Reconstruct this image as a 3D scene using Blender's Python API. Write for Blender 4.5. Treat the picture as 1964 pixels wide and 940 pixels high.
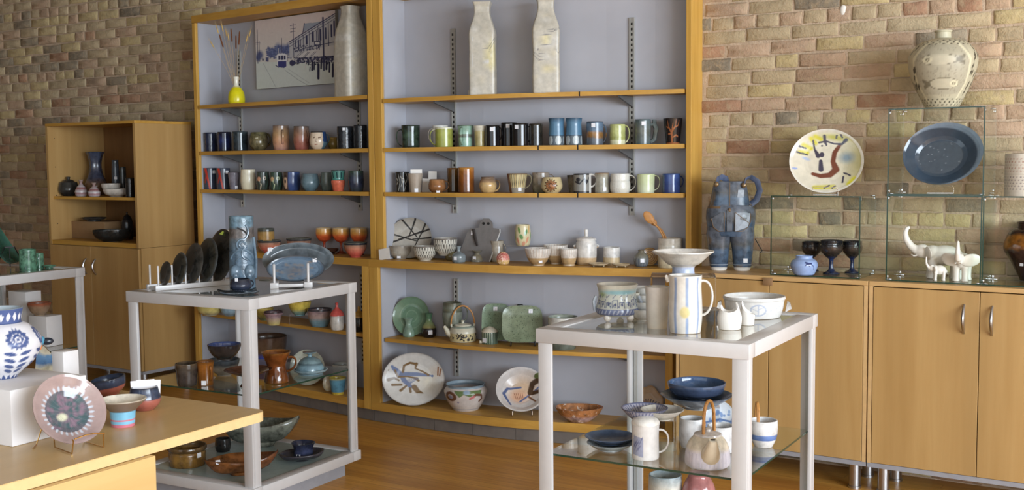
import bpy, bmesh, math, random
import numpy as np
from mathutils import Vector, Matrix
for o in list(bpy.data.objects): bpy.data.objects.remove(o)
S = bpy.context.scene
C = bpy.context.collection
rnd = random.Random(7)
PI = math.pi
rad = math.radians

# ------------------------------------------------------------ camera
FPX, W0, H0, EYE = 2169.3, 1964, 940, 1.445
def cam_axes(y, p, r):
    cy, sy, cp, sp, cr, sr = math.cos(y), math.sin(y), math.cos(p), math.sin(p), math.cos(r), math.sin(r)
    f = Vector((sy*cp, cy*cp, -sp)); rt = Vector((cy, -sy, 0)); dn = f.cross(rt)
    return rt*cr+dn*sr, -rt*sr+dn*cr, f
CR, CD, CF = cam_axes(rad(-33.265), rad(4.291), rad(0.508))
EYEV = Vector((0, 0, EYE))
cam = bpy.data.objects.new('camera', bpy.data.cameras.new('camera')); C.objects.link(cam)
cam.data.sensor_width = 36; cam.data.lens = FPX/W0*36
cam.data.clip_start = .05
cam.matrix_world = Matrix(((CR.x, -CD.x, -CF.x, 0), (CR.y, -CD.y, -CF.y, 0), (CR.z, -CD.z, -CF.z, EYE), (0, 0, 0, 1)))
S.camera = cam
# ------------------------------------------------------------ world, daylight, exposure
wd = bpy.data.worlds.new('world'); S.world = wd; wd.use_nodes = True
bg = wd.node_tree.nodes['Background']; bg.inputs[0].default_value = (.80, .90, 1, 1); bg.inputs[1].default_value = .55
def window_light(name, loc, rot, sx, sy, power, col):
    l = bpy.data.lights.new(name, 'AREA'); l.shape = 'RECTANGLE'; l.size = sx; l.size_y = sy; l.energy = power; l.color = col
    o = bpy.data.objects.new(name, l); C.objects.link(o); o.location = loc; o.rotation_euler = rot
    return o
window_light('daylight_side_window', (4.94, .6, 1.75), (0, rad(90), 0), 2.1, 5.6, 690, (.80, .90, 1))
window_light('daylight_shop_window', (-1.4, -2.36, 1.75), (rad(90), 0, 0), 4.6, 2.1, 42, (.84, .92, 1))
S.view_settings.view_transform = 'Standard'; S.view_settings.look = 'None'
S.view_settings.gamma = 1; S.view_settings.exposure = 0.26; S.view_settings.use_curve_mapping = False

# ------------------------------------------------------------ photo pixel -> place
def ray(px, py): return CR*((px-W0/2)/FPX)+CD*((py-H0/2)/FPX)+CF
def at_z(px, py, z):
    d = ray(px, py); return EYEV+d*((z-EYE)/d.z)
def at_y(px, py, y):
    d = ray(px, py); return EYEV+d*(y/d.y)
def at_x(px, py, x):
    d = ray(px, py); return EYEV+d*(x/d.x)
def proj(p):
    v = Vector(p)-EYEV; c = v.dot(CF); return (W0/2+FPX*v.dot(CR)/c, H0/2+FPX*v.dot(CD)/c)
def mpp(p): return (Vector(p)-EYEV).dot(CF)/FPX        # metres per photo pixel at a place
def lerp(kn, x):
    if x <= kn[0][0]: return kn[0][1]
    for (a, b), (c, d) in zip(kn, kn[1:]):
        if x <= c: return b+(d-b)*(x-a)/(c-a)
    return kn[-1][1]
KU = [(-5.66, 4.965), (-4.07, 4.785), (-3.95, 4.78), (-3.72, 4.775), (-3.5, 4.78), (-3.3, 4.80), (-3.1, 4.84), (-2.9, 4.90), (-2.6, 4.985), (-2.28, 5.07)]
KB = [(-5.66, 4.925), (-4.07, 4.75), (-3.95, 4.748), (-3.72, 4.747), (-3.5, 4.753), (-3.3, 4.77), (-3.1, 4.805), (-2.9, 4.86), (-2.6, 4.945), (-2.28, 5.03)]
KK = [(-5.66, 5.17), (-4.07, 4.985), (-3.95, 4.985), (-3.5, 5.0), (-3.1, 5.06), (-2.8, 5.13), (-2.5, 5.18), (-2.28, 5.19)]
def fu(x): return lerp(KU, x)          # front of the upper shelves (the bookcase bows out in the middle)
def fb(x): return lerp(KB, x)          # front of the deeper base
def bk(x): return lerp(KK, x)          # back panel
def on_front(px, z, d, fn=fu):         # spot d behind the shelf front, in pixel column px
    y = 4.85
    for _ in range(12):
        q = at_y(px, 300, y)
        # correct the small lean of the column with height
        for _k in range(3):
            pr = proj((q.x, y, z)); q.x += (px-pr[0])*mpp(q)*1.25
        y = fn(q.x)+d
    return Vector((q.x, y, z))

# ------------------------------------------------------------ mesh helpers
MATS = {}
def link(o, parent=None):
    C.objects.link(o)
    if parent is not None: o.parent = parent
    return o
def mesh_obj(name, v, f, mat, parent=None, smooth=False, sharp=40, loc=None, rot=None, col=None):
    me = bpy.data.meshes.new(name)
    me.from_pydata([tuple(p) for p in v], [], f); me.update()
    if smooth:
        me.polygons.foreach_set('use_smooth', [True]*len(me.polygons))
        me.set_sharp_from_angle(angle=rad(sharp))
    if col is not None:
        a = me.color_attributes.new('paint', 'FLOAT_COLOR', 'POINT')
        cc = np.ones((len(v), 4), dtype=np.float32); cc[:, :3] = col
        a.data.foreach_set('color', cc.ravel())
    if mat is not None:
        for m in (mat if isinstance(mat, (list, tuple)) else [mat]): me.materials.append(m)
    o = bpy.data.objects.new(name, me); link(o, parent)
    if loc is not None: o.location = loc
    if rot is not None: o.rotation_euler = rot
    return o
def thing(name, label, cat, loc=(0, 0, 0), rz=0, group=None):
    o = bpy.data.objects.new(name, None); o.empty_display_size = .05; C.objects.link(o)
    o.location = loc; o.rotation_euler = (0, 0, rz)
    return tag(o, label, cat, group)
def tag(o, label, cat, group=None):
    o['label'] = label; o['category'] = cat
    if group: o['group'] = group
    return o
def struct(o, label=None):
    o['kind'] = 'structure'
    if label: o['label'] = label
    return o
class MB:
    def __init__(s): s.v = []; s.f = []; s.m = []
    def add(s, v, f, mi=0):
        n = len(s.v); s.v += [Vector(p) for p in v]; s.f += [tuple(i+n for i in q) for q in f]; s.m += [mi]*len(f); return s
    def box(s, a, b, mi=0, bev=0):
        x0, y0, z0 = a; x1, y1, z1 = b
        if bev <= 0:
            v = [(x0,y0,z0),(x1,y0,z0),(x1,y1,z0),(x0,y1,z0),(x0,y0,z1),(x1,y0,z1),(x1,y1,z1),(x0,y1,z1)]
            return s.add(v, [(0,3,2,1),(4,5,6,7),(0,1,5,4),(1,2,6,5),(2,3,7,6),(3,0,4,7)], mi)
        bm = bmesh.new(); bmesh.ops.create_cube(bm, size=1)
        for q in bm.verts: q.co = Vector(((x0+x1)/2+q.co.x*(x1-x0), (y0+y1)/2+q.co.y*(y1-y0), (z0+z1)/2+q.co.z*(z1-z0)))
        bmesh.ops.bevel(bm, geom=bm.edges[:], offset=bev, segments=2, affect='EDGES', profile=.5)
        bm.verts.index_update()
        s.add([q.co.copy() for q in bm.verts], [tuple(q.index for q in f.verts) for f in bm.faces], mi); bm.free(); return s
    def slab(s, x0, x1, f0, f1, z0, z1, n=16, mi=0):   # plank whose front/back follow curves in plan
        xs = [x0+(x1-x0)*i/n for i in range(n+1)]
        v = []
        for x in xs: v += [(x, f0(x), z0), (x, f1(x), z0), (x, f1(x), z1), (x, f0(x), z1)]
        f = []
        for i in range(n):
            a = 4*i
            for k in range(4): f.append((a+k, a+(k+1) % 4, a+4+(k+1) % 4, a+4+k)[::-1])
        f += [(0, 1, 2, 3), (4*n+3, 4*n+2, 4*n+1, 4*n)]
        return s.add(v, f, mi)
    def tube(s, pts, r, seg=8, mi=0, cap=True, flat=1.0, up=None):
        pts = [Vector(p) for p in pts]; n = len(pts)
        rs = r if isinstance(r, (list, tuple)) else [r]*n
        v = []; u = None
        for i, p in enumerate(pts):
            t = (pts[min(i+1, n-1)]-pts[max(i-1, 0)]).normalized()
            if u is None:
                a = Vector(up) if up else (Vector((0, 0, 1)) if abs(t.z) < .9 else Vector((1, 0, 0)))
                u = (a-t*a.dot(t)).normalized()
            else: u = (u-t*u.dot(t)).normalized()
            w = t.cross(u)
            for k in range(seg):
                an = 2*PI*k/seg; v.append(p+u*(math.cos(an)*rs[i])+w*(math.sin(an)*rs[i]*flat))
        f = [(i*seg+k, i*seg+(k+1) % seg, (i+1)*seg+(k+1) % seg, (i+1)*seg+k) for i in range(n-1) for k in range(seg)]
        if cap: f += [tuple(range(seg))[::-1], tuple((n-1)*seg+k for k in range(seg))]
        return s.add(v, f, mi)
    def ball(s, c, r, seg=14, ring=9, mi=0, M=None):
        c = Vector(c); rx, ry, rz = (r, r, r) if not isinstance(r, (list, tuple)) else r
        v = []
        for i in range(ring+1):
            t = PI*i/ring
            for k in range(seg):
                a = 2*PI*k/seg; q = Vector((rx*math.sin(t)*math.cos(a), ry*math.sin(t)*math.sin(a), rz*math.cos(t)))
                if M is not None: q = M @ q
                v.append(c+q)
        f = [(i*seg+k, (i+1)*seg+k, (i+1)*seg+(k+1) % seg, i*seg+(k+1) % seg) for i in range(ring) for k in range(seg)]
        return s.add(v, f, mi)
    def loft(s, secs, seg=28, mi=0, cap=True):         # (cx, cy, z, rx, ry, exponent)
        v = []
        for cx, cy, z, rx, ry, ex in secs:
            for k in range(seg):
                a = 2*PI*k/seg; c, d = math.cos(a), math.sin(a)
                v.append((cx+rx*math.copysign(abs(c)**(2/ex), c), cy+ry*math.copysign(abs(d)**(2/ex), d), z))
        n = len(secs)
        f = [(i*seg+k, i*seg+(k+1) % seg, (i+1)*seg+(k+1) % seg, (i+1)*seg+k) for i in range(n-1) for k in range(seg)]
        if cap: f += [tuple(range(seg))[::-1], tuple((n-1)*seg+k for k in range(seg))]
        return s.add(v, f, mi)
    def build(s, name, mat, parent=None, smooth=False, sharp=40, loc=None, rot=None):
        o = mesh_obj(name, s.v, s.f, mat, parent, smooth, sharp, loc, rot)
        if any(s.m): o.data.polygons.foreach_set('material_index', s.m)
        return o
def box(name, a, b, mat, parent=None, bev=0): return MB().box(a, b, 0, bev).build(name, mat, parent, smooth=bev > 0, sharp=50)

# ------------------------------------------------------------ materials
def rgb(r, g, b):                        # 0-255 display colour -> linear
    f = lambda c: (c/255/12.92) if c/255 <= .04045 else ((c/255+.055)/1.055)**2.4
    return (f(r), f(g), f(b))
class NT:
    def __init__(s, name):
        s.m = bpy.data.materials.new(name); s.m.use_nodes = True
        s.t = s.m.node_tree; s.n = s.t.nodes; s.b = s.n['Principled BSDF']
    def node(s, t, **kw):
        q = s.n.new(t)
        for k, v in kw.items(): setattr(q, k, v)
        return q
    def link(s, a, b): s.t.links.new(a, b)
    def coord(s, kind='Object', scale=(1, 1, 1), rot=(0, 0, 0)):
        tc = s.node('ShaderNodeTexCoord'); mp = s.node('ShaderNodeMapping')
        mp.inputs['Scale'].default_value = scale; mp.inputs['Rotation'].default_value = rot
        s.link(tc.outputs[kind], mp.inputs[0]); return mp.outputs[0]
    def noise(s, vec, sc, det=4, rough=.55, dist=0):
        q = s.node('ShaderNodeTexNoise'); q.inputs['Scale'].default_value = sc; q.inputs['Detail'].default_value = det
        q.inputs['Roughness'].default_value = rough; q.inputs['Distortion'].default_value = dist
        s.link(vec, q.inputs['Vector']); return q.outputs['Fac']
    def ramp(s, fac, stops, interp='LINEAR'):
        q = s.node('ShaderNodeValToRGB'); q.color_ramp.interpolation = interp; e = q.color_ramp.elements
        while len(e) < len(stops): e.new(.5)
        for k, (p, c) in zip(e, stops): k.position = p; k.color = (*c[:3], 1)
        s.link(fac, q.inputs[0]); return q.outputs[0]
    def mix(s, a, b, fac, mode='MIX'):
        q = s.node('ShaderNodeMix', data_type='RGBA', blend_type=mode)
        for v, i in ((a, 6), (b, 7)):
            if isinstance(v, (tuple, list)): q.inputs[i].default_value = (*v[:3], 1)
            else: s.link(v, q.inputs[i])
        if isinstance(fac, (int, float)): q.inputs[0].default_value = fac
        else: s.link(fac, q.inputs[0])
        return q.outputs[2]
    def bump(s, h, strength=.2, dist=.01):
        q = s.node('ShaderNodeBump'); q.inputs['Strength'].default_value = strength; q.inputs['Distance'].default_value = dist
        s.link(h, q.inputs['Height']); s.link(q.outputs[0], s.b.inputs['Normal'])
    def math(s, op, a, b=0):
        q = s.node('ShaderNodeMath', operation=op)
        for v, i in ((a, 0), (b, 1)):
            if isinstance(v, (int, float)): q.inputs[i].default_value = v
            else: s.link(v, q.inputs[i])
        return q.outputs[0]
    def done(s, col=None, rough=.5, spec=.5, metal=0, coat=0):
        if col is not None:
            if isinstance(col, (tuple, list)): s.b.inputs['Base Color'].default_value = (*col[:3], 1)
            else: s.link(col, s.b.inputs['Base Color'])
        if isinstance(rough, (int, float)): s.b.inputs['Roughness'].default_value = rough
        else: s.link(rough, s.b.inputs['Roughness'])
        s.b.inputs['Specular IOR Level'].default_value = spec; s.b.inputs['Metallic'].default_value = metal
        s.b.inputs['Coat Weight'].default_value = coat; s.b.inputs['Coat Roughness'].default_value = .06
        return s.m
def mul(c, k): return tuple(min(1, x*k) for x in c)
def plain(name, col, rough=.5, spec=.5, metal=0, var=.06, sc=30):
    if name in MATS: return MATS[name]
    t = NT(name); f = t.noise(t.coord(), sc)
    MATS[name] = t.done(t.ramp(f, [(.3, mul(col, 1-var)), (.7, mul(col, 1+var))]), rough, spec, metal); return MATS[name]
def wood(name, c0, c1, axis='x', rough=.42, sc=1.0, band=None):
    t = NT(name); s = {'x': (1.2, 22, 22), 'y': (22, 1.2, 22), 'z': (22, 22, 1.2)}[axis]
    v = t.coord('Object', tuple(k*sc for k in s)); f = t.noise(v, 1.6, 5, .6, .25)
    col = t.ramp(f, [(.3, c0), (.72, c1)])
    g = t.noise(t.coord('Object', tuple(k*.16*sc for k in s)), 2.2, 2)
    col = t.mix(col, mul(c0, .72), t.ramp(g, [(.42, (0, 0, 0)), (.75, (.6, .6, .6))]))
    f2 = t.noise(t.coord('Object', tuple(k*5 for k in s)), 1.5, 3); t.bump(f2, .06, .002)
    return t.done(col, rough, .4)
M_OAK = wood('honey_oak', rgb(188, 140, 60), rgb(208, 162, 80), 'x')
M_OAKV = wood('honey_oak_upright', rgb(188, 142, 62), rgb(210, 166, 84), 'z')
M_BIRCH = wood('birch_veneer', rgb(176, 138, 84), rgb(190, 154, 100), 'z', .4, .5)
M_BIRCHX = wood('birch_veneer_top', rgb(189, 150, 96), rgb(205, 168, 115), 'x', .4, .5)
M_DESK = wood('maple_laminate', rgb(204, 168, 110), rgb(214, 180, 124), 'y', .3, .5)
M_EDGE = plain('birch_edge', rgb(205, 168, 116), .45)
def mk_panel():
    t = NT('blue_grey_paint'); f = t.noise(t.coord(), 3, 3); g = t.noise(t.coord('Object', (60, 60, 60)), 4, 3)
    t.bump(g, .05, .002)
    return t.done(t.ramp(f, [(.3, rgb(168, 169, 177)), (.7, rgb(178, 179, 187))]), .6, .3)
M_PANEL = mk_panel()
M_WHITE = plain('white_lacquer', rgb(197, 194, 193), .3, .5, 0, .02)
M_WHITEBOX = plain('white_painted_box', rgb(222, 218, 217), .5, .4, 0, .015)
M_STEEL = plain('brushed_steel', rgb(185, 185, 188), .3, .5, 1)
M_STANDARD = plain('grey_steel_standard', rgb(176, 176, 172), .4, .5, .4)
M_DARK = plain('dark_slot', rgb(28, 27, 26), .6)
M_BRACKET = plain('grey_bracket', rgb(105, 105, 105), .5, .5, .3)
M_GREYSTRIP = plain('grey_plinth', rgb(150, 150, 156), .5)
M_BLACK = plain('black_metal', rgb(22, 22, 23), .4)
M_BRASS = plain('brass_wire', rgb(190, 150, 90), .25, .5, .9)
M_CHROME = plain('chrome', rgb(220, 220, 222), .15, .5, 1)
M_STICKER = None
def glass_mat(name, tint, refl=1.0):
    m = bpy.data.materials.new(name); m.use_nodes = True; n = m.node_tree.nodes; n.clear(); L = m.node_tree.links.new
    out = n.new('ShaderNodeOutputMaterial'); mx = n.new('ShaderNodeMixShader'); tr = n.new('ShaderNodeBsdfTransparent'); gl = n.new('ShaderNodeBsdfGlossy')
    lw = n.new('ShaderNodeLayerWeight'); lw.inputs[0].default_value = .5          # Schlick from the facing angle, same for both sides of the pane
    pw = n.new('ShaderNodeMath'); pw.operation = 'POWER'; pw.inputs[1].default_value = 5
    ml = n.new('ShaderNodeMath'); ml.operation = 'MULTIPLY_ADD'; ml.inputs[1].default_value = .96; ml.inputs[2].default_value = .04
    mt = n.new('ShaderNodeMath'); mt.operation = 'MULTIPLY'; mt.inputs[1].default_value = refl; mt.use_clamp = True
    tr.inputs[0].default_value = (*tint, 1); gl.inputs[0].default_value = (1, 1, 1, 1); gl.inputs['Roughness'].default_value = .02
    L(lw.outputs['Facing'], pw.inputs[0]); L(pw.outputs[0], ml.inputs[0]); L(ml.outputs[0], mt.inputs[0]); L(mt.outputs[0], mx.inputs[0]); L(tr.outputs[0], mx.inputs[1]); L(gl.outputs[0], mx.inputs[2]); L(mx.outputs[0], out.inputs[0])
    return m
M_GLASS = glass_mat('clear_pane_glass', (.955, .985, .965), .7)
M_SHELFGLASS = glass_mat('shelf_glass', (.86, .91, .89), 1.2)
M_ACRYL = glass_mat('clear_acrylic', (.93, .94, .96), 1.3)
M_GLASSEDGE = plain('green_glass_edge', rgb(38, 62, 48), .15)
M_FROST = plain('frosted_glass', rgb(150, 165, 162), .25)
# ============================================================ the room
WY = 5.20
def mk_floor():
    t = NT('oak_strip_floor')
    v = t.coord('Object', (1, 1, 1))
    br = t.node('ShaderNodeTexBrick'); br.offset = .37; br.inputs['Scale'].default_value = 1
    br.inputs['Brick Width'].default_value = 1.1; br.inputs['Row Height'].default_value = .057; br.inputs['Mortar Size'].default_value = .0012
    br.inputs['Color1'].default_value = (*rgb(192, 134, 54), 1); br.inputs['Color2'].default_value = (*rgb(216, 160, 76), 1); br.inputs['Mortar'].default_value = (*rgb(100, 60, 26), 1)
    t.link(v, br.inputs['Vector'])
    g = t.noise(t.coord('Object', (2.2, 40, 1)), 1.6, 5, .6, .3)
    col = t.mix(br.outputs['Color'], t.ramp(g, [(.3, rgb(176, 120, 48)), (.7, rgb(228, 172, 88))]), .45)
    w = t.noise(t.coord('Object', (.6, 3, 1)), 1.3, 3)
    col = t.mix(col, mul(rgb(156, 98, 46), .85), t.ramp(w, [(.5, (0, 0, 0)), (.72, (.65, .65, .65))]))
    t.bump(g, .05, .002)
    return t.done(col, .36, .28)
struct(box('floor', (-9.2, -2.6, -.06), (5.2, WY+.02, 0), mk_floor()), 'narrow strip oak floor with a satin finish')
M_PLASTER = plain('painted_plaster', rgb(214, 208, 198), .7)
struct(box('ceiling', (-9.2, -2.6, 3.5), (5.2, WY+.1, 3.6), plain('ceiling_paint', rgb(165, 160, 152), .8)))
struct(box('wall_left', (-9.3, -2.6, 0), (-9.2, WY+.1, 3.5), plain('brown_brick_paint', rgb(112, 92, 70), .85)))
def window_wall(name, axis, p0, p1, a0, a1, o0, o1, z0, z1):
    mb = MB()
    for (u0, u1, q0, q1) in ((a0, o0, 0, 3.5), (o1, a1, 0, 3.5), (o0, o1, 0, z0), (o0, o1, z1, 3.5)):
        if axis == 'y': mb.box((p0, u0, q0), (p1, u1, q1))
        else: mb.box((u0, p0, q0), (u1, p1, q1))
    o = struct(mb.build(name, M_PLASTER))
    return o
window_wall('wall_right', 'y', 5.0, 5.1, -2.6, WY+.1, -2.2, 3.4, .65, 2.85)
window_wall('wall_front', 'x', -2.6, -2.5, -9.2, 5.1, -3.8, 1.0, .65, 2.85)
def window(n, axis, p, o0, o1, z0, z1):
    mb = MB(); g = MB(); w = .06
    def b(m, u0, u1, q0, q1, d):
        if axis == 'y': m.box((p-d, u0, q0), (p+d, u1, q1))
        else: m.box((u0, p-d, q0), (u1, p+d, q1))
    um = (o0+o1)/2
    for (u0, u1, q0, q1) in ((o0, o0+w, z0, z1), (o1-w, o1, z0, z1), (um-w/2, um+w/2, z0, z1), (o0, o1, z0, z0+w), (o0, o1, z1-w, z1)): b(mb, u0, u1, q0, q1, .03)
    fr = struct(mb.build('window_%d' % n, M_WHITE), 'white framed shop window')
    for u0, u1 in ((o0+w, um-w/2), (um+w/2, o1-w)):
        g = MB(); b(g, u0, u1, z0+w, z1-w, .003); g.build('pane', M_GLASS, fr)
window(1, 'y', 5.05, -2.2, 3.4, .65, 2.85); window(2, 'x', -2.55, -3.8, 1.0, .65, 2.85)

# ---- brick wall: mortar bed + bricks one by one
def mk_mortar():
    t = NT('lime_mortar'); v = t.coord()
    f = t.noise(v, 14, 5, .6); g = t.noise(v, 90, 4, .6)
    col = t.ramp(f, [(.3, rgb(180, 158, 134)), (.7, rgb(204, 182, 158))])
    t.bump(t.math('ADD', f, g), .5, .012)
    return t.done(col, .9, .15)
def mk_brick(name, cols, seed):
    t = NT(name); oi = t.node('ShaderNodeObjectInfo')
    tc = t.node('ShaderNodeTexCoord'); ad = t.node('ShaderNodeVectorMath', operation='ADD'); geo = t.node('ShaderNodeNewGeometry')
    sc = t.node('ShaderNodeVectorMath', operation='SCALE'); sc.inputs['Scale'].default_value = 1.0
    t.link(geo.outputs['Position'], sc.inputs[0]); v = sc.outputs[0]
    f = t.noise(v, 9, 5, .65); g = t.noise(v, 70, 4, .65); bl = t.noise(v, 3.1, 3)
    base = t.ramp(oi.outputs['Random'], [(0, cols[0]), (.5, cols[1]), (1, cols[2])])
    col = t.mix(base, t.ramp(f, [(.25, mul(cols[0], .66)), (.5, cols[1]), (.78, mul(cols[2], 1.12))]), .55)
    col = t.mix(col, rgb(196, 176, 150), t.ramp(g, [(.56, (0, 0, 0)), (.74, (.55, .55, .55))]))
    col = t.mix(col, rgb(92, 84, 76), t.ramp(bl, [(.58, (0, 0, 0)), (.76, (.5, .5, .5))]))
    st = t.noise(v, 1.1, 4, .6); sm = t.noise(v, 22, 4, .6, .6)
    col = t.mix(col, rgb(186, 166, 136), t.ramp(sm, [(.50, (0, 0, 0)), (.66, (.6, .6, .6))]))      # lime smeared over the faces
    col = t.mix(col, t.ramp(st, [(.3, (.80, .79, .78)), (.7, (1.06, 1.05, 1.02))]), 1.0, 'MULTIPLY')
    t.bump(t.math('ADD', t.math('MULTIPLY', f, 1.4), g), .55, .010)
    return t.done(col, .88, .18)
BRM = [mk_brick('buff_brick', (rgb(182, 165, 134), rgb(195, 176, 144), rgb(203, 186, 155)), 1),
       mk_brick('yellow_brick', (rgb(187, 167, 126), rgb(202, 183, 138), rgb(208, 191, 150)), 2),
       mk_brick('pink_brick', (rgb(183, 155, 132), rgb(194, 166, 140), rgb(201, 175, 151)), 3),
       mk_brick('red_brick', (rgb(167, 129, 105), rgb(180, 142, 116), rgb(188, 152, 126)), 4),
       mk_brick('grey_brick', (rgb(116, 107, 96), rgb(150, 139, 121), rgb(171, 157, 136)), 5)]
wall = struct(MB().box((-9.2, WY, 0), (5.2, WY+.12, 3.5)).build('wall_back', mk_mortar()), 'old buff and pink brick wall with thick uneven mortar')
def brick_mesh(L, h, seed):
    r = random.Random(seed); j = lambda a: r.uniform(-a, a)
    b = .005+r.random()*.004; d = .012; H = h/2; X = L/2
    out = [(-X+j(.004), 0, -H+j(.003)), (X+j(.004), 0, -H+j(.003)), (X+j(.004), 0, H+j(.003)), (-X+j(.004), 0, H+j(.003))]
    # front face carries a few extra points so its edge is chipped, not ruled
    def edge(z0, inset, y):
        pts = []
        c = [(-X+inset, -H+inset), (X-inset, -H+inset), (X-inset, H-inset), (-X+inset, H-inset)]
        n = [4, 2, 4, 2]
        for k in range(4):
            a, e = c[k], c[(k+1) % 4]
            for i in range(n[k]):
                t = i/n[k]; pts.append((a[0]+(e[0]-a[0])*t+j(.003), y+j(.0012), a[1]+(e[1]-a[1])*t+j(.0028)))
        return pts
    a = edge(0, 0, 0); m = edge(0, .0015, -d*.30); f = edge(0, b, -d*.30-.0030)
    n = len(a); v = a+m+f+[(j(.02), -d*.30-.0042, j(.004))]
    fs = [(i, (i+1) % n, n+(i+1) % n, n+i) for i in range(n)]+[(n+i, n+(i+1) % n, 2*n+(i+1) % n, 2*n+i) for i in range(n)]+[(2*n+i, 2*n+(i+1) % n, 3*n) for i in range(n)]
    return v, fs
CH, BL = .0665, .222
var = []
for mi in range(5):
    for kind, L in (('stretcher', BL-.010), ('header', .103)):
        for s in range(4 if kind == 'stretcher' else 2):
            v, f = brick_mesh(L, CH-.0085, mi*31+s*7+len(kind))
            me = bpy.data.meshes.new('brick'); me.from_pydata(v, [], f); me.update()
            me.polygons.foreach_set('use_smooth', [True]*len(f)); me.set_sharp_from_angle(angle=rad(50)); me.materials.append(BRM[mi])
            var.append((mi, kind, me, v, f))
spots = []
rb = random.Random(11)
nrow = int(3.5/CH)
for row in range(nrow):
    z = CH*(row+.5); header = row % 7 == 3
    x = -9.15+(row*.5 % 1)*BL+rb.uniform(-.03, .03)
    while x < 4.9:
        kind = 'header' if (header or rb.random() < .10) else 'stretcher'
        L = .113 if kind == 'header' else BL+rb.uniform(-.006, .006)
        xc = x+L/2; x += L
        if -5.56 < xc < -2.30 and z < 2.34: continue
        dark = max(0, min(1, (-4.5-xc)/4))      # darker brick mix towards the far end: fading daylight put into the colours
        w = [.42-.04*dark, .20-.04*dark, .24, .06+.02*dark, .07+.10*dark]
        mi = rb.choices(range(5), w)[0]
        spots.append((xc, z+rb.uniform(-.003, .003), kind, mi, rb.uniform(-.003, .004), rb.uniform(-.012, .012)))
def vis_area(sp):
    xc, z, kind = sp[:3]
    if xc > .6: return 0
    u, v = proj((xc, WY, z))
    if u < -40 or u > 2000 or v < -30 or v > 900: return 0
    if u < 400 and v > 560: return 0
    if u > 1300 and v > 540: return 0
    return (1 if kind == 'stretcher' else .5)*1e4/mpp((xc, WY, z))**-0*1/(mpp((xc, WY, z))**2)
order = sorted(range(len(spots)), key=lambda i: -vis_area(spots[i]))
keep = set(i for i in order[:300] if vis_area(spots[i]) > 0)
rest = MB()
for i, (xc, z, kind, mi, dy, tilt) in enumerate(spots):
    cand = [q for q in var if q[0] == mi and q[1] == kind]; q = cand[i % len(cand)]
    if i in keep:
        o = bpy.data.objects.new('brick', q[2]); C.objects.link(o); o.parent = wall; o.location = (xc, WY+dy, z); o.rotation_euler = (0, tilt, 0)
    else:
        rest.add([(p[0]+xc, p[1]+WY+dy, p[2]+z) for p in q[3]], q[4], mi)
ro = rest.build('bricks', BRM, wall, True, 50); ro['kind'] = 'stuff'
pl = MB().ball((at_y(1617, 20, WY).x, WY, at_y(1617, 20, WY).z), (.016, .012, .028), 10, 7).build('plaster_lump', plain('white_plaster', rgb(225, 220, 212), .8), wall, True)

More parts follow.
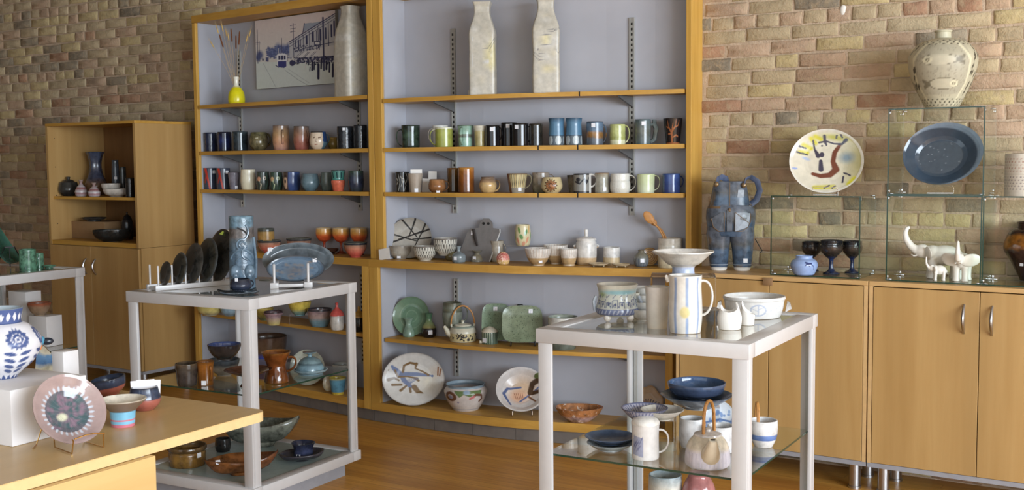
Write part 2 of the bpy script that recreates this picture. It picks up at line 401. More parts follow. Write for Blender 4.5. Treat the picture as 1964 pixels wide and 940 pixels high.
# ============================================================ the bookcases
def bookcase(label, xl, xr, pl_w, pr_w, bx0, bx1, shelves, lower, standards, ztop, toe, joints=()):
    """xl..xr outer span of the upper part; bx0..bx1 span of the base"""
    t = thing('bookcase', label, 'bookcase', (0, 0, 0), 0, 'built-in bookcases along the brick wall')
    T = .02; CZ0, CZ1 = .868, .908
    # back panel and side linings
    MB().slab(bx0+.01, bx1-.005, bk, lambda x: bk(x)+.008, .06, ztop-.02, 20).build('back_panel', M_PANEL, t)
    MB().box((xl+pl_w-.006, fu(xl)+.02, CZ1), (xl+pl_w, bk(xl)+.004, ztop-.02)).build('side_panel', M_PANEL, t)
    MB().box((xr-pr_w, fu(xr)+.02, CZ1), (xr-pr_w+.006, bk(xr)+.004, ztop-.02)).build('side_panel', M_PANEL, t)
    # posts
    MB().box((xl, fu(xl), CZ1), (xl+pl_w-.006, bk(xl)+.01, ztop-.0455), 0, .003).build('post', M_OAKV, t)
    MB().box((xr-pr_w+.006, fu(xr), CZ1), (xr, min(bk(xr)+.01, WY), ztop-.0455), 0, .003).build('post', M_OAKV, t)
    MB().slab(xl, xr, fu, lambda x: bk(x)+.01, ztop-.045, ztop, 20).build('top_rail', M_OAK, t)
    # base
    MB().box((bx0, fb(bx0), .07), (bx0+pl_w+.004, bk(bx0)+.01, CZ0), 0, .003).build('base_post', M_OAKV, t)
    MB().box((bx1-pr_w-.004, fb(bx1), .07), (bx1, min(bk(bx1)+.01, WY), CZ0), 0, .003).build('base_post', M_OAKV, t)
    MB().box((bx0+pl_w+.0045, fb(bx0)+.02, .115), (bx0+pl_w+.01, bk(bx0)+.004, CZ0)).build('side_panel', M_PANEL, t)
    MB().slab(bx0, bx1, fb, lambda x: bk(x)+.01, CZ0, CZ1, 24).build('counter', M_OAK, t)
    MB().slab(bx0+.002, bx1-.002, fb, lambda x: bk(x)+.01, .07, .115, 24).build('bottom_board', M_OAK, t)
    a, b = xl+pl_w+.002, xr-pr_w-.002
    for z in shelves:
        f = lambda x: fu(x)+.006
        sh = MB().slab(a, b, f, bk, z-T, z, 24).build('shelf', M_OAK, t)
        MB().slab(a, b, lambda x: fu(x)+.001, lambda x: fu(x)+.0062, z-T-.001, z+.001, 24).build('shelf_edging', M_OAK, sh)
    for z, px in joints:
        q = on_front(px, z, 0); MB().box((q.x-.003, q.y-.0006, z-T-.0015), (q.x+.003, q.y+.004, z+.0015)).build('edging_joint', M_DARK, t)
    for z, x0, x1 in lower:
        MB().slab(x0, x1, lambda x: fb(x)+.03, bk, z-T, z, 24).build('shelf', M_OAK, t)
    for sx in standards:
        y = bk(sx)
        for z0, z1 in ((1.16, ztop-.22), (.26, .80)):
            st = MB()
            st.box((sx-.014, y-.012, z0), (sx-.0095, y, z1)); st.box((sx+.0095, y-.012, z0), (sx+.014, y, z1)); st.box((sx-.0095, y-.0105, z0), (sx+.0095, y, z1))
            so = st.build('shelf_standard', M_STANDARD, t)
            sl = MB(); z = z0+.02
            while z < z1-.02: sl.box((sx-.005, y-.0109, z), (sx+.005, y-.0104, z+.013)); z += .026
            sl.build('slots', M_DARK, so)
        for z in list(shelves)+[q[0] for q in lower]:
            dpt = bk(sx)-fu(sx)-.035
            v = [(sx-.006, y-.012, z-T-.001), (sx-.006, y-dpt, z-T-.001), (sx-.006, y-dpt, z-T-.010), (sx-.006, y-.012, z-T-.052)]
            v += [(p[0]+.012, p[1], p[2]) for p in v]
            MB().add(v, [(0, 1, 2, 3), (7, 6, 5, 4), (0, 4, 5, 1), (1, 5, 6, 2), (2, 6, 7, 3), (3, 7, 4, 0)]).build('shelf_bracket', M_BRACKET, t)
    # kick boards: short grey blocks under the base
    x = bx0; i = 0
    while x < bx1-.02:
        e = min(bx1, x+toe[i % len(toe)])
        MB().slab(x+.0015, e-.0015, lambda q: fb(q)+.025, lambda q: fb(q)+.045, .002, .069, 4).build('kick_board', M_TOE, t)
        x = e; i += 1
    return t
M_TOE = plain('grey_brown_kick', rgb(112, 104, 98), .8, .3, 0, .12, 12)
XC = at_y(718.4, 300, 4.785).x
XL = at_y(373.8, 300, 4.96).x; XRr = at_y(1326, 300, 5.07).x
sxs = [on_front(p, 1.6, 0, bk).x for p in (464, 690, 872.5, 1213.5)]
BXC = at_y(709, 640, 4.75).x
BXR = at_y(1293, 700, 5.03).x
ZS1L, ZS1R, ZS2, ZS3, ZC = 1.808, 1.781, 1.516, 1.276, .908
ZLL, ZLR, ZBOT = .484, .474, .115
bL = bookcase('left honey oak bookcase with bowed blue-grey interior, mug shelves and open base', XL, XC-.001, .036, .046, XL-.01, BXC-.001,
              [ZS1L, ZS2, ZS3], [(ZLL, XL+.03, BXC-.05)], sxs[:2], 2.375, [.27, .24, .30])
bR = bookcase('right wider honey oak bookcase with bowed shelves beside the brick wall', XC+.001, XRr, .062, .036, BXC+.001, BXR,
              [ZS1R, ZS2, ZS3], [(ZLR, BXC+.085, BXR-.04)], sxs[2:], 2.375, [.22, .20, .24, .25, .17], [(ZS1R, 1111), (ZS2, 1032), (ZS2, 1108), (ZS3, 1032), (ZS3, 1108)])

# ============================================================ storage cabinets
def arc_handle(name, parent, x, y, z, L, out, mat=M_STEEL):
    pts = [(x, y-out*math.sin(PI*i/12)**.8, z-L/2+L*i/12) for i in range(13)]
    MB().tube(pts, [.0045+.0025*math.sin(PI*i/12) for i in range(13)], 8).build(name, mat, parent, True)
def leg_cyl(parent, x, y, z1, r=.025):
    MB().loft([(x, y, 0, r*1.15, r*1.15, 2), (x, y, .01, r*1.15, r*1.15, 2), (x, y, .011, r, r, 2), (x, y, z1, r, r, 2)], 16).build('leg', M_STEEL, parent, True)
CY0 = 4.84; CTOP = .918; CBOT = .112
def low_cabinet(label, x0, x1, doors, group='birch storage cabinets', handles=True, y0=CY0, y1=WY-.045, top=CTOP):
    t = thing('cabinet', label, 'cabinet', (0, 0, 0), 0, group)
    mb = MB().box((x0, y0+.02, CBOT+.02), (x0+.018, y1, top-.02)).box((x1-.018, y0+.02, CBOT+.02), (x1, y1, top-.02)).box((x0+.018, y1-.01, CBOT+.02), (x1-.018, y1, top-.02)).box((x0+.018, y0+.02, CBOT+.02), (x1-.018, y1-.01, CBOT+.038))
    mb.build('body', M_BIRCH, t)
    MB().box((x0, y0-.002, top-.02), (x1, y1, top), 0, .002).build('cabinet_top', M_BIRCHX, t)
    MB().box((x0, y0+.004, CBOT), (x1, y1, CBOT+.02)).build('plinth_strip', M_GREYSTRIP, t)
    for s in (x0+.0, x1-.018): MB().box((s+.001, y0+.001, CBOT+.02), (s+.017, y0+.02, top-.02)).build('side_edge', M_EDGE, t)
    for i, (a, b, hx) in enumerate(doors):
        d = MB().box((a+.0015, y0, CBOT+.022), (b-.0015, y0+.018, top-.024), 0, .0015).build('door', M_BIRCH, t)
        if hx is not None: arc_handle('handle', d, hx, y0, at_y(1847, 612, y0).z, .118, .028)
    for lx in (x0+.06, x1-.06):
        for ly in (y0+.05, y1-.06): leg_cyl(t, lx, ly, CBOT)
    return t
xa = at_y(1664.5, 640, CY0).x
xd0 = at_y(1474, 640, CY0).x; xd1 = at_y(1878, 640, CY0).x
h1, h2 = at_y(1849, 610, CY0).x, at_y(1903, 615, CY0).x
cw = 2*(xd1-xa)
low_cabinet('birch cabinet beside the oak bookcase, mostly behind the white stand', xa-cw-.002, xa-.002, [(xa-cw+.018, xd0, None), (xd0, xa-.02, None)])
low_cabinet('birch two-door cabinet with arched steel handles under the glass cases', xa+.002, xa+cw, [(xa+.02, xd1, h1), (xd1, xa+cw-.018, h2)])
low_cabinet('birch cabinet at the right edge of the picture', xa+cw+.004, xa+2*cw, [(xa+cw+.02, xa+1.5*cw, xa+1.5*cw-.05), (xa+1.5*cw, xa+2*cw-.018, xa+1.5*cw+.05)])
q = at_y(1473, 540, CY0-.004)
t = tag(MB().box((q.x-.022, CY0-.012, q.z-.017), (q.x+.022, CY0-.003, q.z+.017), 0, .002).build('door_latch', plain('brown_latch', rgb(140, 108, 74), .5), None, True), 'small brown latch block on the front edge of the cabinet top', 'latch')
# tall cabinet at the left: closed base and open shelves on top
LY0 = 4.62
lx0, lx1 = at_y(86, 239, LY0).x, at_y(257.4, 231, LY0).x
LT = 1.445+.268; LD = .912; LY1 = 5.07
t = thing('cabinet', 'tall birch cabinet with open shelves above two doors at the left', 'cabinet', (0, 0, 0), 0, 'birch storage cabinets')
for a in (lx0, lx1-.02): MB().box((a, LY0+.002, LD+.002), (a+.02, LY1, LT-.018)).build('side', M_BIRCH, t)
MB().box((lx0, LY0, LT-.018), (lx1, LY1, LT), 0, .0015).build('cabinet_top', M_OAK, t)
MB().box((lx0+.02, LY1-.008, LD), (lx1-.02, LY1, LT-.018)).build('back', wood('brown_back', rgb(124, 88, 50), rgb(138, 100, 60), 'z'), t)
zsh = at_y(130, 377, LY0+.03).z
MB().box((lx0+.021, LY0+.03, zsh-.018), (lx1-.021, LY1-.01, zsh)).build('shelf', M_OAK, t)
MB().box((lx0+.02, LY0+.008, LD+.002), (lx1-.02, LY1-.009, LD+.030)).build('bottom_shelf', M_OAK, t)
b0 = CBOT+.0
MB().box((lx0, LY0+.02, b0+.02), (lx1, LY1, LD)).build('body', M_BIRCH, t)
MB().box((lx0, LY0+.004, b0), (lx1, LY1, b0+.02)).build('plinth_strip', M_GREYSTRIP, t)
xm = (at_y(165, 512, LY0).x+at_y(185, 512, LY0).x)/2
zh = at_y(175, 511, LY0).z
for a, b, hx in ((lx0+.002, xm, at_y(166, 512, LY0).x), (xm, lx1-.002, at_y(184, 512, LY0).x)):
    d = MB().box((a+.0015, LY0, b0+.022), (b-.0015, LY0+.018, LD-.003), 0, .0015).build('door', M_BIRCH, t)
    arc_handle('handle', d, hx, LY0, zh, .10, .028)
for lx in (lx0+.05, lx1-.05):
    for ly in (LY0+.05, LY1-.06): leg_cyl(t, lx, ly, b0)
for hx, hz in ((at_y(108, 254, LY0+.02).x, 0), ):
    for k in range(4):
        MB().box((lx0+.0195, LY0+.05, LT-.10-k*.19), (lx0+.0205, LY0+.056, LT-.094-k*.19)).build('peg_hole', M_DARK, t)

# ============================================================ white display stands with glass
def stand(label, corner_px, ang, w, d, ztop, zshelf, zbase, group='white display stands', foot=True):
    p = at_z(*corner_px, ztop)           # nearest top corner (front right)
    t = thing('display_stand', label, 'display stand', (p.x, p.y, 0), ang, group)
    ft, L = .046, .048                   # rail height, leg width; local: x from -w to 0, y from 0 to d
    for a, b in (((-w, 0), (0, .06)), ((-w, d-.06), (0, d)), ((-w, .06), (-w+.06, d-.06)), ((-.06, .06), (0, d-.06))):
        MB().box((a[0], a[1], ztop-ft), (b[0], b[1], ztop), 0, .002).build('top_rail', M_WHITE, t, True)
    i = .006
    zf = zbase-.045
    for lx in (-w+i, -i-L):
        for ly in (i, d-i-L):
            # hollow angle-section leg, open to the inside of the stand
            sx = 1 if lx < -w/2 else -1; sy = 1 if ly < d/2 else -1
            X0 = lx if sx > 0 else lx+L; Y0 = ly if sy > 0 else ly+L
            m = MB()
            z0, z1 = zbase-.002, ztop-ft
            m.box((min(X0, X0+sx*L), min(Y0, Y0+sy*.012), z0), (max(X0, X0+sx*L), max(Y0, Y0+sy*.012), z1), 0, .0015)
            m.box((min(X0, X0+sx*.012), min(Y0+sy*.012, Y0+sy*L), z0), (max(X0, X0+sx*.012), max(Y0+sy*.012, Y0+sy*L), z1), 0, .0015)
            lg = m.build('leg', M_WHITE, t, True)
            st = MB().box((min(X0+sx*.016, X0+sx*.03), min(Y0+sy*.0121, Y0+sy*.018), z0+.01), (max(X0+sx*.016, X0+sx*.03), max(Y0+sy*.0121, Y0+sy*.018), z1-.005)).build('shelf_track', M_STANDARD, lg)
    MB().box((-w+.055, .055, ztop-.009), (-.055, d-.055, ztop-.003)).build('glass_top', M_SHELFGLASS, t)
    e = MB()
    for a, b in (((-w+.054, .0545), (-.054, .0555)), ((-.0555, .0545), (-.0545, d-.0545))): e.box((a[0], a[1], ztop-.0025), (b[0], b[1], ztop-.0015))
    gs = MB().box((-w+.022, .022, zshelf-.006), (-.022, d-.022, zshelf)).build('glass_shelf', M_SHELFGLASS, t)
    eg = MB()
    eg.box((-w+.0215, .0205, zshelf-.0062), (-.0215, .0218, zshelf+.0002)).box((-.0218, .0215, zshelf-.0062), (-.0205, d-.0215, zshelf+.0002)).build('glass_edge', M_GLASSEDGE, gs)
    for a, b in (((-w-.004, -.004), (.004, .05)), ((-w-.004, d-.05), (.004, d+.004)), ((-w-.004, .05), (-w+.05, d-.05)), ((-.05, .05), (.004, d-.05))):
        MB().box((a[0], a[1], zf), (b[0], b[1], zbase), 0, .004).build('base_rail', M_WHITE, t, True)
    MB().box((-w+.05, .05, zbase-.012), (-.05, d-.05, zbase-.003)).build('base_panel', M_FROST, t)
    if foot: MB().box((-w+.05, .05, 0), (-.05, d-.05, zf-.0005)).build('plinth', M_GREYSTRIP, t)
    return t
ZST = .895; ZGL, ZGR, ZSB = .498, .480, .116
aL, aR, = rad(4.0), rad(3.2)
stL = stand('white display stand in the middle holding the blue totem vase and plate rack', (477, 574.6), aL, .702, .716, ZST, ZGL, ZSB)
stR = stand('white display stand at the right holding the striped pitcher and pale pottery', (1436.7, 661.3), aR, .72, .763, ZST, ZGR, ZSB)
p = at_z(163, 513, ZST)
q = p+Vector((math.sin(aL), -math.cos(aL), 0))*.716
stF = stand('white display stand at the left edge holding green mugs', proj(q), aL, .70, .716, ZST, .477, ZSB)

# ============================================================ maple desk at lower left
ZD = 1.445-.72
dc = at_z(502, 788, ZD); d2 = at_z(0, 928, ZD)
da = math.atan2(d2.x-dc.x, -(d2.y-dc.y))        # rotation of the long edge from -Y
t = thing('desk', 'maple laminate desk with rounded corners in the lower left foreground', 'table', (dc.x, dc.y, 0), da)
def rounded(x0, x1, y0, y1, z0, z1, r=.035, n=6):
    pts = []
    for cx, cy, a0 in ((x1-r, y1-r, 0), (x0+r, y1-r, 90), (x0+r, y0+r, 180), (x1-r, y0+r, 270)):
        for i in range(n+1): a = rad(a0+90*i/n); pts.append((cx+r*math.cos(a), cy+r*math.sin(a)))
    m = len(pts); v = [(*p, z0) for p in pts]+[(*p, z0+.003) for p in pts]+[(*p, z1) for p in pts]
    return MB().add(v, [tuple(range(m))[::-1], tuple(range(2*m, 3*m))]+[(k*m+i, k*m+(i+1) % m, (k+1)*m+(i+1) % m, (k+1)*m+i) for k in (0, 1) for i in range(m)])
DWX, DLY = .80, 1.60
tp = rounded(-DWX, .012, -DLY, .012, ZD-.028, ZD).build('desk_top', M_DESK, t)
rounded(-DWX-.001, .013, -DLY-.001, .013, ZD-.0275, ZD-.0015).build('edge_band', plain('maple_edge', rgb(214, 184, 132), .4), tp)
pq = at_z(298, 875, ZD-.03)
lp = Matrix.Rotation(-da, 3, 'Z') @ Vector((pq.x-dc.x, pq.y-dc.y, 0))
MB().box((lp.x-.022, -DLY+.12, .0), (lp.x, lp.y, ZD-.029)).build('side_panel', M_DESK, t)
MB().box((-DWX+.10, -DLY+.12, .0), (-DWX+.122, lp.y, ZD-.029)).build('side_panel', M_DESK, t)
MB().box((-DWX+.122, lp.y-.40, .28), (lp.x-.022, lp.y-.38, ZD-.029)).build('modesty_panel', M_DESK, t)
# ============================================================ pottery helpers
def catmull(pts, n=5):
    P = [Vector((*p, 0)) for p in pts]; out = []
    for i in range(len(P)-1):
        a, b, c, d = P[max(i-1, 0)], P[i], P[i+1], P[min(i+2, len(P)-1)]
        if (c-b).length < .035: out.append(b); continue
        for k in range(n):
            t = k/n; q = .5*((2*b)+(c-a)*t+(2*a-5*b+4*c-d)*t*t+(3*b-a-3*c+d)*t**3); out.append(q)
    out.append(P[-1]); return [(max(q.x, .001), q.y) for q in out]
PROF = {
 'cyl':   [(.96, 0), (1, .03), (1, .5), (1, 1)],
 'mug':   [(.88, 0), (.95, .05), (.97, .5), (1, 1)],
 'barrel':[(.80, 0), (.86, .04), (.98, .3), (1, .55), (.95, .85), (.94, 1)],
 'round': [(.55, 0), (.62, .03), (.92, .25), (1, .5), (.90, .82), (.84, 1)],
 'belly': [(.62, 0), (.80, .10), (1, .42), (.90, .75), (.74, .92), (.78, 1)],
 'taper': [(.68, 0), (.71, .04), (.85, .5), (1, 1)],
 'flare': [(.80, 0), (.84, .05), (.86, .55), (.90, .8), (1, 1)],
 'waist': [(.94, 0), (1, .1), (.92, .6), (.90, .8), (1, 1)],
 'bowl':  [(.46, 0), (.47, .07), (.72, .30), (.92, .66), (1, 1)],
 'bowlr': [(.50, 0), (.53, .05), (.86, .34), (.98, .75), (1, 1)],
 'wide':  [(.40, 0), (.42, .10), (.70, .45), (1, 1)],
 'plate': [(.50, 0), (.52, .20), (.72, .40), (1, 1)],
 'saucer':[(.55, 0), (.58, .30), (.85, .55), (1, 1)],
 'vase':  [(.70, 0), (.90, .12), (1, .35), (.80, .62), (.42, .80), (.40, .92), (.48, 1)],
 'bottle':[(.72, 0), (.92, .08), (1, .30), (.72, .55), (.30, .74), (.28, .90), (.40, 1)],
 'jar':   [(.80, 0), (.92, .05), (1, .4), (.97, .85), (.86, .97), (.86, 1)],
 'goblet':[(.62, 0), (.60, .03), (.22, .10), (.16, .22), (.18, .42), (.60, .50), (.94, .66), (1, .82), (.96, 1)],
 'crock': [(.92, 0), (1, .05), (1, .72), (.98, .76), (1, .80), (1, 1)],
}
def prof_of(p): return catmull(PROF[p] if isinstance(p, str) else p)
def prof_r(pr, z):
    return lerp([(q[1], q[0]) for q in pr], z)
def revolve(pr, seg=28, sq=1.0, wob=None):
    v = []
    for r, z in pr:
        for k in range(seg):
            a = 2*PI*k/seg; rr = r*(wob(a, z) if wob else 1)
            v.append((rr*math.cos(a), rr*sq*math.sin(a), z))
    f = [(i*seg+k, i*seg+(k+1) % seg, (i+1)*seg+(k+1) % seg, (i+1)*seg+k) for i in range(len(pr)-1) for k in range(seg)]
    f += [tuple(range(seg))[::-1]]
    return v, f
def shell(pr, r, h, wall, n_in=10):
    """outer profile (fractions) -> closed outer+inner profile in metres"""
    out = [(a*r, b*h) for a, b in pr]
    rim = out[-1]; inn = []
    wall = min(wall, rim[0]*.35)
    for i in range(n_in+1):
        zf = 1-(i/n_in)
        z = max(zf*h, wall*1.4)
        inn.append((max(prof_r(pr, z/h)*r-wall, .001), z))
        if z <= wall*1.4: break
    top = [(rim[0]-wall*.25, h+wall*.25), (rim[0]-wall*.7, h+wall*.25)]
    return out+top+inn+[(.001, inn[-1][1])], len(out)
BAYS = {}
def clamp_back(p, need, on):
    """keep a thing on a bookcase board clear of the back panel: slide it forward along its sight line"""
    if on[0] != 'z' or p.y < 4.45 or not any(abs(on[1]-z) < .2 for z in (ZC, ZLL, ZLR, ZBOT)) or p.x > BXR: return p
    for _ in range(200):
        if p.y+need <= bk(p.x)-.012: break
        p = Vector((p.x*.998, p.y*.998, p.z))
    return p
class Paint:
    def __init__(s, uv, base):
        s.uv = np.asarray(uv, dtype=float); s.c = np.tile(np.asarray(base, dtype=float), (len(s.uv), 1)) if np.ndim(base) == 1 else np.array(base, dtype=float)
    asp = 1.0
    def put(s, a, col):
        a = np.clip(a, 0, 1)[:, None]; s.c = s.c*(1-a)+np.asarray(col)*a; return s
    def stroke(s, pts, w, col, soft=.35, alpha=1):
        d = np.full(len(s.uv), 1e9); A_ = np.array([1, s.asp]); P = [np.array(p, float)*A_ for p in pts]; uv = s.uv*A_
        ws = w if isinstance(w, (list, tuple)) else [w]*len(P)
        for i in range(len(P)-1):
            a, b = P[i], P[i+1]; e = b-a; t = np.clip(((uv-a)@e)/max(e@e, 1e-9), 0, 1)
            q = np.linalg.norm(uv-(a+t[:, None]*e), axis=1)/(ws[i]+(ws[i+1]-ws[i])*t)
            d = np.minimum(d, q)
        return s.put(alpha*(1-(d-(1-soft))/soft), col)
    def ell(s, cx, cy, rx, ry, col, rot=0, soft=.15, alpha=1):
        c, n = math.cos(rot), math.sin(rot); x = s.uv[:, 0]-cx; y = s.uv[:, 1]-cy
        d = np.sqrt(((x*c+y*n)/rx)**2+((-x*n+y*c)/ry)**2)
        return s.put(alpha*(1-(d-(1-soft))/soft), col)
    def ring(s, cx, cy, r, w, col, alpha=1, ry=None):
        d = np.abs(np.hypot(s.uv[:, 0]-cx, (s.uv[:, 1]-cy)*(r/(ry or r)))-r)/w
        return s.put(alpha*(1.3-d)/.4, col)
    def rect(s, x0, y0, x1, y1, col, alpha=1):
        m = (s.uv[:, 0] >= x0) & (s.uv[:, 0] <= x1) & (s.uv[:, 1] >= y0) & (s.uv[:, 1] <= y1); return s.put(alpha*m.astype(float), col)
    def poly(s, pts, col, alpha=1):
        x, y = s.uv[:, 0], s.uv[:, 1]; ins = np.zeros(len(x), bool); n = len(pts)
        for i in range(n):
            (x0, y0), (x1, y1) = pts[i], pts[(i+1) % n]
            if y0 == y1: continue
            ins ^= ((y0 > y) != (y1 > y)) & (x < (x1-x0)*(y-y0)/(y1-y0)+x0)
        return s.put(alpha*ins.astype(float), col)
    def speck(s, n, r, col, seed=1, alpha=1, box=(-1, -1, 1, 1)):
        g = np.random.RandomState(seed)
        for i in range(n): s.ell(g.uniform(box[0], box[2]), g.uniform(box[1], box[3]), r*g.uniform(.5, 1.3), r*g.uniform(.5, 1.3), col, 0, .4, alpha)
        return s
def painted(name, rough=.22, spec=.5, mott=.08):
    if name in MATS: return MATS[name]
    t = NT(name); a = t.node('ShaderNodeAttribute'); a.attribute_name = 'paint'
    f = t.noise(t.coord(), 40, 4); col = t.mix(a.outputs['Color'], t.ramp(f, [(.3, (1-mott*2,)*3), (.7, (1, 1, 1))]), 1.0, 'MULTIPLY')
    MATS[name] = t.done(col, rough, spec); return MATS[name]
def glaze(key, stops, rough=.2, wob=.06, mott=.16, msc=28, speck=None, stripes=None, relief=0, rsc=90, axis=2, spec=.5):
    """kiln glaze: colour bands up the pot (Generated Z) with a wandering edge, mottling, optional specks and fluted stripes"""
    if key in MATS: return MATS[key]
    t = NT(key); tc = t.node('ShaderNodeTexCoord'); sp = t.node('ShaderNodeSeparateXYZ'); t.link(tc.outputs['Generated'], sp.inputs[0])
    ob = tc.outputs['Object']
    z = sp.outputs[axis]; n = t.noise(ob, 16, 3)
    zz = t.math('ADD', z, t.math('MULTIPLY', t.math('SUBTRACT', n, .5), wob*2))
    col = t.ramp(zz, stops)
    m = t.noise(ob, msc, 5, .6)
    col = t.mix(col, t.ramp(m, [(.28, (1-mott*2.4,)*3), (.55, (1, 1, 1)), (.8, (1+mott,)*3)]), 1.0, 'MULTIPLY')
    if speck:
        sc, ssc, th = speck; q = t.noise(ob, ssc, 2, .5); col = t.mix(col, sc, t.ramp(q, [(th, (0, 0, 0)), (th+.05, (1, 1, 1))]))
    if stripes:
        sc, cnt, wd, z0, z1 = stripes
        g = t.node('ShaderNodeTexGradient', gradient_type='RADIAL'); t.link(ob, g.inputs[0])
        fr = t.math('FRACT', t.math('ADD', t.math('MULTIPLY', g.outputs['Fac'], cnt), t.math('MULTIPLY', n, .35)))
        m1 = t.math('MULTIPLY', t.math('LESS_THAN', fr, wd), t.math('MULTIPLY', t.math('GREATER_THAN', zz, z0), t.math('LESS_THAN', zz, z1)))
        col = t.mix(col, sc, m1)
    if relief:
        r = t.noise(ob, rsc, 3); t.bump(r, relief, .006)
    MATS[key] = t.done(col, rough, spec); return MATS[key]
def G1(key, c, **kw): return glaze(key, [(0, mul(c, .92)), (1, c)], **kw)
def mk_sticker():
    t = NT('price_sticker'); f = t.noise(t.coord('Generated', (3, 1, 9)), 2.5, 2)
    return t.done(t.ramp(f, [(.52, rgb(238, 238, 240)), (.60, rgb(185, 186, 200))]), .6, .3)
M_STICKER = mk_sticker()
def view_rz(p):
    v = Vector((p[0], p[1], 0)); v.normalize(); return math.atan2(-v.x, v.y)
def dep_of(p): return math.atan2(EYE-p[2], math.hypot(p[0], p[1]))
def spot(x, yb, on, rbase=0):
    """base centre of a thing whose visible foot touches row yb in column x"""
    if on[0] == 'u': return on_front(x, on[1], on[2], on[3] if len(on) > 3 else fu)
    p = at_z(x, yb, on[1]); v = Vector((p.x, p.y, 0)).normalized(); return p+v*rbase
def strap(mb, pr, r, h, az, z1, z2, out, th, flat=.55, n=14, mi=0):
    a = rad(az); d = Vector((math.cos(a), math.sin(a), 0))
    r1, r2 = prof_r(pr, z1)*r, prof_r(pr, z2)*r
    P = [Vector((r1-.004, 0, z1*h)), Vector((r1+out*1.35, 0, (z1+.10)*h)), Vector((r2+out*1.30, 0, (z2+.02)*h)), Vector((r2-.004, 0, z2*h))]
    pts = []
    for i in range(n+1):
        t = i/n; q = P[0]*(1-t)**3+P[1]*3*t*(1-t)**2+P[2]*3*t*t*(1-t)+P[3]*t**3
        pts.append(d*q.x+Vector((0, 0, q.z)))
    # section: wide across, thin along the loop plane
    mb.tube(pts, [th*(1.15-.3*math.sin(PI*i/n)) for i in range(n+1)], 8, mi, True, flat, up=Vector((-d.y, d.x, 0)))
    return mb
def sticker(parent, pr, r, h, az, zf, s, sq=1):
    a = rad(az); rr = prof_r(pr, zf)*r+.0012
    o = MB().box((-s/2, -.0006, -s/2), (s/2, .0006, s/2)).build('price_sticker', M_STICKER, parent)
    o.location = (rr*math.cos(a), rr*sq*math.sin(a), zf*h); sl = math.atan2((prof_r(pr, min(1, zf+.06))-prof_r(pr, max(0, zf-.06)))*r, .12*h)
    o.rotation_euler = (sl*-1*0, 0, a+PI/2); return o
def pot(name, label, cat, x, yt, yb, w, mat, prof='mug', on=None, group=None, wall=.0045, handle=None, stick=None, sq=1.0, wob=None,
        seg=28, inside=None, paint=None, extra=None, rz=0, hpx=None, lid=None, plabel=None):
    pr = prof_of(prof); k = 1; p = spot(x, yb, on)
    for _ in range(3):
        k = mpp(p); r = w*k/2; rb_ = pr[0][0]*r; p = spot(x, yb, on, rb_)
        q_ = clamp_back(p, r*sq, on)
        if (q_-p).length > 1e-6:
            p = q_; v_ = Vector((p.x, p.y, 0)).normalized(); yb = proj(p-v_*rb_)[1]; k = mpp(p); r = w*k/2; rb_ = pr[0][0]*r
    dp = dep_of(p); h = ((yb-yt)*k-(pr[-1][0]*r+rb_)*math.sin(dp)*(1 if dp > 0 else 0))/math.cos(dp) if hpx is None else hpx*k
    h = max(h, .012)
    extras = handle or stick or extra or lid
    root = thing(name, label, cat, p, view_rz(p)+rad(rz), group) if extras else None
    prm, nout = shell(pr, r, h, min(wall, r*.2))
    if paint:
        seg = 150
        # finer profile so painted marks stay crisp
        fine = []
        for (a, b) in zip(prm, prm[1:]):
            m = max(1, int(math.hypot(b[0]-a[0], b[1]-a[1])/(h/70)))
            fine += [(a[0]+(b[0]-a[0])*i/m, a[1]+(b[1]-a[1])*i/m) for i in range(m)]
            if a is prm[nout-1]: nfo = len(fine)
        prm = fine+[prm[-1]]
    v, f = revolve(prm, seg, sq, wob)
    col = None
    if paint:
        V = np.array(v); th = np.arctan2(V[:, 0], -V[:, 1]/sq); inn = np.zeros(len(V), bool); inn[nfo*seg:] = True
        col = paint(th, V[:, 2]/h, inn, V)
    mats = [mat] if inside is None else [mat, inside]
    o = mesh_obj('body' if root else name, v, f, mats, root, True, 48, None, None, col)
    if inside is not None: o.data.polygons.foreach_set('material_index', [1 if nout*seg <= i < (len(prm)-1)*seg else 0 for i in range(len(f))])
    if root is None:
        o.location = p; o.rotation_euler = (0, 0, view_rz(p)+rad(rz)); tag(o, label, cat, group); root = o
    if handle:
        hs = handle if isinstance(handle, list) else [handle]
        for hd in hs:
            az, z1, z2, out, th = list(hd)+[.88, .2, .55, .14][len(hd)-1:]
            hm = strap(MB(), pr, r, h, az, z1, z2, out*r, th*r).build('handle', mats[0], root, True)
    if stick:
        for s in (stick if isinstance(stick, list) else [stick]): sticker(root, pr, r, h, s[0], s[1], (s[2] if len(s) > 2 else 7)*k, sq)
    if lid:
        lp, lh, lm = lid               # lid profile in (r fraction of rim, z fraction of lid height)
        rr = pr[-1][0]*r
        lv, lf = revolve([(a*rr, h+.001+b*lh*h) for a, b in catmull(lp)]+[(.001, h+.001+lp[-1][1]*lh*h)], seg)
        mesh_obj('lid', lv, lf, lm or mat, root, True, 48)
    if extra: extra(root, pr, r, h, k, mat)
    if paint:                          # parts cut from the same painted clay carry the pot's ground colour
        band = np.median(col[(np.arange(len(V)) < nfo*seg)], axis=0)
        for ch in root.children:
            if ch is not o and ch.data and ch.data.materials and ch.data.materials[0] == mats[0] and 'paint' not in ch.data.color_attributes:
                a_ = ch.data.color_attributes.new('paint', 'FLOAT_COLOR', 'POINT'); cc = np.ones((len(ch.data.vertices), 4), dtype=np.float32); cc[:, :3] = band; a_.data.foreach_set('color', cc.ravel())
    return root
def U(z, d): return ('u', z, d)
def Z(z): return ('z', z)
DISC = [(.0, 0), (.55, 0), (.60, .008), (.92, .10), (1, .15), (1, .175), (.90, .125), (.60, .04), (.50, .026), (0, .024)]
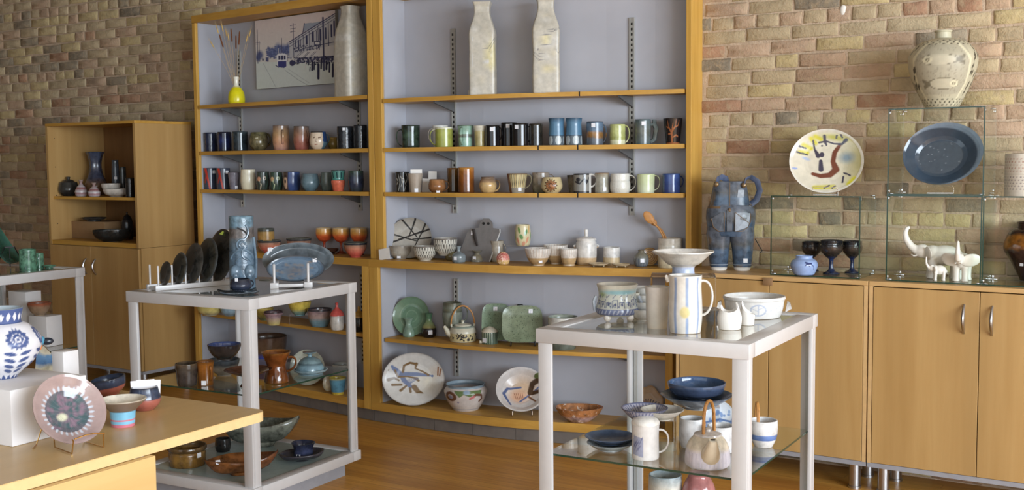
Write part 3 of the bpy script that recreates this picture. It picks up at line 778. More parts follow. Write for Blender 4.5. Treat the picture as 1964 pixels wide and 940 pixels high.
BOWLD = [(.0, 0), (.42, 0), (.45, .02), (.80, .22), (1, .46), (1, .49), (.93, .47), (.74, .26), (.45, .08), (.35, .07), (0, .065)]
def disc_mesh(R, Ry, prof=DISC, seg=72, rings=None, shape=None, fine=False):
    pr = []
    for a, b in zip(prof, prof[1:]):
        m = max(1, int(math.hypot(b[0]-a[0], b[1]-a[1])/(.012 if fine else .07))); pr += [(a[0]+(b[0]-a[0])*i/m, a[1]+(b[1]-a[1])*i/m) for i in range(m)]
    pr.append(prof[-1])
    if fine: seg = 200
    v = []
    for r, z in pr:
        for k in range(seg):
            a = 2*PI*k/seg; s = shape(a) if shape else 1
            v.append((max(r, .002)*R*s*math.cos(a), max(r, .002)*Ry*s*math.sin(a), z*min(R, Ry)))
    n = len(pr)
    f = [(i*seg+k, i*seg+(k+1) % seg, (i+1)*seg+(k+1) % seg, (i+1)*seg+k) for i in range(n-1) for k in range(seg)]
    return v, f
def plate(name, label, cat, x, yt, yb, w, on, mat, lean=15, prof=DISC, paint=None, base=(1, 1, 1), yaw=0, spin=0, shape=None, group=None, stick=None, lift=0, extra=None):
    p = spot(x, yb, on); k = mpp(p); R = w*k/2/max(.3, math.cos(rad(yaw)))
    Ry = (yb-yt)*k/2/math.cos(rad(lean)-dep_of(p)) if yt is not None else R
    q_ = clamp_back(p, max(2*Ry*math.sin(rad(lean)), Ry*math.sin(rad(lean))+R*abs(math.sin(view_rz(p)+rad(yaw))))+.012, on)
    if (q_-p).length > 1e-6:
        p = q_; k = mpp(p); R = w*k/2/max(.3, math.cos(rad(yaw))); yb = proj(p)[1]; Ry = (yb-yt)*k/2/math.cos(rad(lean)-dep_of(p))
    root = thing(name, label, cat, p, view_rz(p)+rad(yaw), group)
    v, f = disc_mesh(R, Ry, prof, shape=shape, fine=paint is not None)
    col = None
    if paint:
        V = np.array(v); P = Paint(np.stack([V[:, 0]/R, V[:, 1]/Ry], 1), base); paint(P, V); col = P.c
    L = rad(lean)
    thick = prof[4][1]*min(R, Ry) if len(prof) > 4 else .02
    o = mesh_obj('dish', v, f, mat, root, True, 50, (0, Ry*math.sin(L)+.004+.0*thick, Ry*math.cos(L)+lift+.002), (PI/2-L, 0, 0), col)
    if stick:
        for su, sv in stick:
            s = MB().box((-4*k, -4*k, -.0006), (4*k, 4*k, .0006)).build('price_sticker', M_STICKER, o)
            s.location = (su*R, sv*Ry, lerp([(q[0], q[1]) for q in prof[5:][::-1]], math.hypot(su, sv))*min(R, Ry)+.002)
    if extra: extra(root, R, Ry, L, k)
    return root
def easel(label, x, yb, on, w, hgt, mat, group=None, lean=22):
    """little folding plate stand: two bent front hooks and a back leg"""
    p = spot(x, yb, on); k = mpp(p); t = thing('plate_easel', label, 'easel', p, view_rz(p), group)
    W = w*k/2; H = hgt*k; r = max(.0018, 1.1*k); T = math.tan(rad(lean))
    for s in (-1, 1):
        MB().tube([(s*W, -.024, .030), (s*W, -.026, .012), (s*W, -.016, r), (s*W, .03, r), (s*W*.8, .045+.5*H*T, H*.5), (s*W*.4, .05+H*T, H)], r, 6).build('hook', mat, t, True)
    MB().tube([(-W*.4, .05+H*T, H), (W*.4, .05+H*T, H)], r, 6).build('bar', mat, t, True)
    MB().tube([(0, .05+H*T, H), (0, .06+H*T, r)], r, 6).build('back_leg', mat, t, True)
    return t
def riser(label, x, yb, on, w, d, h, mat=None, group='clear acrylic risers'):
    p = spot(x, yb, on); k = mpp(p); t = thing('acrylic_riser', label, 'riser', p, view_rz(p), group)
    W = w*k/2; D = d*k; Hh = h*k
    MB().box((-W, 0, Hh-.003), (W, D, Hh)).build('top', M_ACRYL, t)
    for s in (-1, 1): MB().box((s*W-.0015, 0, .0005), (s*W+.0015, D, Hh-.003)).build('side', M_ACRYL, t)
    return t, p.z+Hh
def cane_handle(root, pts, mat, r=.004):
    b = MB().tube(pts, r, 8); return b.build('bail_handle', mat, root, True)
M_CANE = plain('cane', rgb(176, 124, 66), .5, .4, 0, .2, 80)
# ============================================================ top shelf, left bookcase
yv = pot('bud_vase', 'bright yellow bottle vase with white neck holding dried grasses', 'vase', 454, 143, 195, 32,
    glaze('yellow_glaze', [(0, rgb(226, 214, 30)), (.60, rgb(230, 218, 30)), (.66, rgb(226, 222, 200)), (1, rgb(232, 228, 215))], wob=.01, mott=.05),
    [(.86, 0), (.97, .05), (1, .22), (.90, .42), (.60, .58), (.33, .68), (.30, .85), (.36, 1)], U(ZS1L, .08), wall=.003)
def grasses():
    p = spot(454, 0, U(ZS1L, .08)); k = mpp(p); t = thing('dried_grass', 'spray of dried wheat and brown cattails in the yellow vase', 'dried flowers', p, view_rz(p))
    mst = plain('straw_stem', rgb(190, 160, 110), .8); mc = plain('brown_cattail', rgb(110, 66, 36), .9); mw = plain('wheat_ear', rgb(205, 172, 108), .9)
    h0 = 30*k
    for (tx, ty, kind, dy) in ((425, 62, 'c', .0), (447, 50, 'c', .02), (456, 64, 'c', -.01), (463, 56, 'c', .0), (420, 46, 'w', .01), (430, 44, 'w', -.02), (437, 52, 'w', .03), (441, 60, 'w', 0), (408, 75, 'w', .02), (484, 52, 'w', .01), (478, 62, 'w', -.02)):
        q = Vector(((tx-454)*k, dy, (195-ty)*k)); m = Vector((q.x*.35, dy*.4, 65*k)); b = Vector((q.x*.04, 0, h0))
        pts = [b.lerp(m, i/4) for i in range(4)]+[m.lerp(q, i/4) for i in range(5)]
        MB().tube(pts, .0009, 5).build('stem', mst, t, True)
        e = (q-m).normalized()
        if kind == 'c': MB().tube([q-e*.085, q-e*.08, q-e*.04, q-e*.008, q], [.001, .0042, .0046, .004, .001], 8).build('cattail', mc, t, True)
        else:
            mb = MB().tube([q-e*.05, q-e*.04, q-e*.015, q], [.001, .004, .0034, .0006], 6)
            for i in range(7):
                s = q-e*(.045-.006*i); mb.tube([s, s+e*.035+Vector((.006*math.cos(i*2.4), .006*math.sin(i*2.4), 0))], .0004, 4)
            mb.build('ear', mw, t, True)
grasses()
# old street photograph printed on canvas
def street_print():
    a = -math.atan2(.18, 1.59); xl_, xr_ = 492.5, 645.5
    yl = on_front(xl_, 1.9, -.028, bk); yr = on_front(xr_, 1.9, -.028, bk)
    zt = at_y(xl_, 40, yl.y).z; zb = at_y(xl_, 171, yl.y).z
    wd = (yr-yl).length; an = math.atan2(yr.y-yl.y, yr.x-yl.x)
    t = thing('canvas_print', 'blue-toned canvas print of an old street with a tram, shops and poles', 'picture', (yl.x, yl.y, zb), an)
    hh = zt-zb; nx, nz = 260, 190
    V = np.array([(wd*i/nx, 0, hh*j/nz) for j in range(nz+1) for i in range(nx+1)])
    F = [(j*(nx+1)+i, j*(nx+1)+i+1, (j+1)*(nx+1)+i+1, (j+1)*(nx+1)+i) for j in range(nz) for i in range(nx)]
    # paint in the layout of the print: x 70..920, y from the top edge down
    u = V[:, 0]/wd; w = V[:, 2]/hh
    x = 70+850*u; y = (105-80*u)+(1-w)*((835-45*u)-(105-80*u))
    g = np.clip((y-80)/700, 0, 1)[:, None]
    base = np.array(rgb(212, 198, 194))*(1-g)+np.array(rgb(206, 208, 202))*g
    P = Paint(np.stack([x, y], 1), base)
    NV, BLU, LT = rgb(58, 60, 92), rgb(110, 122, 160), rgb(206, 204, 204)
    P.poly([(60, 545), (930, 560), (930, 900), (60, 900)], rgb(205, 212, 208))
    for cx, cy, rx, ry in ((115, 470, 50, 62), (95, 500, 40, 50), (225, 450, 42, 72), (270, 445, 50, 68), (320, 415, 55, 85), (380, 420, 50, 75), (430, 410, 45, 75)): P.ell(cx, cy, rx, ry, BLU if cx > 150 else rgb(90, 100, 140), 0, .5, .85)
    P.speck(160, 14, rgb(84, 94, 136), 3, .5, (190, 380, 480, 510))
    P.poly([(440, 350), (590, 262), (925, 62), (925, 400), (440, 510)], rgb(186, 186, 190))
    P.poly([(585, 245), (606, 150), (730, 145), (800, 128), (700, 190)], rgb(150, 158, 172))
    P.stroke([(588, 250), (606, 150)], 5, NV)
    for d, wdt in ((0, 6), (22, 4), (52, 3)): P.stroke([(440, 342+d), (590, 255+d), (925, 58+d)], wdt, NV)
    for wx, y0, y1, ww in ((508, 330, 395, 6), (540, 325, 420, 9), (562, 320, 400, 4), (625, 285, 365, 12), (690, 250, 340, 14), (730, 235, 340, 5), (768, 222, 330, 12), (822, 210, 320, 9), (880, 180, 300, 10), (908, 140, 290, 10)): P.stroke([(wx, y0), (wx, y1)], ww, NV, .3, .85)
    for wx in (590, 655, 745, 850): P.stroke([(wx, 270-(wx-590)*.5), (wx, 440)], 4, NV)
    P.stroke([(500, 440), (660, 400), (925, 355)], 5, NV, .4, .8); P.speck(90, 9, NV, 5, .55, (490, 380, 780, 450))
    P.poly([(490, 512), (560, 455), (925, 385), (925, 505)], LT)
    for a0, a1 in ((500, 570), (520, 590), (585, 640), (600, 655), (650, 705), (668, 722)): P.stroke([(a0, 508), (a1, 452)], 3, NV)
    P.poly([(490, 512), (925, 500), (925, 575), (490, 565)], rgb(70, 72, 102)); P.speck(60, 10, LT, 8, .6, (490, 515, 920, 570)); P.speck(80, 9, rgb(36, 36, 60), 9, .8, (490, 505, 920, 590))
    for px, y0, y1, ww in ((742, 590, 735, 15), (680, 560, 645, 12), (700, 565, 640, 9), (655, 612, 655, 6), (772, 540, 630, 11), (825, 560, 640, 13), (855, 570, 670, 10), (888, 590, 720, 12), (608, 560, 630, 6), (640, 540, 590, 8)): P.stroke([(px, y0), (px-4, y1)], ww, rgb(40, 40, 66) if px != 608 else LT)
    for px, y0, y1, ww in ((486, 145, 515, 4), (797, 98, 650, 10), (360, 295, 450, 3), (90, 200, 560, 4), (110, 320, 540, 3), (420, 350, 540, 3)): P.stroke([(px, y0), (px, y1)], ww, NV)
    for y0 in (165, 200, 232): P.stroke([(455, y0+4), (515, y0-4)], 3, NV)
    for y0 in (335, 352): P.stroke([(72, y0), (125, y0)], 3, NV, .4, .7)
    P.rect(704, 340, 768, 388, NV); P.rect(714, 350, 758, 378, LT)
    P.rect(725, 400, 735, 435, NV); P.rect(748, 395, 758, 435, NV)
    P.poly([(300, 478), (330, 458), (390, 460), (412, 480), (408, 605), (306, 600)], rgb(222, 222, 226)); P.rect(320, 484, 342, 528, NV); P.rect(350, 482, 372, 528, NV); P.rect(378, 484, 400, 526, NV)
    P.poly([(312, 542), (404, 542), (404, 600), (380, 614), (316, 606)], rgb(62, 66, 122)); P.stroke([(290, 585), (318, 606)], 6, NV); P.stroke([(322, 405), (322, 460)], 4, LT)
    P.rect(178, 492, 212, 542, rgb(84, 88, 124)); P.ell(195, 490, 20, 7, LT)
    P.ell(468, 565, 32, 34, NV); P.ell(148, 520, 10, 16, NV)
    P.stroke([(150, 560), (215, 680), (290, 830)], 3, rgb(150, 158, 160), .5, .7); P.stroke([(390, 640), (520, 740), (620, 800)], 4, rgb(150, 158, 160), .5, .7); P.stroke([(420, 625), (640, 780)], 3, rgb(160, 166, 166), .5, .6)
    P.stroke([(235, 240), (265, 236)], 3, rgb(170, 160, 160), .5, .6)
    mesh_obj('print', V, F, painted('matte_print', .6, .3, .03), t, False, 40, None, None, P.c)
    MB().box((0, .0008, 0), (wd, .02, hh)).build('stretcher_frame', plain('canvas_side', rgb(120, 112, 100), .8), t)
street_print()
def square_vase(label, x, yt, yb, w, on, secs, spin, paint=None, ex=9, mat=None, rough=.35):
    p = spot(x, yb, on); k = mpp(p); h = (yb-yt)*k; r = w*k/2
    t = thing('square_vase', label, 'vase', p, view_rz(p)+rad(spin), 'tall slab-built stoneware vases'); seg = 120; v = []; zs = []
    pr = catmull(secs, 6); fine = []
    for a, b in zip(pr, pr[1:]):
        m = max(1, int(math.hypot((b[0]-a[0])*.2, b[1]-a[1])/.009)); fine += [(a[0]+(b[0]-a[0])*i/m, a[1]+(b[1]-a[1])*i/m) for i in range(m)]
    fine.append(pr[-1]); fine += [(pr[-1][0]-.06, 1.0), (pr[-1][0]-.10, .97), (pr[-1][0]-.14, .80)]
    for a, b in fine:
        wv = 1+.014*math.sin(b*15+x)
        for q in range(seg):
            an = 2*PI*q/seg; c, s = math.cos(an), math.sin(an)
            v.append((a*r*wv*math.copysign(abs(c)**(2/ex), c), a*r*wv*math.copysign(abs(s)**(2/ex), s), b*h))
    n = len(fine); f = [(i*seg+q, i*seg+(q+1) % seg, (i+1)*seg+(q+1) % seg, (i+1)*seg+q) for i in range(n-1) for q in range(seg)]+[tuple(range(seg))[::-1], tuple((n-1)*seg+q for q in range(seg))]
    V = np.array(v); P = Paint(np.stack([V[:, 0]/r, V[:, 2]/h], 1), rgb(196, 190, 176)); P.asp = h/r
    g = np.random.RandomState(int(x))
    for i in range(40): P.ell(g.uniform(-1, 1), g.uniform(0, 1), g.uniform(.1, .5), g.uniform(.02, .06), rgb(*[(216, 214, 208), (184, 176, 158), (206, 196, 170)][i % 3]), 0, .9, .5)
    fr = V[:, 1] < 0
    keep = P.c.copy()
    if paint: paint(P)
    P.c = np.where(fr[:, None], P.c, keep)
    o = mesh_obj('body', V, f, mat or painted('stoneware_cream', rough, .5, .12), t, True, 40, None, None, P.c)
    return t
VSEC = [(.97, 0), (1, .05), (.97, .35), (.99, .60), (.93, .70), (.64, .84), (.58, .93), (.70, 1)]
square_vase('tall pale stoneware vase beside the canvas print', 675, 12, 184, 54, U(ZS1L, .09), [(1, 0), (1.0, .3), (.99, .55), (.86, .72), (.58, .88), (.54, .95), (.60, 1)], 36, None, 5)
def v1(P):
    L = rgb(120, 116, 112)
    P.ell(.75, .42, .42, .20, rgb(214, 204, 160), 0, .3, .8); P.stroke([(.95, .60), (.5, .50), (.3, .42)], .02, L); P.stroke([(.95, .57), (.55, .46)], .018, L)
    for i in range(9): P.stroke([(-.9+i*.2, .30), (-.85+i*.2, .62)], .008, rgb(214, 214, 214), .5, .6)
    P.stroke([(-1, .74), (1, .735)], .006, rgb(150, 144, 130), .5, .8)
def v2(P):
    L = rgb(118, 116, 118)
    P.ell(.1, .55, .36, .05, rgb(216, 206, 164)); P.ring(.1, .55, .38, .025, L, 1, .055)
    P.stroke([(.12, .50), (.10, .40), (.14, .33)], .022, L); P.stroke([(.2, .50), (.22, .38)], .02, L)
    for i in range(6): P.stroke([(.22+i*.1, .62+.004*i), (.30+i*.13, .66+.006*(i % 3))], .018, L)
    P.stroke([(-.95, .40), (-.6, .35), (-.25, .31)], .022, L); P.stroke([(-.95, .43), (-.5, .38)], .02, L); P.stroke([(-.6, .46), (-.5, .40), (-.2, .41), (-.1, .46)], .018, L)
    P.stroke([(.7, .45), (.85, .41), (.98, .43)], .018, L); P.ell(.2, .25, .7, .06, rgb(212, 200, 160), 0, .6, .8)
square_vase('tall cream slab vase with flared lip, left of the pair on the top shelf', 927, 4, 180, 51, U(ZS1R, .08), VSEC, -6, v1)
square_vase('tall cream slab vase with incised drawing, right of the pair on the top shelf', 1047.5, -4, 177, 53, U(ZS1R, .07), VSEC, 1, v2)
q = spot(900, 0, U(ZS1R, .05)); tag(MB().box((-.004, -.004, 0), (.004, .004, .028), 0, .001).build('clip', plain('cream_clip', rgb(210, 205, 190), .5), None, True, loc=q), 'small cream clip standing at the foot of the left cream vase', 'clip')

# ============================================================ mugs, second shelf, left bookcase
def gl(key, *c, **kw):
    n = len(c); return glaze(key, [(i/max(1, n-1), rgb(*q)) for i, q in enumerate(c)] if n > 1 else [(0, rgb(*c[0])), (1, rgb(*c[0]))], **kw)
INK = gl('ink_blue', (30, 36, 60), (40, 48, 72), mott=.3, rough=.14, relief=.25); INK2 = gl('ink_black', (26, 28, 32), (42, 46, 52), mott=.3, rough=.14, relief=.2)
gA = 'mugs on the left bookcase, second shelf'; on = U(ZS2, .07)
pot('tumbler', 'leftmost ink-blue ribbed tumbler of three at the shelf end', 'cup', 404.5, 252, 288, 24, INK, 'cyl', on, gA)
pot('tumbler', 'middle ink-blue ribbed tumbler of three at the shelf end', 'cup', 431, 251, 288, 26, gl('ink_blue2', (24, 26, 34), (36, 48, 96), (30, 32, 44), mott=.3, rough=.12), 'cyl', on, gA)
pot('mug', 'third dark blue-green tumbler beside the squat mottled mug', 'mug', 461, 250, 287, 30, gl('teal_black', (38, 46, 54), (54, 66, 72), mott=.35, rough=.14), 'cyl', on, gA, handle=(120, .8, .3, .3, .14))
pot('mug', 'squat olive brown mottled mug with wide band handle', 'mug', 497, 252, 287, 36, gl('olive_mott', (92, 84, 60), (120, 110, 80), (104, 100, 66), mott=.4, rough=.18, speck=(rgb(196, 190, 168), 26, .66)), 'round', on, gA, handle=(5, .9, .3, .3, .2))
PK = gl('peach_mug', (176, 134, 122), (196, 146, 112), (184, 148, 106), (118, 100, 90), mott=.12)
pot('mug', 'tall peach mug with its handle facing out', 'mug', 539.5, 240, 287, 32, PK, 'barrel', on, gA, handle=(-80, .80, .25, .42, .13))
pot('mug', 'tall rose brown mug with dark rim, right of the peach mug', 'mug', 579, 241, 286, 31, gl('rose_mug', (150, 88, 78), (160, 100, 84), (150, 112, 90), (96, 84, 78), mott=.14), 'barrel', on, gA, handle=(-50, .82, .3, .35, .13))
def face(th, z, inn, V):
    P = Paint(np.stack([th, z], 1), rgb(220, 200, 176)); P.put(inn, rgb(60, 60, 70)); P.put((z > .955), rgb(42, 40, 44))
    P.poly([(.55, -.1), (.62, 1.1), (3.2, 1.1), (3.2, -.1)], rgb(92, 124, 142)); P.poly([(.55, .45), (.62, 1.1), (1.5, 1.1), (1.4, .40)], rgb(44, 74, 124)); P.poly([(-3.2, -.1), (-3.2, 1.1), (-1.5, 1.1), (-1.5, -.1)], rgb(92, 124, 142))
    P.stroke([(-.62, .66), (-.40, .70)], .04, rgb(120, 96, 80)); P.stroke([(.0, .66), (.28, .69)], .04, rgb(120, 96, 80)); P.stroke([(-.24, .62), (-.30, .45), (-.14, .42)], .035, rgb(170, 140, 118)); P.stroke([(-.42, .28), (-.1, .30)], .03, rgb(168, 104, 92))
    return P.c
pot('mug', 'cream face mug with blue side and dark rim', 'mug', 611, 253, 287, 34, painted('face_glaze'), 'round', on, gA, paint=face, handle=(10, .85, .35, .3, .13))
pot('cup', 'small amber cup half hidden behind the cream face mug', 'cup', 640, 261, 284, 20, gl('amber_dim', (110, 92, 44), (150, 122, 60)), 'belly', U(ZS2, .15), gA)
pot('mug', 'black mug between the face mug and the oak post', 'mug', 663, 243, 286, 32, INK2, 'cyl', on, gA, handle=(20, .85, .3, .4, .13), stick=(-100, .88, 5))
pot('mug', 'black mug touching the oak post on the second shelf', 'mug', 692, 241, 286, 26, INK2, 'cyl', U(ZS2, .08), gA, handle=(100,))
# third shelf, left bookcase
gB = 'mugs on the left bookcase, third shelf'; on = U(ZS3, .07)
def redslash(th, z, inn, V):
    P = Paint(np.stack([th, z], 1), rgb(62, 68, 84)); P.stroke([(-.75, 1.0), (-.35, .45), (-.05, .0)], [.22, .14, .12], rgb(196, 62, 46)); P.stroke([(-.6, .7), (-.85, .35)], .09, rgb(170, 52, 42)); P.put(inn*1.0, rgb(50, 54, 66)); return P.c
for i, xx in enumerate((404, 429)):
    pot('tumbler', ('leftmost' if i == 0 else 'second') + ' slate tumbler with a red slash and price sticker', 'cup', xx, 324, 365, 26, painted('slate_red'), 'cyl', on, gB, paint=redslash, stick=(-58, .82, 6))
pot('cup', 'small grey-mauve ringed cup beside the red-slashed tumblers', 'cup', 449, 333, 366, 22, gl('mauve_ring', (110, 108, 122), (130, 126, 136), (120, 116, 126)), 'taper', U(ZS3, .05), gB, stick=(-60, .15, 5.5))
pot('mug', 'plain cream mug on the left third shelf', 'mug', 476.5, 328, 367, 29, gl('cream_mug', (214, 206, 178), (224, 216, 192), mott=.05), 'barrel', on, gB)
def faces2(th, z, inn, V):
    P = Paint(np.stack([th, z], 1), rgb(64, 72, 66)); P.put(inn*1.0, rgb(40, 42, 44)); P.ell(-.7, .62, .34, .14, rgb(206, 150, 120)); P.ell(.25, .66, .30, .12, rgb(206, 196, 180)); P.stroke([(-.5, .05), (-.3, .3), (-.5, .5)], .08, rgb(210, 196, 168)); P.ell(-.35, .45, .12, .10, rgb(24, 24, 26)); P.stroke([(.5, .1), (.8, .5), (.6, .9)], .10, rgb(74, 106, 96)); P.ell(.25, .64, .1, .06, rgb(40, 40, 44)); return P.c
pot('mug', 'dark green figured mug next to the cream mug', 'mug', 505, 331, 366, 25, painted('figured_dark'), 'barrel', on, gB, paint=faces2)
pot('mug', 'green figured mug left of the blue figured mug', 'mug', 530.5, 331, 366, 25, painted('figured_dark'), 'barrel', on, gB, paint=lambda *a: faces2(*a)*np.array([.95, 1.25, 1.1]))
def faces3(th, z, inn, V):
    P = Paint(np.stack([th, z], 1), rgb(58, 76, 122)); P.put(inn*1.0, rgb(44, 48, 66)); P.poly([(-3.2, -.1), (-3.2, 1.1), (-.45, 1.1), (-.45, -.1)], rgb(78, 66, 62)); P.ell(-.85, .42, .34, .36, rgb(196, 164, 138)); P.ell(-.85, .5, .14, .12, rgb(34, 32, 34)); P.ell(-.85, .78, .2, .08, rgb(60, 44, 40)); return P.c
pot('mug', 'blue mug with a pale figure on its left side', 'mug', 560, 331, 367, 33, painted('figured_blue'), 'barrel', on, gB, paint=faces3)
pot('mug', 'round slate-blue mug on the left third shelf', 'mug', 595, 334, 367, 35, gl('slate_blue', (92, 114, 124), (104, 126, 134), (96, 116, 124)), 'round', on, gB)
pot('mug', 'grey-green mug partly behind the teal and coral cup', 'mug', 627, 331, 366, 22, gl('grey_green', (96, 108, 104), (110, 122, 116)), 'barrel', U(ZS3, .13), gB, handle=(170, .8, .3, .35, .12))
pot('cup', 'small teal over coral waisted cup', 'cup', 649, 328, 369, 27, glaze('teal_coral', [(0, rgb(196, 98, 72)), (.50, rgb(204, 106, 80)), (.54, rgb(66, 126, 116)), (.9, rgb(80, 136, 126)), (1, rgb(60, 70, 72))], wob=.03, stripes=(rgb(36, 60, 62), 9, .28, .62, .9)), [(.70, 0), (.76, .05), (1, .42), (.96, .52), (.86, .60), (.98, .95), (1, 1)], U(ZS3, .05), gB)
pot('mug', 'dark navy and green mug beside the oak post', 'mug', 683.5, 328, 368, 30, gl('navy_green', (54, 62, 62), (50, 56, 78), (54, 60, 76), (60, 80, 70), mott=.3), 'barrel', on, gB)

# ============================================================ second shelf, right bookcase
gC = 'mugs on the right bookcase, second shelf'; on = U(ZS2, .07)
pot('mug', 'dark green mug with looped handle at the left shelf end', 'mug', 788, 239, 282, 36, gl('bottle_green', (38, 48, 42), (62, 82, 66), (40, 50, 46), mott=.4, rough=.12), 'mug', on, gC, handle=(180, .80, .08, .55, .12))
pot('mug', 'white mug peeking out behind the lime green mug', 'mug', 845, 237, 279, 30, gl('white_mug', (216, 216, 206), (224, 224, 218), mott=.04), 'mug', U(ZS2, .14), gC, handle=(180, .85, .2, .6, .11))
pot('mug', 'lime green mug with pale rim and big cream handle', 'mug', 852, 243, 281, 34, glaze('lime', [(0, rgb(146, 150, 68)), (.5, rgb(156, 162, 78)), (.88, rgb(160, 166, 84)), (.94, rgb(216, 216, 190)), (1, rgb(222, 222, 206))], wob=.01, mott=.1), 'cyl', U(ZS2, .05), gC, handle=(180, .88, .12, .62, .12))
pot('mug', 'celadon mug with a carved band and dark handle', 'mug', 893, 240, 281, 31, glaze('celadon_band', [(0, rgb(140, 176, 158)), (.42, rgb(150, 182, 164)), (.45, rgb(96, 104, 92)), (.58, rgb(112, 118, 104)), (.60, rgb(146, 180, 162)), (.93, rgb(140, 172, 156)), (1, rgb(70, 72, 60))], wob=.01), 'flare', on, gC, handle=(-118, .88, .10, .38, .13))
pot('mug', 'tan mug with pale rim between the celadon and black mugs', 'mug', 920.5, 240, 280, 24, glaze('tan_pale', [(0, rgb(164, 150, 100)), (.7, rgb(176, 162, 112)), (.8, rgb(206, 200, 180)), (1, rgb(214, 208, 192))], wob=.02), 'flare', on, gC)
BLK = gl('tenmoku', (34, 26, 24), (30, 28, 30), (24, 24, 26), mott=.3, rough=.10)
pot('mug', 'short black mug with price sticker, left of the black group', 'mug', 945, 240, 280, 27, BLK, 'cyl', on, gC, stick=(-95, .82, 7.5), handle=(10, .9, .3, .32, .12))
pot('mug', 'tall black mug with price sticker at the back of the black group', 'mug', 976.5, 234, 279, 31, BLK, 'cyl', U(ZS2, .13), gC, stick=(-98, .86, 7))
pot('mug', 'black mug with price sticker and handle to the right', 'mug', 998, 236, 279, 32, BLK, 'cyl', U(ZS2, .05), gC, stick=(-115, .85, 7.5), handle=(5, .86, .2, .42, .10))
pot('mug', 'rightmost dark mug of the black group', 'mug', 1028, 236, 278, 26, gl('black_olive', (38, 36, 34), (52, 48, 40), mott=.4, rough=.12), 'cyl', on, gC)
BLU2 = glaze('denim_mug', [(0, rgb(97, 104, 107)), (.05, rgb(113, 118, 119)), (.30, rgb(121, 128, 129)), (.33, rgb(77, 105, 128)), (.38, rgb(89, 121, 145)), (.85, rgb(91, 123, 147)), (1, rgb(71, 92, 111))], wob=.02, relief=.15)
def roses(th, z, inn, V):
    P = Paint(np.stack([th, z], 1), rgb(88, 128, 158)); P.put(np.clip((z-.85)/.15, 0, 1), rgb(62, 86, 108)); P.put(inn*1.0, rgb(66, 92, 112)); P.put((z < .36)*1.0, rgb(92, 102, 110))
    for c in (-.9, .25, 1.3):
        for rr in (.10, .22, .34): P.ring(c, .2, rr, .05, rgb(186, 196, 200), .9, rr*.45)
    P.put(((z > .355) & (z < .375))*1.0, rgb(52, 76, 96)); return P.c
pot('tumbler', 'left of two tall denim-blue tumblers with rose scrolls', 'cup', 1067.5, 226, 278, 31, painted('rose_scroll'), 'waist', on, gC, paint=roses)
pot('tumbler', 'right of two tall denim-blue tumblers with rose scrolls', 'cup', 1101, 225, 277, 32, painted('rose_scroll'), 'waist', on, gC, paint=roses)
pot('mug', 'blue and rust brown mug with price sticker', 'mug', 1141, 231, 276, 32, glaze('rust_blue', [(0, rgb(86, 92, 104)), (.28, rgb(97, 102, 110)), (.34, rgb(140, 103, 59)), (.52, rgb(153, 113, 65)), (.60, rgb(93, 112, 133)), (.9, rgb(102, 124, 146)), (1, rgb(62, 70, 81))], wob=.10, mott=.2), 'cyl', on, gC, handle=(-10, .85, .12, .42, .14), stick=(-100, .84, 7.5))
pot('mug', 'pale green mug with white scaled base band', 'mug', 1184.5, 237, 276, 30, glaze('pale_green_band', [(0, rgb(206, 206, 170)), (.24, rgb(210, 210, 178)), (.27, rgb(158, 164, 96)), (.40, rgb(166, 170, 104)), (.42, rgb(178, 184, 118)), (1, rgb(184, 190, 126))], wob=.015, relief=.15), 'cyl', on, gC, handle=(-12, .92, .12, .55, .15))
def sculpt(root, pr, r, h, k, mat):
    MB().tube([(r*1.0, -.004, h*.10), (r*1.45, -.004, h*.2), (r*1.62, -.002, h*.5), (r*1.72, 0, h*.62), (r*1.5, 0, h*.78), (r*1.45, 0, h*1.0)], [.010, .012, .011, .013, .012, .010], 8).tube([(r*.9, 0, h*.8), (r*1.5, 0, h*.8)], .008, 8).ball((r*1.66, 0, h*.58), .012).build('handle', mat, root, True)
pot('mug', 'grey-blue mug with lumpy sculpted handle', 'mug', 1233, 227, 275, 30, gl('grey_blue_mug', (86, 100, 104), (104, 108, 100), (92, 106, 110), mott=.2), 'cyl', on, gC, extra=sculpt, stick=(-85, .84, 7.5))
def tree(th, z, inn, V):
    P = Paint(np.stack([th, z], 1), rgb(34, 27, 27)); B = rgb(150, 90, 56)
    P.stroke([(-.1, 0), (-.15, .3), (-.1, .5), (.0, .8)], [.18, .12, .09, .04], B); P.stroke([(-.12, .42), (-.5, .65), (-.6, .9)], [.08, .05, .03], B); P.stroke([(-.1, .5), (.3, .7), (.35, .95)], [.07, .05, .03], B); P.stroke([(-.45, .62), (-.8, .68)], .035, B); P.stroke([(.2, .65), (.6, .72), (.7, .9)], .035, B); P.stroke([(-.1, .25), (.4, .35), (.7, .3)], .04, B); P.stroke([(-.2, .4), (-.6, .4)], .035, B); P.put((z < .06)*1.0, B); P.put(inn*1.0, rgb(60, 40, 34)); return P.c
pot('tumbler', 'dark brown tumbler with a tree drawn in tan', 'cup', 1290.5, 224, 273, 37, painted('tree_glaze', .14), 'taper', U(ZS2, .055), gC, paint=tree)

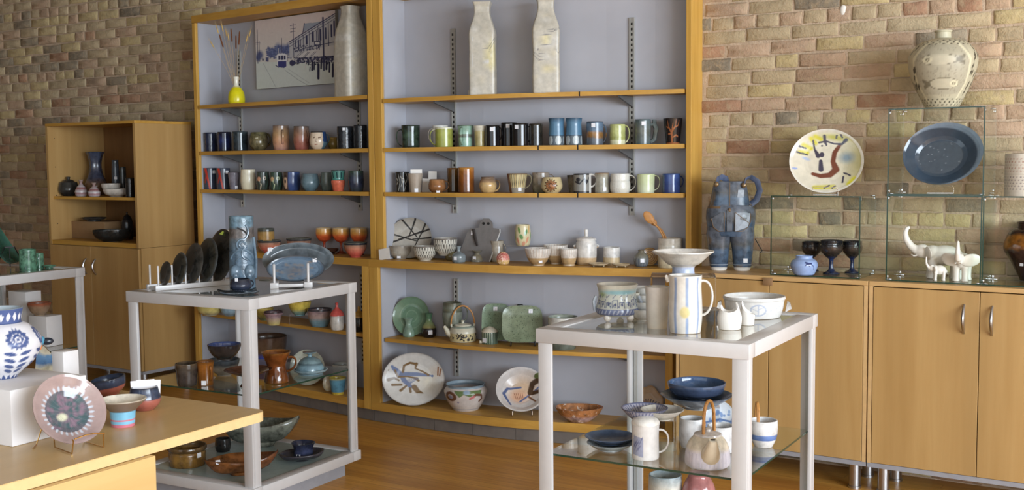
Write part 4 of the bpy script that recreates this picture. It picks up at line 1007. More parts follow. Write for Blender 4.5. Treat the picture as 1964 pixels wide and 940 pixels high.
# ============================================================ third shelf, right bookcase
gD = 'mugs on the right bookcase, third shelf'; on = U(ZS3, .07)
def scrib(th, z, inn, V):
    P = Paint(np.stack([th, z], 1), rgb(34, 34, 34)); L = rgb(188, 186, 178)
    for a, b, c in ((-.6, .1, .9), (-.2, .3, .8), (.3, .1, .6), (.6, .5, .95), (-.9, .4, .7)): P.stroke([(a, b), (a+.25, (b+c)/2), (a-.05, c)], .035, L)
    P.ring(.1, .6, .18, .04, L, 1, .09); P.put(inn*1.0, rgb(40, 40, 40)); return P.c
pot('mug', 'black mug with scribbled white lines at the left shelf end', 'mug', 772, 329, 368, 26, painted('scribble'), 'cyl', on, gD, paint=scrib)
pot('tumbler', 'taupe tapered tumbler with a white card in it', 'cup', 797, 331, 368, 29, gl('taupe', (160, 146, 130), (168, 154, 138), mott=.06, rough=.4), 'taper', U(ZS3, .04), gD, stick=(-82, .12, 7))
def card(label, x, yb, z, d, w, h, tilt=0, lean=10, on=None, yaw=0):
    p = spot(x, yb, on or U(z, d)); k = mpp(p)
    o = MB().box((-w*k/2, -.0006, 0), (w*k/2, .0006, h*k)).build('paper_card', plain('white_card', rgb(232, 228, 222), .7, .2, 0, .03), None)
    o.location = p; o.rotation_euler = (rad(-lean), rad(tilt), view_rz(p)+rad(yaw)); return tag(o, label, 'card')
c = card('white price card tucked in the taupe tumbler', 799, 368, ZS3, .04, 22, 8, 0, 0); c.location.z += 36*mpp(c.location)
card('small cream card standing behind the taupe tumbler', 815, 360, ZS3, .12, 12, 26, 4)
c = card('white label card above the squat brown mug', 829, 360, ZS3, .15, 16, 40, 2)
pot('mug', 'squat brown mug with price sticker and thin handle', 'mug', 838.5, 343, 369, 34, glaze('brown_squat', [(0, rgb(120, 82, 52)), (.6, rgb(146, 100, 62)), (.9, rgb(158, 112, 72)), (1, rgb(104, 78, 58))], rough=.14), 'round', U(ZS3, .05), gD, handle=(0, .85, .15, .5, .11), stick=(-82, .13, 7))
AMB = glaze('amber_run', [(0, rgb(96, 56, 26)), (.5, rgb(122, 70, 28)), (.85, rgb(150, 92, 34)), (1, rgb(176, 124, 58))], rough=.1, wob=.1)
pot('tumbler', 'dark amber tumbler behind the brighter amber one', 'cup', 871, 322, 369, 26, gl('amber_dark', (60, 44, 28), (76, 54, 30), (110, 76, 36), rough=.1), 'cyl', U(ZS3, .12), gD)
pot('tumbler', 'glossy amber brown tumbler with dripped rim', 'cup', 894.5, 321, 370, 31, AMB, 'cyl', U(ZS3, .06), gD)
pot('mug', 'small tan pot-bellied jug mug with brown rim', 'mug', 936, 340, 371, 34, glaze('tan_jug', [(0, rgb(190, 158, 108)), (.6, rgb(200, 168, 118)), (.72, rgb(150, 122, 94)), (1, rgb(112, 94, 80))], wob=.06), 'belly', on, gD, handle=(0, .78, .12, .5, .16))
def zig(th, z, inn, V):
    P = Paint(np.stack([th, z], 1), rgb(206, 192, 148)); D = rgb(66, 58, 52)
    for i in range(14):
        a = -1.6+i*.25; P.stroke([(a, .30), (a+.05, .98)], .035, D)
        if i % 2: P.stroke([(a+.12, .35), (a+.17, .95)], .05, rgb(168, 140, 88))
    P.put((z < .28)*1.0, rgb(150, 142, 128)); P.put((z > .96)*1.0, rgb(120, 92, 70)); P.poly([(-3.2, -.1), (-3.2, 1.1), (-.95, 1.1), (-.75, -.1)], rgb(112, 72, 54)); P.put(inn*1.0, rgb(170, 156, 120)); return P.c
pot('cup', 'cream cup with dark vertical stripes and brown side', 'cup', 992, 333, 371, 40, painted('zig_cup'), 'taper', on, gD, paint=zig, handle=(0, .92, .25, .5, .12), stick=(-72, .2, 7))
pot('mug', 'grey-tan mug with leaf marks behind the flower mug', 'mug', 1037.5, 331, 370, 35, gl('greytan_leaf', (108, 108, 90), (132, 122, 106), (150, 136, 122), mott=.25), 'barrel', U(ZS3, .13), gD, handle=(10, .9, .4, .5, .1))
def flower(th, z, inn, V):
    P = Paint(np.stack([th, z], 1), rgb(202, 184, 142)); P.put(inn*1.0, rgb(190, 172, 134))
    for i in range(14):
        a = 2*PI*i/14; P.stroke([(-.1, .5), (-.1+.62*math.cos(a), .5+.42*math.sin(a))], [.16, .05], rgb(70, 44, 30)); P.stroke([(-.1, .5), (-.1+.5*math.cos(a), .5+.34*math.sin(a))], [.12, .03], rgb(168, 112, 72))
    return P.c
pot('cup', 'round tan cup with a large brown flower', 'cup', 1058.5, 341, 372, 41, painted('flower_cup'), 'round', U(ZS3, .045), gD, paint=flower)
def bird(th, z, inn, V):
    P = Paint(np.stack([th, z], 1), rgb(138, 136, 130)); D = rgb(44, 44, 48); P.ell(-.5, .7, .3, .12, D); P.stroke([(-.9, .6), (-.3, .5), (.2, .75)], .06, D); P.ell(.5, .62, .25, .1, D); P.stroke([(.1, .9), (.5, .5), (.8, .8)], .05, D); P.put((z < .12)*1.0, rgb(60, 60, 62)); P.put((z > .94)*1.0, D); P.poly([(.9, -.1), (.9, 1.1), (3.2, 1.1), (3.2, -.1)], rgb(228, 226, 220)); P.poly([(-3.2, -.1), (-3.2, 1.1), (-2.2, 1.1), (-2.2, -.1)], rgb(228, 226, 220)); P.put(inn*1.0, rgb(70, 70, 74)); return P.c
pot('mug', 'dark and tan tapered mug left of the black and white mug', 'mug', 1101, 337, 371, 27, gl('dark_tan', (110, 100, 84), (128, 116, 96), (56, 52, 50), mott=.3), 'taper', U(ZS3, .12), gD)
pot('mug', 'white mug with grey-black brushwork and thick white handle', 'mug', 1117, 334, 372, 34, painted('brushwork'), 'cyl', U(ZS3, .055), gD, paint=bird, handle=(0, .95, .32, .62, .2))
pot('mug', 'grey-green mug with brown rim between two white mugs', 'mug', 1155, 332, 371, 28, glaze('greygreen_rim', [(0, rgb(150, 146, 132)), (.8, rgb(166, 162, 148)), (.93, rgb(160, 152, 134)), (1, rgb(140, 112, 84))], wob=.02), 'waist', on, gD, stick=(-72, .22, 7))
pot('mug', 'white pot-bellied mug with stepped shoulder', 'mug', 1189.5, 334, 372, 39, gl('white_step', (206, 204, 194), (222, 220, 212), mott=.05, relief=.3, rsc=140), [(.84, 0), (.88, .03), (1, .25), (.98, .55), (.92, .64), (.94, .68), (.93, 1)], on, gD, handle=(-4, .90, .14, .6, .11))
pot('mug', 'pale green straight mug with ear handle', 'mug', 1239, 333, 370, 34, gl('pale_celadon', (206, 212, 186), (200, 210, 168), (198, 208, 162), mott=.04), 'mug', on, gD, handle=(-8, .92, .15, .6, .10))
pot('mug', 'cobalt blue mug at the right shelf end', 'mug', 1287.5, 331, 369, 34, gl('cobalt', (52, 65, 111), (60, 79, 135), (66, 87, 141), mott=.15, rough=.12), 'cyl', U(ZS3, .06), gD, handle=(15, .85, .3, .4, .12))
# ============================================================ counter, right bookcase
gE = 'pottery on the oak counter'; on = Z(ZC)
def lines(P, V):
    D = rgb(34, 32, 32); P.put(np.clip(np.hypot(P.uv[:, 0], P.uv[:, 1])*.9-.45, 0, 1), rgb(120, 114, 104))
    for a, b in (((-.45, .95), (.30, .05)), ((.22, .95), (-.10, .05)), ((.95, .45), (-.55, -.05)), ((-.95, .22), (.30, -.15)), ((-.85, -.22), (.50, .35)), ((.72, .75), (.2, -.4)), ((.95, .02), (.1, -.05))): P.stroke([a, b], [.055, .03], D)
plate('plate', 'grey round plate with crossing black brush lines', 'plate', 786, 419, 481, 82, on, painted('lines_plate', .25), 12, DISC, lines, rgb(176, 170, 160), yaw=-14)
c = card('white printed card leaning at the left end of the counter', 738, 498, ZC, 0, 27, 21, -10, 6, on); c.location = (at_y(738, 498, 4.757).x, 4.757, ZC+.003); c.rotation_euler.z = -.02
pot('bowl', 'plain grey stoneware bowl with price sticker', 'bowl', 768, 469, 497, 44, gl('stone_bowl', (160, 152, 138), (172, 166, 154), (140, 132, 122)), 'bowlr', on, gE, stick=(-100, .22, 7))
def hatch(th, z, inn, V):
    P = Paint(np.stack([th, z], 1), rgb(206, 202, 190)); D = rgb(52, 48, 46)
    for i in range(26):
        a = -PI+i*2*PI/26
        for zz in (.15, .42, .70): P.stroke([(a+(.12 if zz == .42 else 0), zz), (a+(.12 if zz == .42 else 0), zz+.22)], [.02, .055], D)
    P.put((z > .94)*1.0, rgb(110, 100, 92)); P.put(inn*1.0, rgb(196, 192, 182)); return P.c
pot('bowl', 'black and white hatched bowl standing on the counter', 'bowl', 815.5, 470, 500, 45, painted('hatch'), 'bowlr', on, gE, paint=hatch)
t_, zr = riser('clear riser under the back hatched bowl', 856, 489, on, 34, 22, 9)
pot('bowl', 'black and white hatched bowl raised on a clear stand behind', 'bowl', 854.5, 455, 481, 46, painted('hatch'), 'bowlr', Z(zr), gE, paint=hatch)
pot('bottle', 'small olive bottle behind the grey-blue bottle', 'bottle', 864, 470, 500, 20, gl('olive_bottle', (104, 96, 66), (126, 118, 84)), 'bottle', on, gE)
pot('bottle', 'small grey-blue bottle with price sticker', 'bottle', 880, 472, 504, 27, gl('greyblue_bottle', (118, 128, 132), (132, 142, 146)), [(.80, 0), (.95, .05), (1, .35), (.82, .52), (.30, .66), (.26, .85), (.36, 1)], on, gE, stick=(-118, .28, 6.5))
pot('vase', 'small flared grey oil cruet with price sticker', 'vase', 915.5, 480, 503, 25, gl('cruet', (120, 120, 112), (150, 140, 116), (128, 124, 112)), [(.98, 0), (1, .1), (.80, .40), (.40, .66), (.42, .82), (.80, 1)], on, gE, stick=(-120, .35, 7))
def slab_board():
    p = at_z(912, 500, ZC); k = mpp(p)
    while p.y > bk(p.x)-.09: p = Vector((p.x*.998, p.y*.998, p.z))
    t = thing('slab_board', 'grey slate-coloured serving board with handle and spreader leaning on panel', 'serving board', p, math.atan2(bk(p.x+.05)-bk(p.x-.05), .1))
    L = rad(15)
    m = gl('slate_board', (112, 108, 106), (124, 120, 118), rough=.5, mott=.08)
    pts = [(x_*1.2, z_) for x_, z_ in ((-34, 0), (24, 0), (37, 58), (36, 64), (24, 66), (22, 76), (16, 84), (6, 84), (1, 76), (-1, 66), (-16, 64), (-20, 58))]
    v = [(x*k, 0, z*k) for x, z in pts]+[(x*k, .010, z*k) for x, z in pts]; n = len(pts)
    b = MB().add(v, [tuple(range(n)), tuple(range(n, 2*n))[::-1]]+[(i, n+i, n+(i+1) % n, (i+1) % n) for i in range(n)]).build('board', m, t); b.rotation_euler = (-L, 0, 0); b.location = (0, .0, 0)
    e = MB().tube([(24*1.2*k, .003, 1*k), (37*1.2*k, .003, 58*k), (36*1.2*k, .003, 64*k)], .0035, 6).build('pale_edge', plain('slate_edge', rgb(190, 188, 184), .5), b, True)
    for hx in (9, 19): MB().loft([(0, 0, -.001, 2.6*k, 2.6*k, 2), (0, 0, .002, 2.6*k, 2.6*k, 2)], 12).build('hole', M_DARK, b, loc=(hx*k, -.0012, 74*k), rot=(PI/2, 0, 0))
    s = MB().tube([(-10*k, -.010, 62*k), (-4*k, -.010, 44*k), (2*k, -.010, 30*k)], [3*k, 3.2*k, 2.2*k], 8, 0, True, .35).build('spreader', plain('dark_wood', rgb(52, 46, 44), .5), b, True)
    MB().box((-16*k, -.002, 52*k), (-9*k, -.0008, 60*k)).build('price_sticker', M_STICKER, b)
slab_board()
pot('pitcher', 'small beige pitcher against the slate board', 'pitcher', 954, 461, 501, 27, gl('beige_pitcher', (156, 146, 130), (168, 158, 142)), [(.85, 0), (1, .1), (1, .45), (.90, .75), (.95, 1)], on, gE, handle=(-30, .85, .4, .4, .12))
pot('pot', 'tiny pink and yellow textured strawberry pot', 'pot', 965, 483, 508, 26, glaze('strawberry', [(0, rgb(212, 178, 112)), (.35, rgb(214, 176, 116)), (.42, rgb(206, 116, 104)), (.9, rgb(204, 112, 104)), (1, rgb(180, 150, 100))], wob=.04, speck=(rgb(232, 200, 180), 190, .56), relief=.4, rsc=200), [(.6, 0), (.85, .08), (1, .4), (.86, .75), (.45, .96), (.40, 1)], on, gE)
t_, zr = riser('long clear acrylic riser under the green and pink vase', 1000, 503, on, 60, 24, 32)
def leafy(th, z, inn, V):
    P = Paint(np.stack([th, z], 1), rgb(212, 200, 160)); 
    for c, zz, col in ((-.5, .75, (120, 150, 84)), (.4, .65, (92, 138, 84)), (-.2, .45, (104, 146, 90)), (-.7, .25, (206, 140, 112)), (.6, .3, (214, 152, 120)), (.1, .12, (206, 150, 120)), (.9, .8, (204, 168, 104)), (-1.2, .5, (112, 146, 84)), (1.2, .45, (120, 150, 90))): P.ell(c, zz, .28, .13, rgb(*col), c, .25)
    P.put(inn*1.0, rgb(216, 208, 180)); return P.c
pot('vase', 'small faceted vase with green and pink leaves on a clear riser', 'vase', 1003, 430, 471, 31, painted('leafy'), [(.72, 0), (.88, .12), (1, .5), (.92, .85), (.86, 1)], Z(zr), gE, paint=leafy)
FL = glaze('fluted_white', [(0, rgb(206, 190, 168)), (.08, rgb(176, 146, 106)), (.44, rgb(186, 156, 114)), (.48, rgb(214, 204, 192)), (1, rgb(224, 218, 210))], wob=.01, stripes=(rgb(186, 168, 152), 26, .22, .5, .97), rough=.35)
pot('bowl', 'white over tan fluted bowl at the front of the counter', 'bowl', 1032, 474, 510, 51, FL, 'bowl', on, gE, stick=(-75, .28, 7))
pot('bowl', 'white over tan fluted bowl behind the small fluted cup', 'bowl', 1066, 468, 506, 47, FL, 'bowl', on, gE)
pot('cup', 'small footed white over tan fluted cup', 'cup', 1091, 476, 510, 32, FL, [(.72, 0), (.72, .12), (.78, .15), (.92, .45), (1, 1)], on, gE)
TW = glaze('jar_white_tan', [(0, rgb(190, 160, 122)), (.28, rgb(196, 166, 128)), (.33, rgb(208, 202, 194)), (1, rgb(222, 218, 212))], wob=.03, rough=.3)
def jarlugs(root, pr, r, h, k, mat):
    for s in (-1, 1): MB().tube([(s*r*.98, 0, h*.82), (s*(r+.008), 0, h*.80), (s*(r+.008), 0, h*.74), (s*r*.98, 0, h*.72)], .003, 6).build('lug', mat, root, True)
pot('jar', 'white and tan lidded jar with tall knob', 'jar', 1124.5, 460, 507, 41, TW, 'jar', on, gE, extra=jarlugs,
    lid=([(1.08, 0), (1.10, .10), (1.0, .22), (.5, .34), (.20, .38), (.19, .6), (.22, .9), (.20, 1)], .46, gl('lid_white', (222, 216, 208), (226, 222, 216))))
pot('cup', 'plain white over tan cup right of the lidded jar', 'cup', 1173, 473, 506, 32, glaze('cup_white_tan', [(0, rgb(196, 172, 136)), (.42, rgb(200, 178, 142)), (.47, rgb(210, 206, 200)), (1, rgb(220, 216, 210))], wob=.02), 'cyl', on, gE)
for i, (x, yt, yb, w, lb) in enumerate(((1148, 501, 512, 40, 'tiny tan footed dish beside the lidded jar'), (1191, 503, 513, 34, 'tiny tan footed dish left of the dark round vase'))):
    def feet(root, pr, r, h, k, mat):
        for a in (-150, -30, 90): MB().ball((r*.55*math.cos(rad(a)), r*.55*math.sin(rad(a)), .004), (.006, .006, .005), 8, 6).build('foot', mat, root, True)
    p_ = pot('trinket_dish', lb, 'dish', x, yt, yb, w, gl('tan_dish', (176, 156, 124), (190, 170, 138)), [(.55, .35), (.8, .45), (.95, .7), (1, 1)], on, gE, wall=.003, extra=feet, hpx=6, wob=lambda a, z: 1+.05*math.sin(5*a))
pot('vase', 'small round grey fluted vase with price sticker', 'vase', 1230, 479, 512, 29, glaze('grey_flute', [(0, rgb(96, 104, 112)), (.4, rgb(120, 124, 124)), (.7, rgb(128, 124, 108)), (1, rgb(110, 100, 84))], stripes=(rgb(84, 90, 100), 16, .3, .02, .5)), [(.6, 0), (.85, .08), (1, .38), (.85, .68), (.40, .88), (.46, 1)], Z(ZC), gE, stick=(-82, .40, 7.5))
def swirl(P, V):
    for rr in (.2, .42, .62, .82): P.ring(.0, .0, rr, .06, rgb(128, 92, 50), .8)
    P.put(np.clip(np.hypot(P.uv[:, 0], P.uv[:, 1])*6-5.3, 0, 1), rgb(96, 70, 44))
plate('plate', 'small brown swirled dish leaning beside the utensil crock', 'plate', 1246, 476, 510, 33, on, painted('swirl_plate'), 14, DISC, swirl, rgb(186, 146, 86))
pot('crock', 'cream utensil crock at the right end of the counter', 'crock', 1285, 455, 514, 46, glaze('crock_cream', [(0, rgb(206, 192, 160)), (.5, rgb(208, 196, 168)), (.7, rgb(212, 206, 192)), (1, rgb(204, 194, 180))], wob=.03), 'crock', Z(ZC), gE)
def spoon(label, px0, py0, px1, py1, bw, bl, yoff):
    p = spot(1285, 514, Z(ZC), .055); k = mpp(p); t = thing('wooden_spoon', label, 'spoon', p, view_rz(p), 'wooden spoons in the crock')
    a = Vector(((px0-1285)*k, yoff, (514-py0)*k)); b = Vector(((px1-1285)*k, yoff*.5, (514-py1)*k)); m = a.lerp(b, .5)+Vector((.008, 0, 0)); foot = Vector(((px1-1285)*k*.2+.01, 0, .012))
    mw = plain('spoon_wood', rgb(196, 140, 82), .5, .4, 0, .12, 60)
    MB().tube([a, m, b, foot], [.005, .0048, .005, .005], 8).build('shaft', mw, t, True)
    d = (a-b).normalized(); c = a+d*bl*k*.5
    M = Matrix(((d.z, 0, d.x), (0, 1, 0), (-d.x, 0, d.z)))
    MB().ball(c, (bw*k, .006, bl*k), 14, 10, 0, M).build('spoon_bowl', mw, t, True)
spoon('wooden spoon leaning far left out of the crock', 1249, 425, 1272, 455, 8.5, 14, .01)
spoon('wooden spoon standing behind the leaning one in the crock', 1256, 432, 1276, 456, 6, 9, .03)

# ============================================================ lower shelf, right bookcase
gF = 'green pottery on the lower shelf'; on = Z(ZLR)
def greenpl(P, V):
    for rr in (.3, .62): P.ring(0, 0, rr, .025, rgb(120, 146, 122), .7)
    P.put(np.clip(np.hypot(P.uv[:, 0], P.uv[:, 1])*9-8.4, 0, 1), rgb(112, 122, 92))
plate('plate', 'round celadon green plate leaning at the left of the lower shelf', 'plate', 788, 570, 640, 70, on, painted('green_plate', .15), 12, DISC, greenpl, rgb(104, 132, 108), yaw=-14)
pot('vase', 'small celadon bud vase in front of the green plate', 'vase', 784, 609, 647, 23, gl('celadon_vase', (122, 146, 128), (134, 158, 140)), [(.92, 0), (1, .06), (.90, .3), (.52, .62), (.50, .78), (.82, 1)], on, gF)
pot('bottle', 'green over black bottle with price sticker', 'bottle', 823, 600, 644, 29, glaze('green_black', [(0, rgb(34, 30, 30)), (.36, rgb(40, 34, 32)), (.42, rgb(140, 134, 86)), (.62, rgb(118, 136, 96)), (.8, rgb(86, 122, 92)), (1, rgb(74, 104, 82))], wob=.03), [(.72, 0), (.92, .08), (1, .3), (.78, .5), (.42, .68), (.38, .8), (.44, .9), (.52, 1)], on, gF, stick=(-80, .24, 8))
t_, zr = riser('clear riser under the grey-green mug', 868, 646, on, 40, 26, 24)
pot('mug', 'large grey-green banded mug raised on a clear stand', 'mug', 868, 578, 618, 38, glaze('gg_band', [(0, rgb(112, 118, 106)), (.6, rgb(128, 134, 122)), (.64, rgb(88, 92, 78)), (.72, rgb(112, 112, 92)), (.8, rgb(120, 126, 112)), (1, rgb(90, 86, 68))], wob=.02), 'barrel', Z(zr), gF, handle=(-8, .85, .2, .6, .12))
def teapot_parts(spout_az, spout, bail_h, bw, dist_col=None, lidc=None, r_h=.0042):
    def ex(root, pr, r, h, k, mat):
        a = rad(spout_az); d = Vector((math.cos(a), math.sin(a), 0))
        MB().tube([d*r*.75+Vector((0, 0, h*.40)), d*r*1.10+Vector((0, 0, h*.58)), d*r*spout+Vector((0, 0, h*.95)), d*r*(spout+.06)+Vector((0, 0, h*1.0))], [r*.30, r*.22, r*.13, r*.12], 12).build('spout', mat, root, True)
        rr = pr[-1][0]*r
        lv, lf = revolve(catmull([(rr*1.05, h), (rr*1.0, h+.006), (rr*.5, h+.012), (.008, h+.014), (.007, h+.022), (.010, h+.028), (.002, h+.030)], 3), 24)
        mesh_obj('lid', lv, lf, lidc or mat, root, True, 50)
        e = Vector((-d.y, d.x, 0)) if bw < 0 else d; B = abs(bw)*r
        for s in (-1, 1): MB().tube([e*s*B*.95+Vector((0, 0, h*.88)), e*s*B+Vector((0, 0, h*1.06)), e*s*B*.97+Vector((0, 0, h*1.12))], .005, 8).build('lug', mat, root, True)
        n = 16; pts = [e*(-B*1.02*math.cos(PI*i/n)*(1-.12*math.sin(PI*i/n)))+Vector((0, 0, h*1.06+(bail_h*k)*math.sin(PI*i/n)**.8)) for i in range(n+1)]
        MB().tube(pts, r_h, 8).tube([p+Vector((0, .003, .002)) for p in pts[2:-2]], r_h*.7, 6).build('bail_handle', M_CANE, root, True)
    return ex
def leafband(th, z, inn, V):
    P = Paint(np.stack([th, z], 1), rgb(206, 202, 182)); P.put((z > .9)*1.0, rgb(150, 162, 150)); P.put(((z > .06) & (z < .56) & (np.abs(th) < 1.9))*1.0, rgb(198, 184, 140)); g = np.random.RandomState(4)
    for i in range(34): c = g.uniform(-1.7, 1.7); zz = g.uniform(.1, .48); P.stroke([(c, zz), (c+g.uniform(-.18, .18), zz+g.uniform(.05, .14))], [.07, .03], rgb(46, 46, 48))
    return P.c
pot('teapot', 'cream teapot with dark leaf band and cane bail handle', 'teapot', 888, 622, 657, 52, painted('leafband'), [(.86, 0), (.98, .06), (1, .40), (.98, .70), (.80, .95), (.62, 1)], on, None, paint=leafband, extra=teapot_parts(188, 1.35, 36, .86))
def GS(key, base): return glaze(key, [(0, rgb(*base)), (1, rgb(*[c+8 for c in base]))], speck=(rgb(60, 74, 56), 160, .62), mott=.14, rough=.25)
sqs = lambda a: (abs(math.cos(a))**4+abs(math.sin(a))**4)**(-.25)
plate('serving_dish', 'square green speckled dish on an easel behind', 'dish', 950, 588, 646, 54, on, GS('green_speck_a', (108, 130, 104)), 20, DISC, None, shape=sqs, stick=[(-.05, .72)], lift=.012, group='green speckled square dishes', yaw=-6)
plate('serving_dish', 'square green speckled dish on an easel in front', 'dish', 1002, 593, 660, 78, on, GS('green_speck_b', (120, 132, 106)), 20, DISC, None, shape=sqs, stick=[(.42, .70)], lift=.014, group='green speckled square dishes')
easel('black easel under the rear green dish', 960, 648, on, 30, 66, M_BLACK, 'black easels on the lower shelf')
easel('black easel under the front green dish', 1003, 664, on, 46, 74, M_BLACK, 'black easels on the lower shelf')
def spoutlet(root, pr, r, h, k, mat):
    MB().tube([(-r*.9, -.01, h*.15), (-r*1.3, -.014, h*.16)], [.008, .009], 10).build('spigot', gl('spigot', (206, 196, 170), (210, 200, 176)), root, True)
pot('honey_jar', 'small green streaked jar with cream domed lid', 'jar', 939.5, 634, 661, 31, glaze('green_streak', [(0, rgb(104, 122, 104)), (1, rgb(150, 160, 140))], stripes=(rgb(58, 76, 64), 22, .4, 0, 1)), 'cyl', on, gF, extra=spoutlet, stick=(-130, .35, 9),
    lid=([(1.05, 0), (1.02, .12), (.7, .6), (.3, .9), (.1, 1)], .45, gl('cream_lid', (206, 198, 178), (212, 204, 186))))
pot('crock', 'white-topped grey-green handled crock half hidden by the right stand', 'crock', 1080, 603, 672, 58, glaze('crock_gg', [(0, rgb(96, 102, 92)), (.35, rgb(108, 114, 102)), (.5, rgb(186, 184, 174)), (1, rgb(206, 204, 196))], wob=.03), [(.80, 0), (.85, .05), (.96, .6), (1, 1)], on, None, handle=(0, .6, .15, .3, .12), inside=gl('crock_in', (150, 160, 146), (160, 168, 154)))
# ============================================================ bottom board, right bookcase
on = Z(ZBOT)
def bird_plate(P, V):
    Bl, Br = rgb(98, 116, 156), rgb(112, 84, 46)
    P.ell(.45, -.1, .45, .6, rgb(214, 206, 184), 0, .8, .6); P.ell(.75, .25, .3, .4, rgb(206, 184, 164), 0, .8, .5); P.put(np.clip(np.hypot(P.uv[:, 0], P.uv[:, 1])*14-13.3, 0, 1), rgb(120, 110, 104))
    P.stroke([(-.62, .42), (-.40, .20), (.10, .18), (.52, .12)], [.09, .10, .09, .05], Bl); P.stroke([(-.40, .15), (-.30, -.05), (-.12, -.26), (.02, -.32)], [.08, .10, .08, .05], Bl); P.stroke([(-.68, .50), (-.55, .25)], .06, Bl)
    P.stroke([(-.34, .28), (-.30, .52), (-.10, .62), (.10, .56)], [.05, .045, .05, .06], Br); P.stroke([(.10, .58), (.06, .40), (.30, .28), (.48, .14)], [.06, .03, .035, .05], Br); P.stroke([(.12, .02), (-.20, .10), (-.50, .10), (-.60, .36)], [.05, .03, .05, .04], Br); P.stroke([(-.80, .0), (-.62, .06), (-.48, -.03)], [.08, .05, .04], Br)
    P.stroke([(-.68, -.20), (-.40, -.20)], [.06, .05], Br); P.stroke([(-.42, -.42), (-.24, -.25)], [.06, .04], Br); P.stroke([(-.12, -.35), (-.10, -.48)], .05, Br); P.stroke([(.02, -.30), (.12, -.46), (.30, -.54)], [.11, .10, .02], Br); P.stroke([(.05, .02), (.16, -.06)], .05, Br); P.ell(.60, .10, .05, .05, Bl)
    for i in range(6): P.stroke([(-.15, -.2), (-.18+.07*i, .03)], .012, Bl, .5, .7)
    P.stroke([(.80, .42), (.78, .12)], .03, rgb(140, 96, 64)); P.stroke([(.88, .35), (.84, .1)], .03, rgb(140, 96, 64)); P.ell(-.80, .36, .025, .025, Br)
plate('platter', 'large cream platter painted with a blue and brown bird', 'plate', 794, 678, 779, 119, on, painted('bird_plate', .2), 12, DISC, bird_plate, rgb(206, 204, 200))
def floral(th, z, inn, V):
    P = Paint(np.stack([th, z], 1), rgb(206, 196, 190)); P.ell(-.9, .45, .6, .25, rgb(206, 186, 172), 0, .8, .6); P.put((z > .9)*1.0, rgb(140, 158, 170)); G_ = rgb(104, 124, 80); Br = rgb(112, 76, 58)
    P.poly([(-.6, .85), (.9, .85), (.7, .68), (.4, .72), (.2, .62), (-.1, .72), (-.3, .60)], G_); P.ell(.05, .8, .2, .1, rgb(150, 170, 190), 0, .4)
    P.ring(-.8, .62, .26, .09, Br, 1, .14); P.ell(-.8, .60, .16, .08, rgb(150, 150, 170)); P.stroke([(.35, .62), (.5, .7), (.8, .66), (.9, .5), (.75, .42)], .06, Br); P.stroke([(.2, .55), (.4, .62)], .06, rgb(196, 120, 120)); P.ell(-.4, .4, .05, .05, rgb(140, 130, 150))
    P.put(((z > .08) & (z < .11))*1.0, rgb(160, 164, 176)); P.put(inn*1.0, rgb(170, 160, 156)); P.put((inn & (z > .8))*1.0, rgb(140, 158, 170)); return P.c
pot('bowl', 'pale pink bulbous bowl with painted blue rim and brown flowers', 'bowl', 893.5, 728, 789, 82, painted('floral_bowl'), [(.58, 0), (.62, .04), (.82, .28), (1, .66), (.98, .80), (.86, .93), (.92, 1)], on, None, paint=floral)
def tilt_bowl(P, V):
    Bl, Br = rgb(92, 104, 140), rgb(74, 54, 38)
    P.ell(.1, .2, .8, .7, rgb(204, 176, 148), 0, .6, .8); P.ell(-.1, -.2, .5, .4, rgb(214, 170, 140), 0, .5, .8)
    P.stroke([(-.02, .22), (-.55, .14), (-.70, -.10), (-.42, -.62)], [.05, .06, .07, .04], Bl); P.stroke([(-.05, -.42), (.35, -.10), (.75, .2)], .045, Bl)
    P.stroke([(.35, .0), (.45, .35), (.75, .5)], [.12, .14, .16], Br); P.stroke([(.35, -.05), (.7, -.02), (1, .1)], .11, Br); P.stroke([(.30, -.2), (.55, -.45)], .05, rgb(120, 84, 60)); P.ell(.7, .62, .2, .12, rgb(90, 100, 60))
    for i in range(5): P.stroke([(-.2+i*.07, -.3), (-.28+i*.08, -.05)], .015, rgb(150, 100, 80))
plate('bowl', 'shallow painted bowl tipped up on its rim', 'bowl', 1000, 712, 797, 97, on, painted('tilt_bowl', .2), 32, BOWLD, tilt_bowl, rgb(206, 200, 196))
easel('small wire easel under the tipped bowl', 1002, 798, on, 38, 40, M_CHROME)
pot('bowl', 'wavy rust and lilac glazed oval bowl', 'bowl', 1110, 771, 813, 92, glaze('rust_lilac', [(0, rgb(160, 120, 84)), (.35, rgb(176, 150, 150)), (.6, rgb(176, 118, 74)), (1, rgb(170, 112, 70))], wob=.25, mott=.3, speck=(rgb(206, 186, 170), 60, .62)), [(.45, 0), (.50, .06), (.82, .5), (1, 1)], on, None, wob=lambda a, z: 1+.05*math.sin(3*a+.6), sq=.75)
def fan(P, V):
    for i in range(9): P.stroke([(-.1, -.5), (-.7+i*.18, .05+.2*math.sin(i*.4))], [.03, .05], rgb(70, 60, 66))
    P.ell(-.3, .0, .5, .25, rgb(140, 108, 92), .3, .6, .8)
plate('dish', 'scalloped tan dish with dark fan strokes behind the right stand', 'dish', 1243, 742, 806, 56, on, painted('fan_dish', .3), 16, DISC, fan, rgb(176, 150, 120), shape=lambda a: 1+.05*math.sin(6*a))

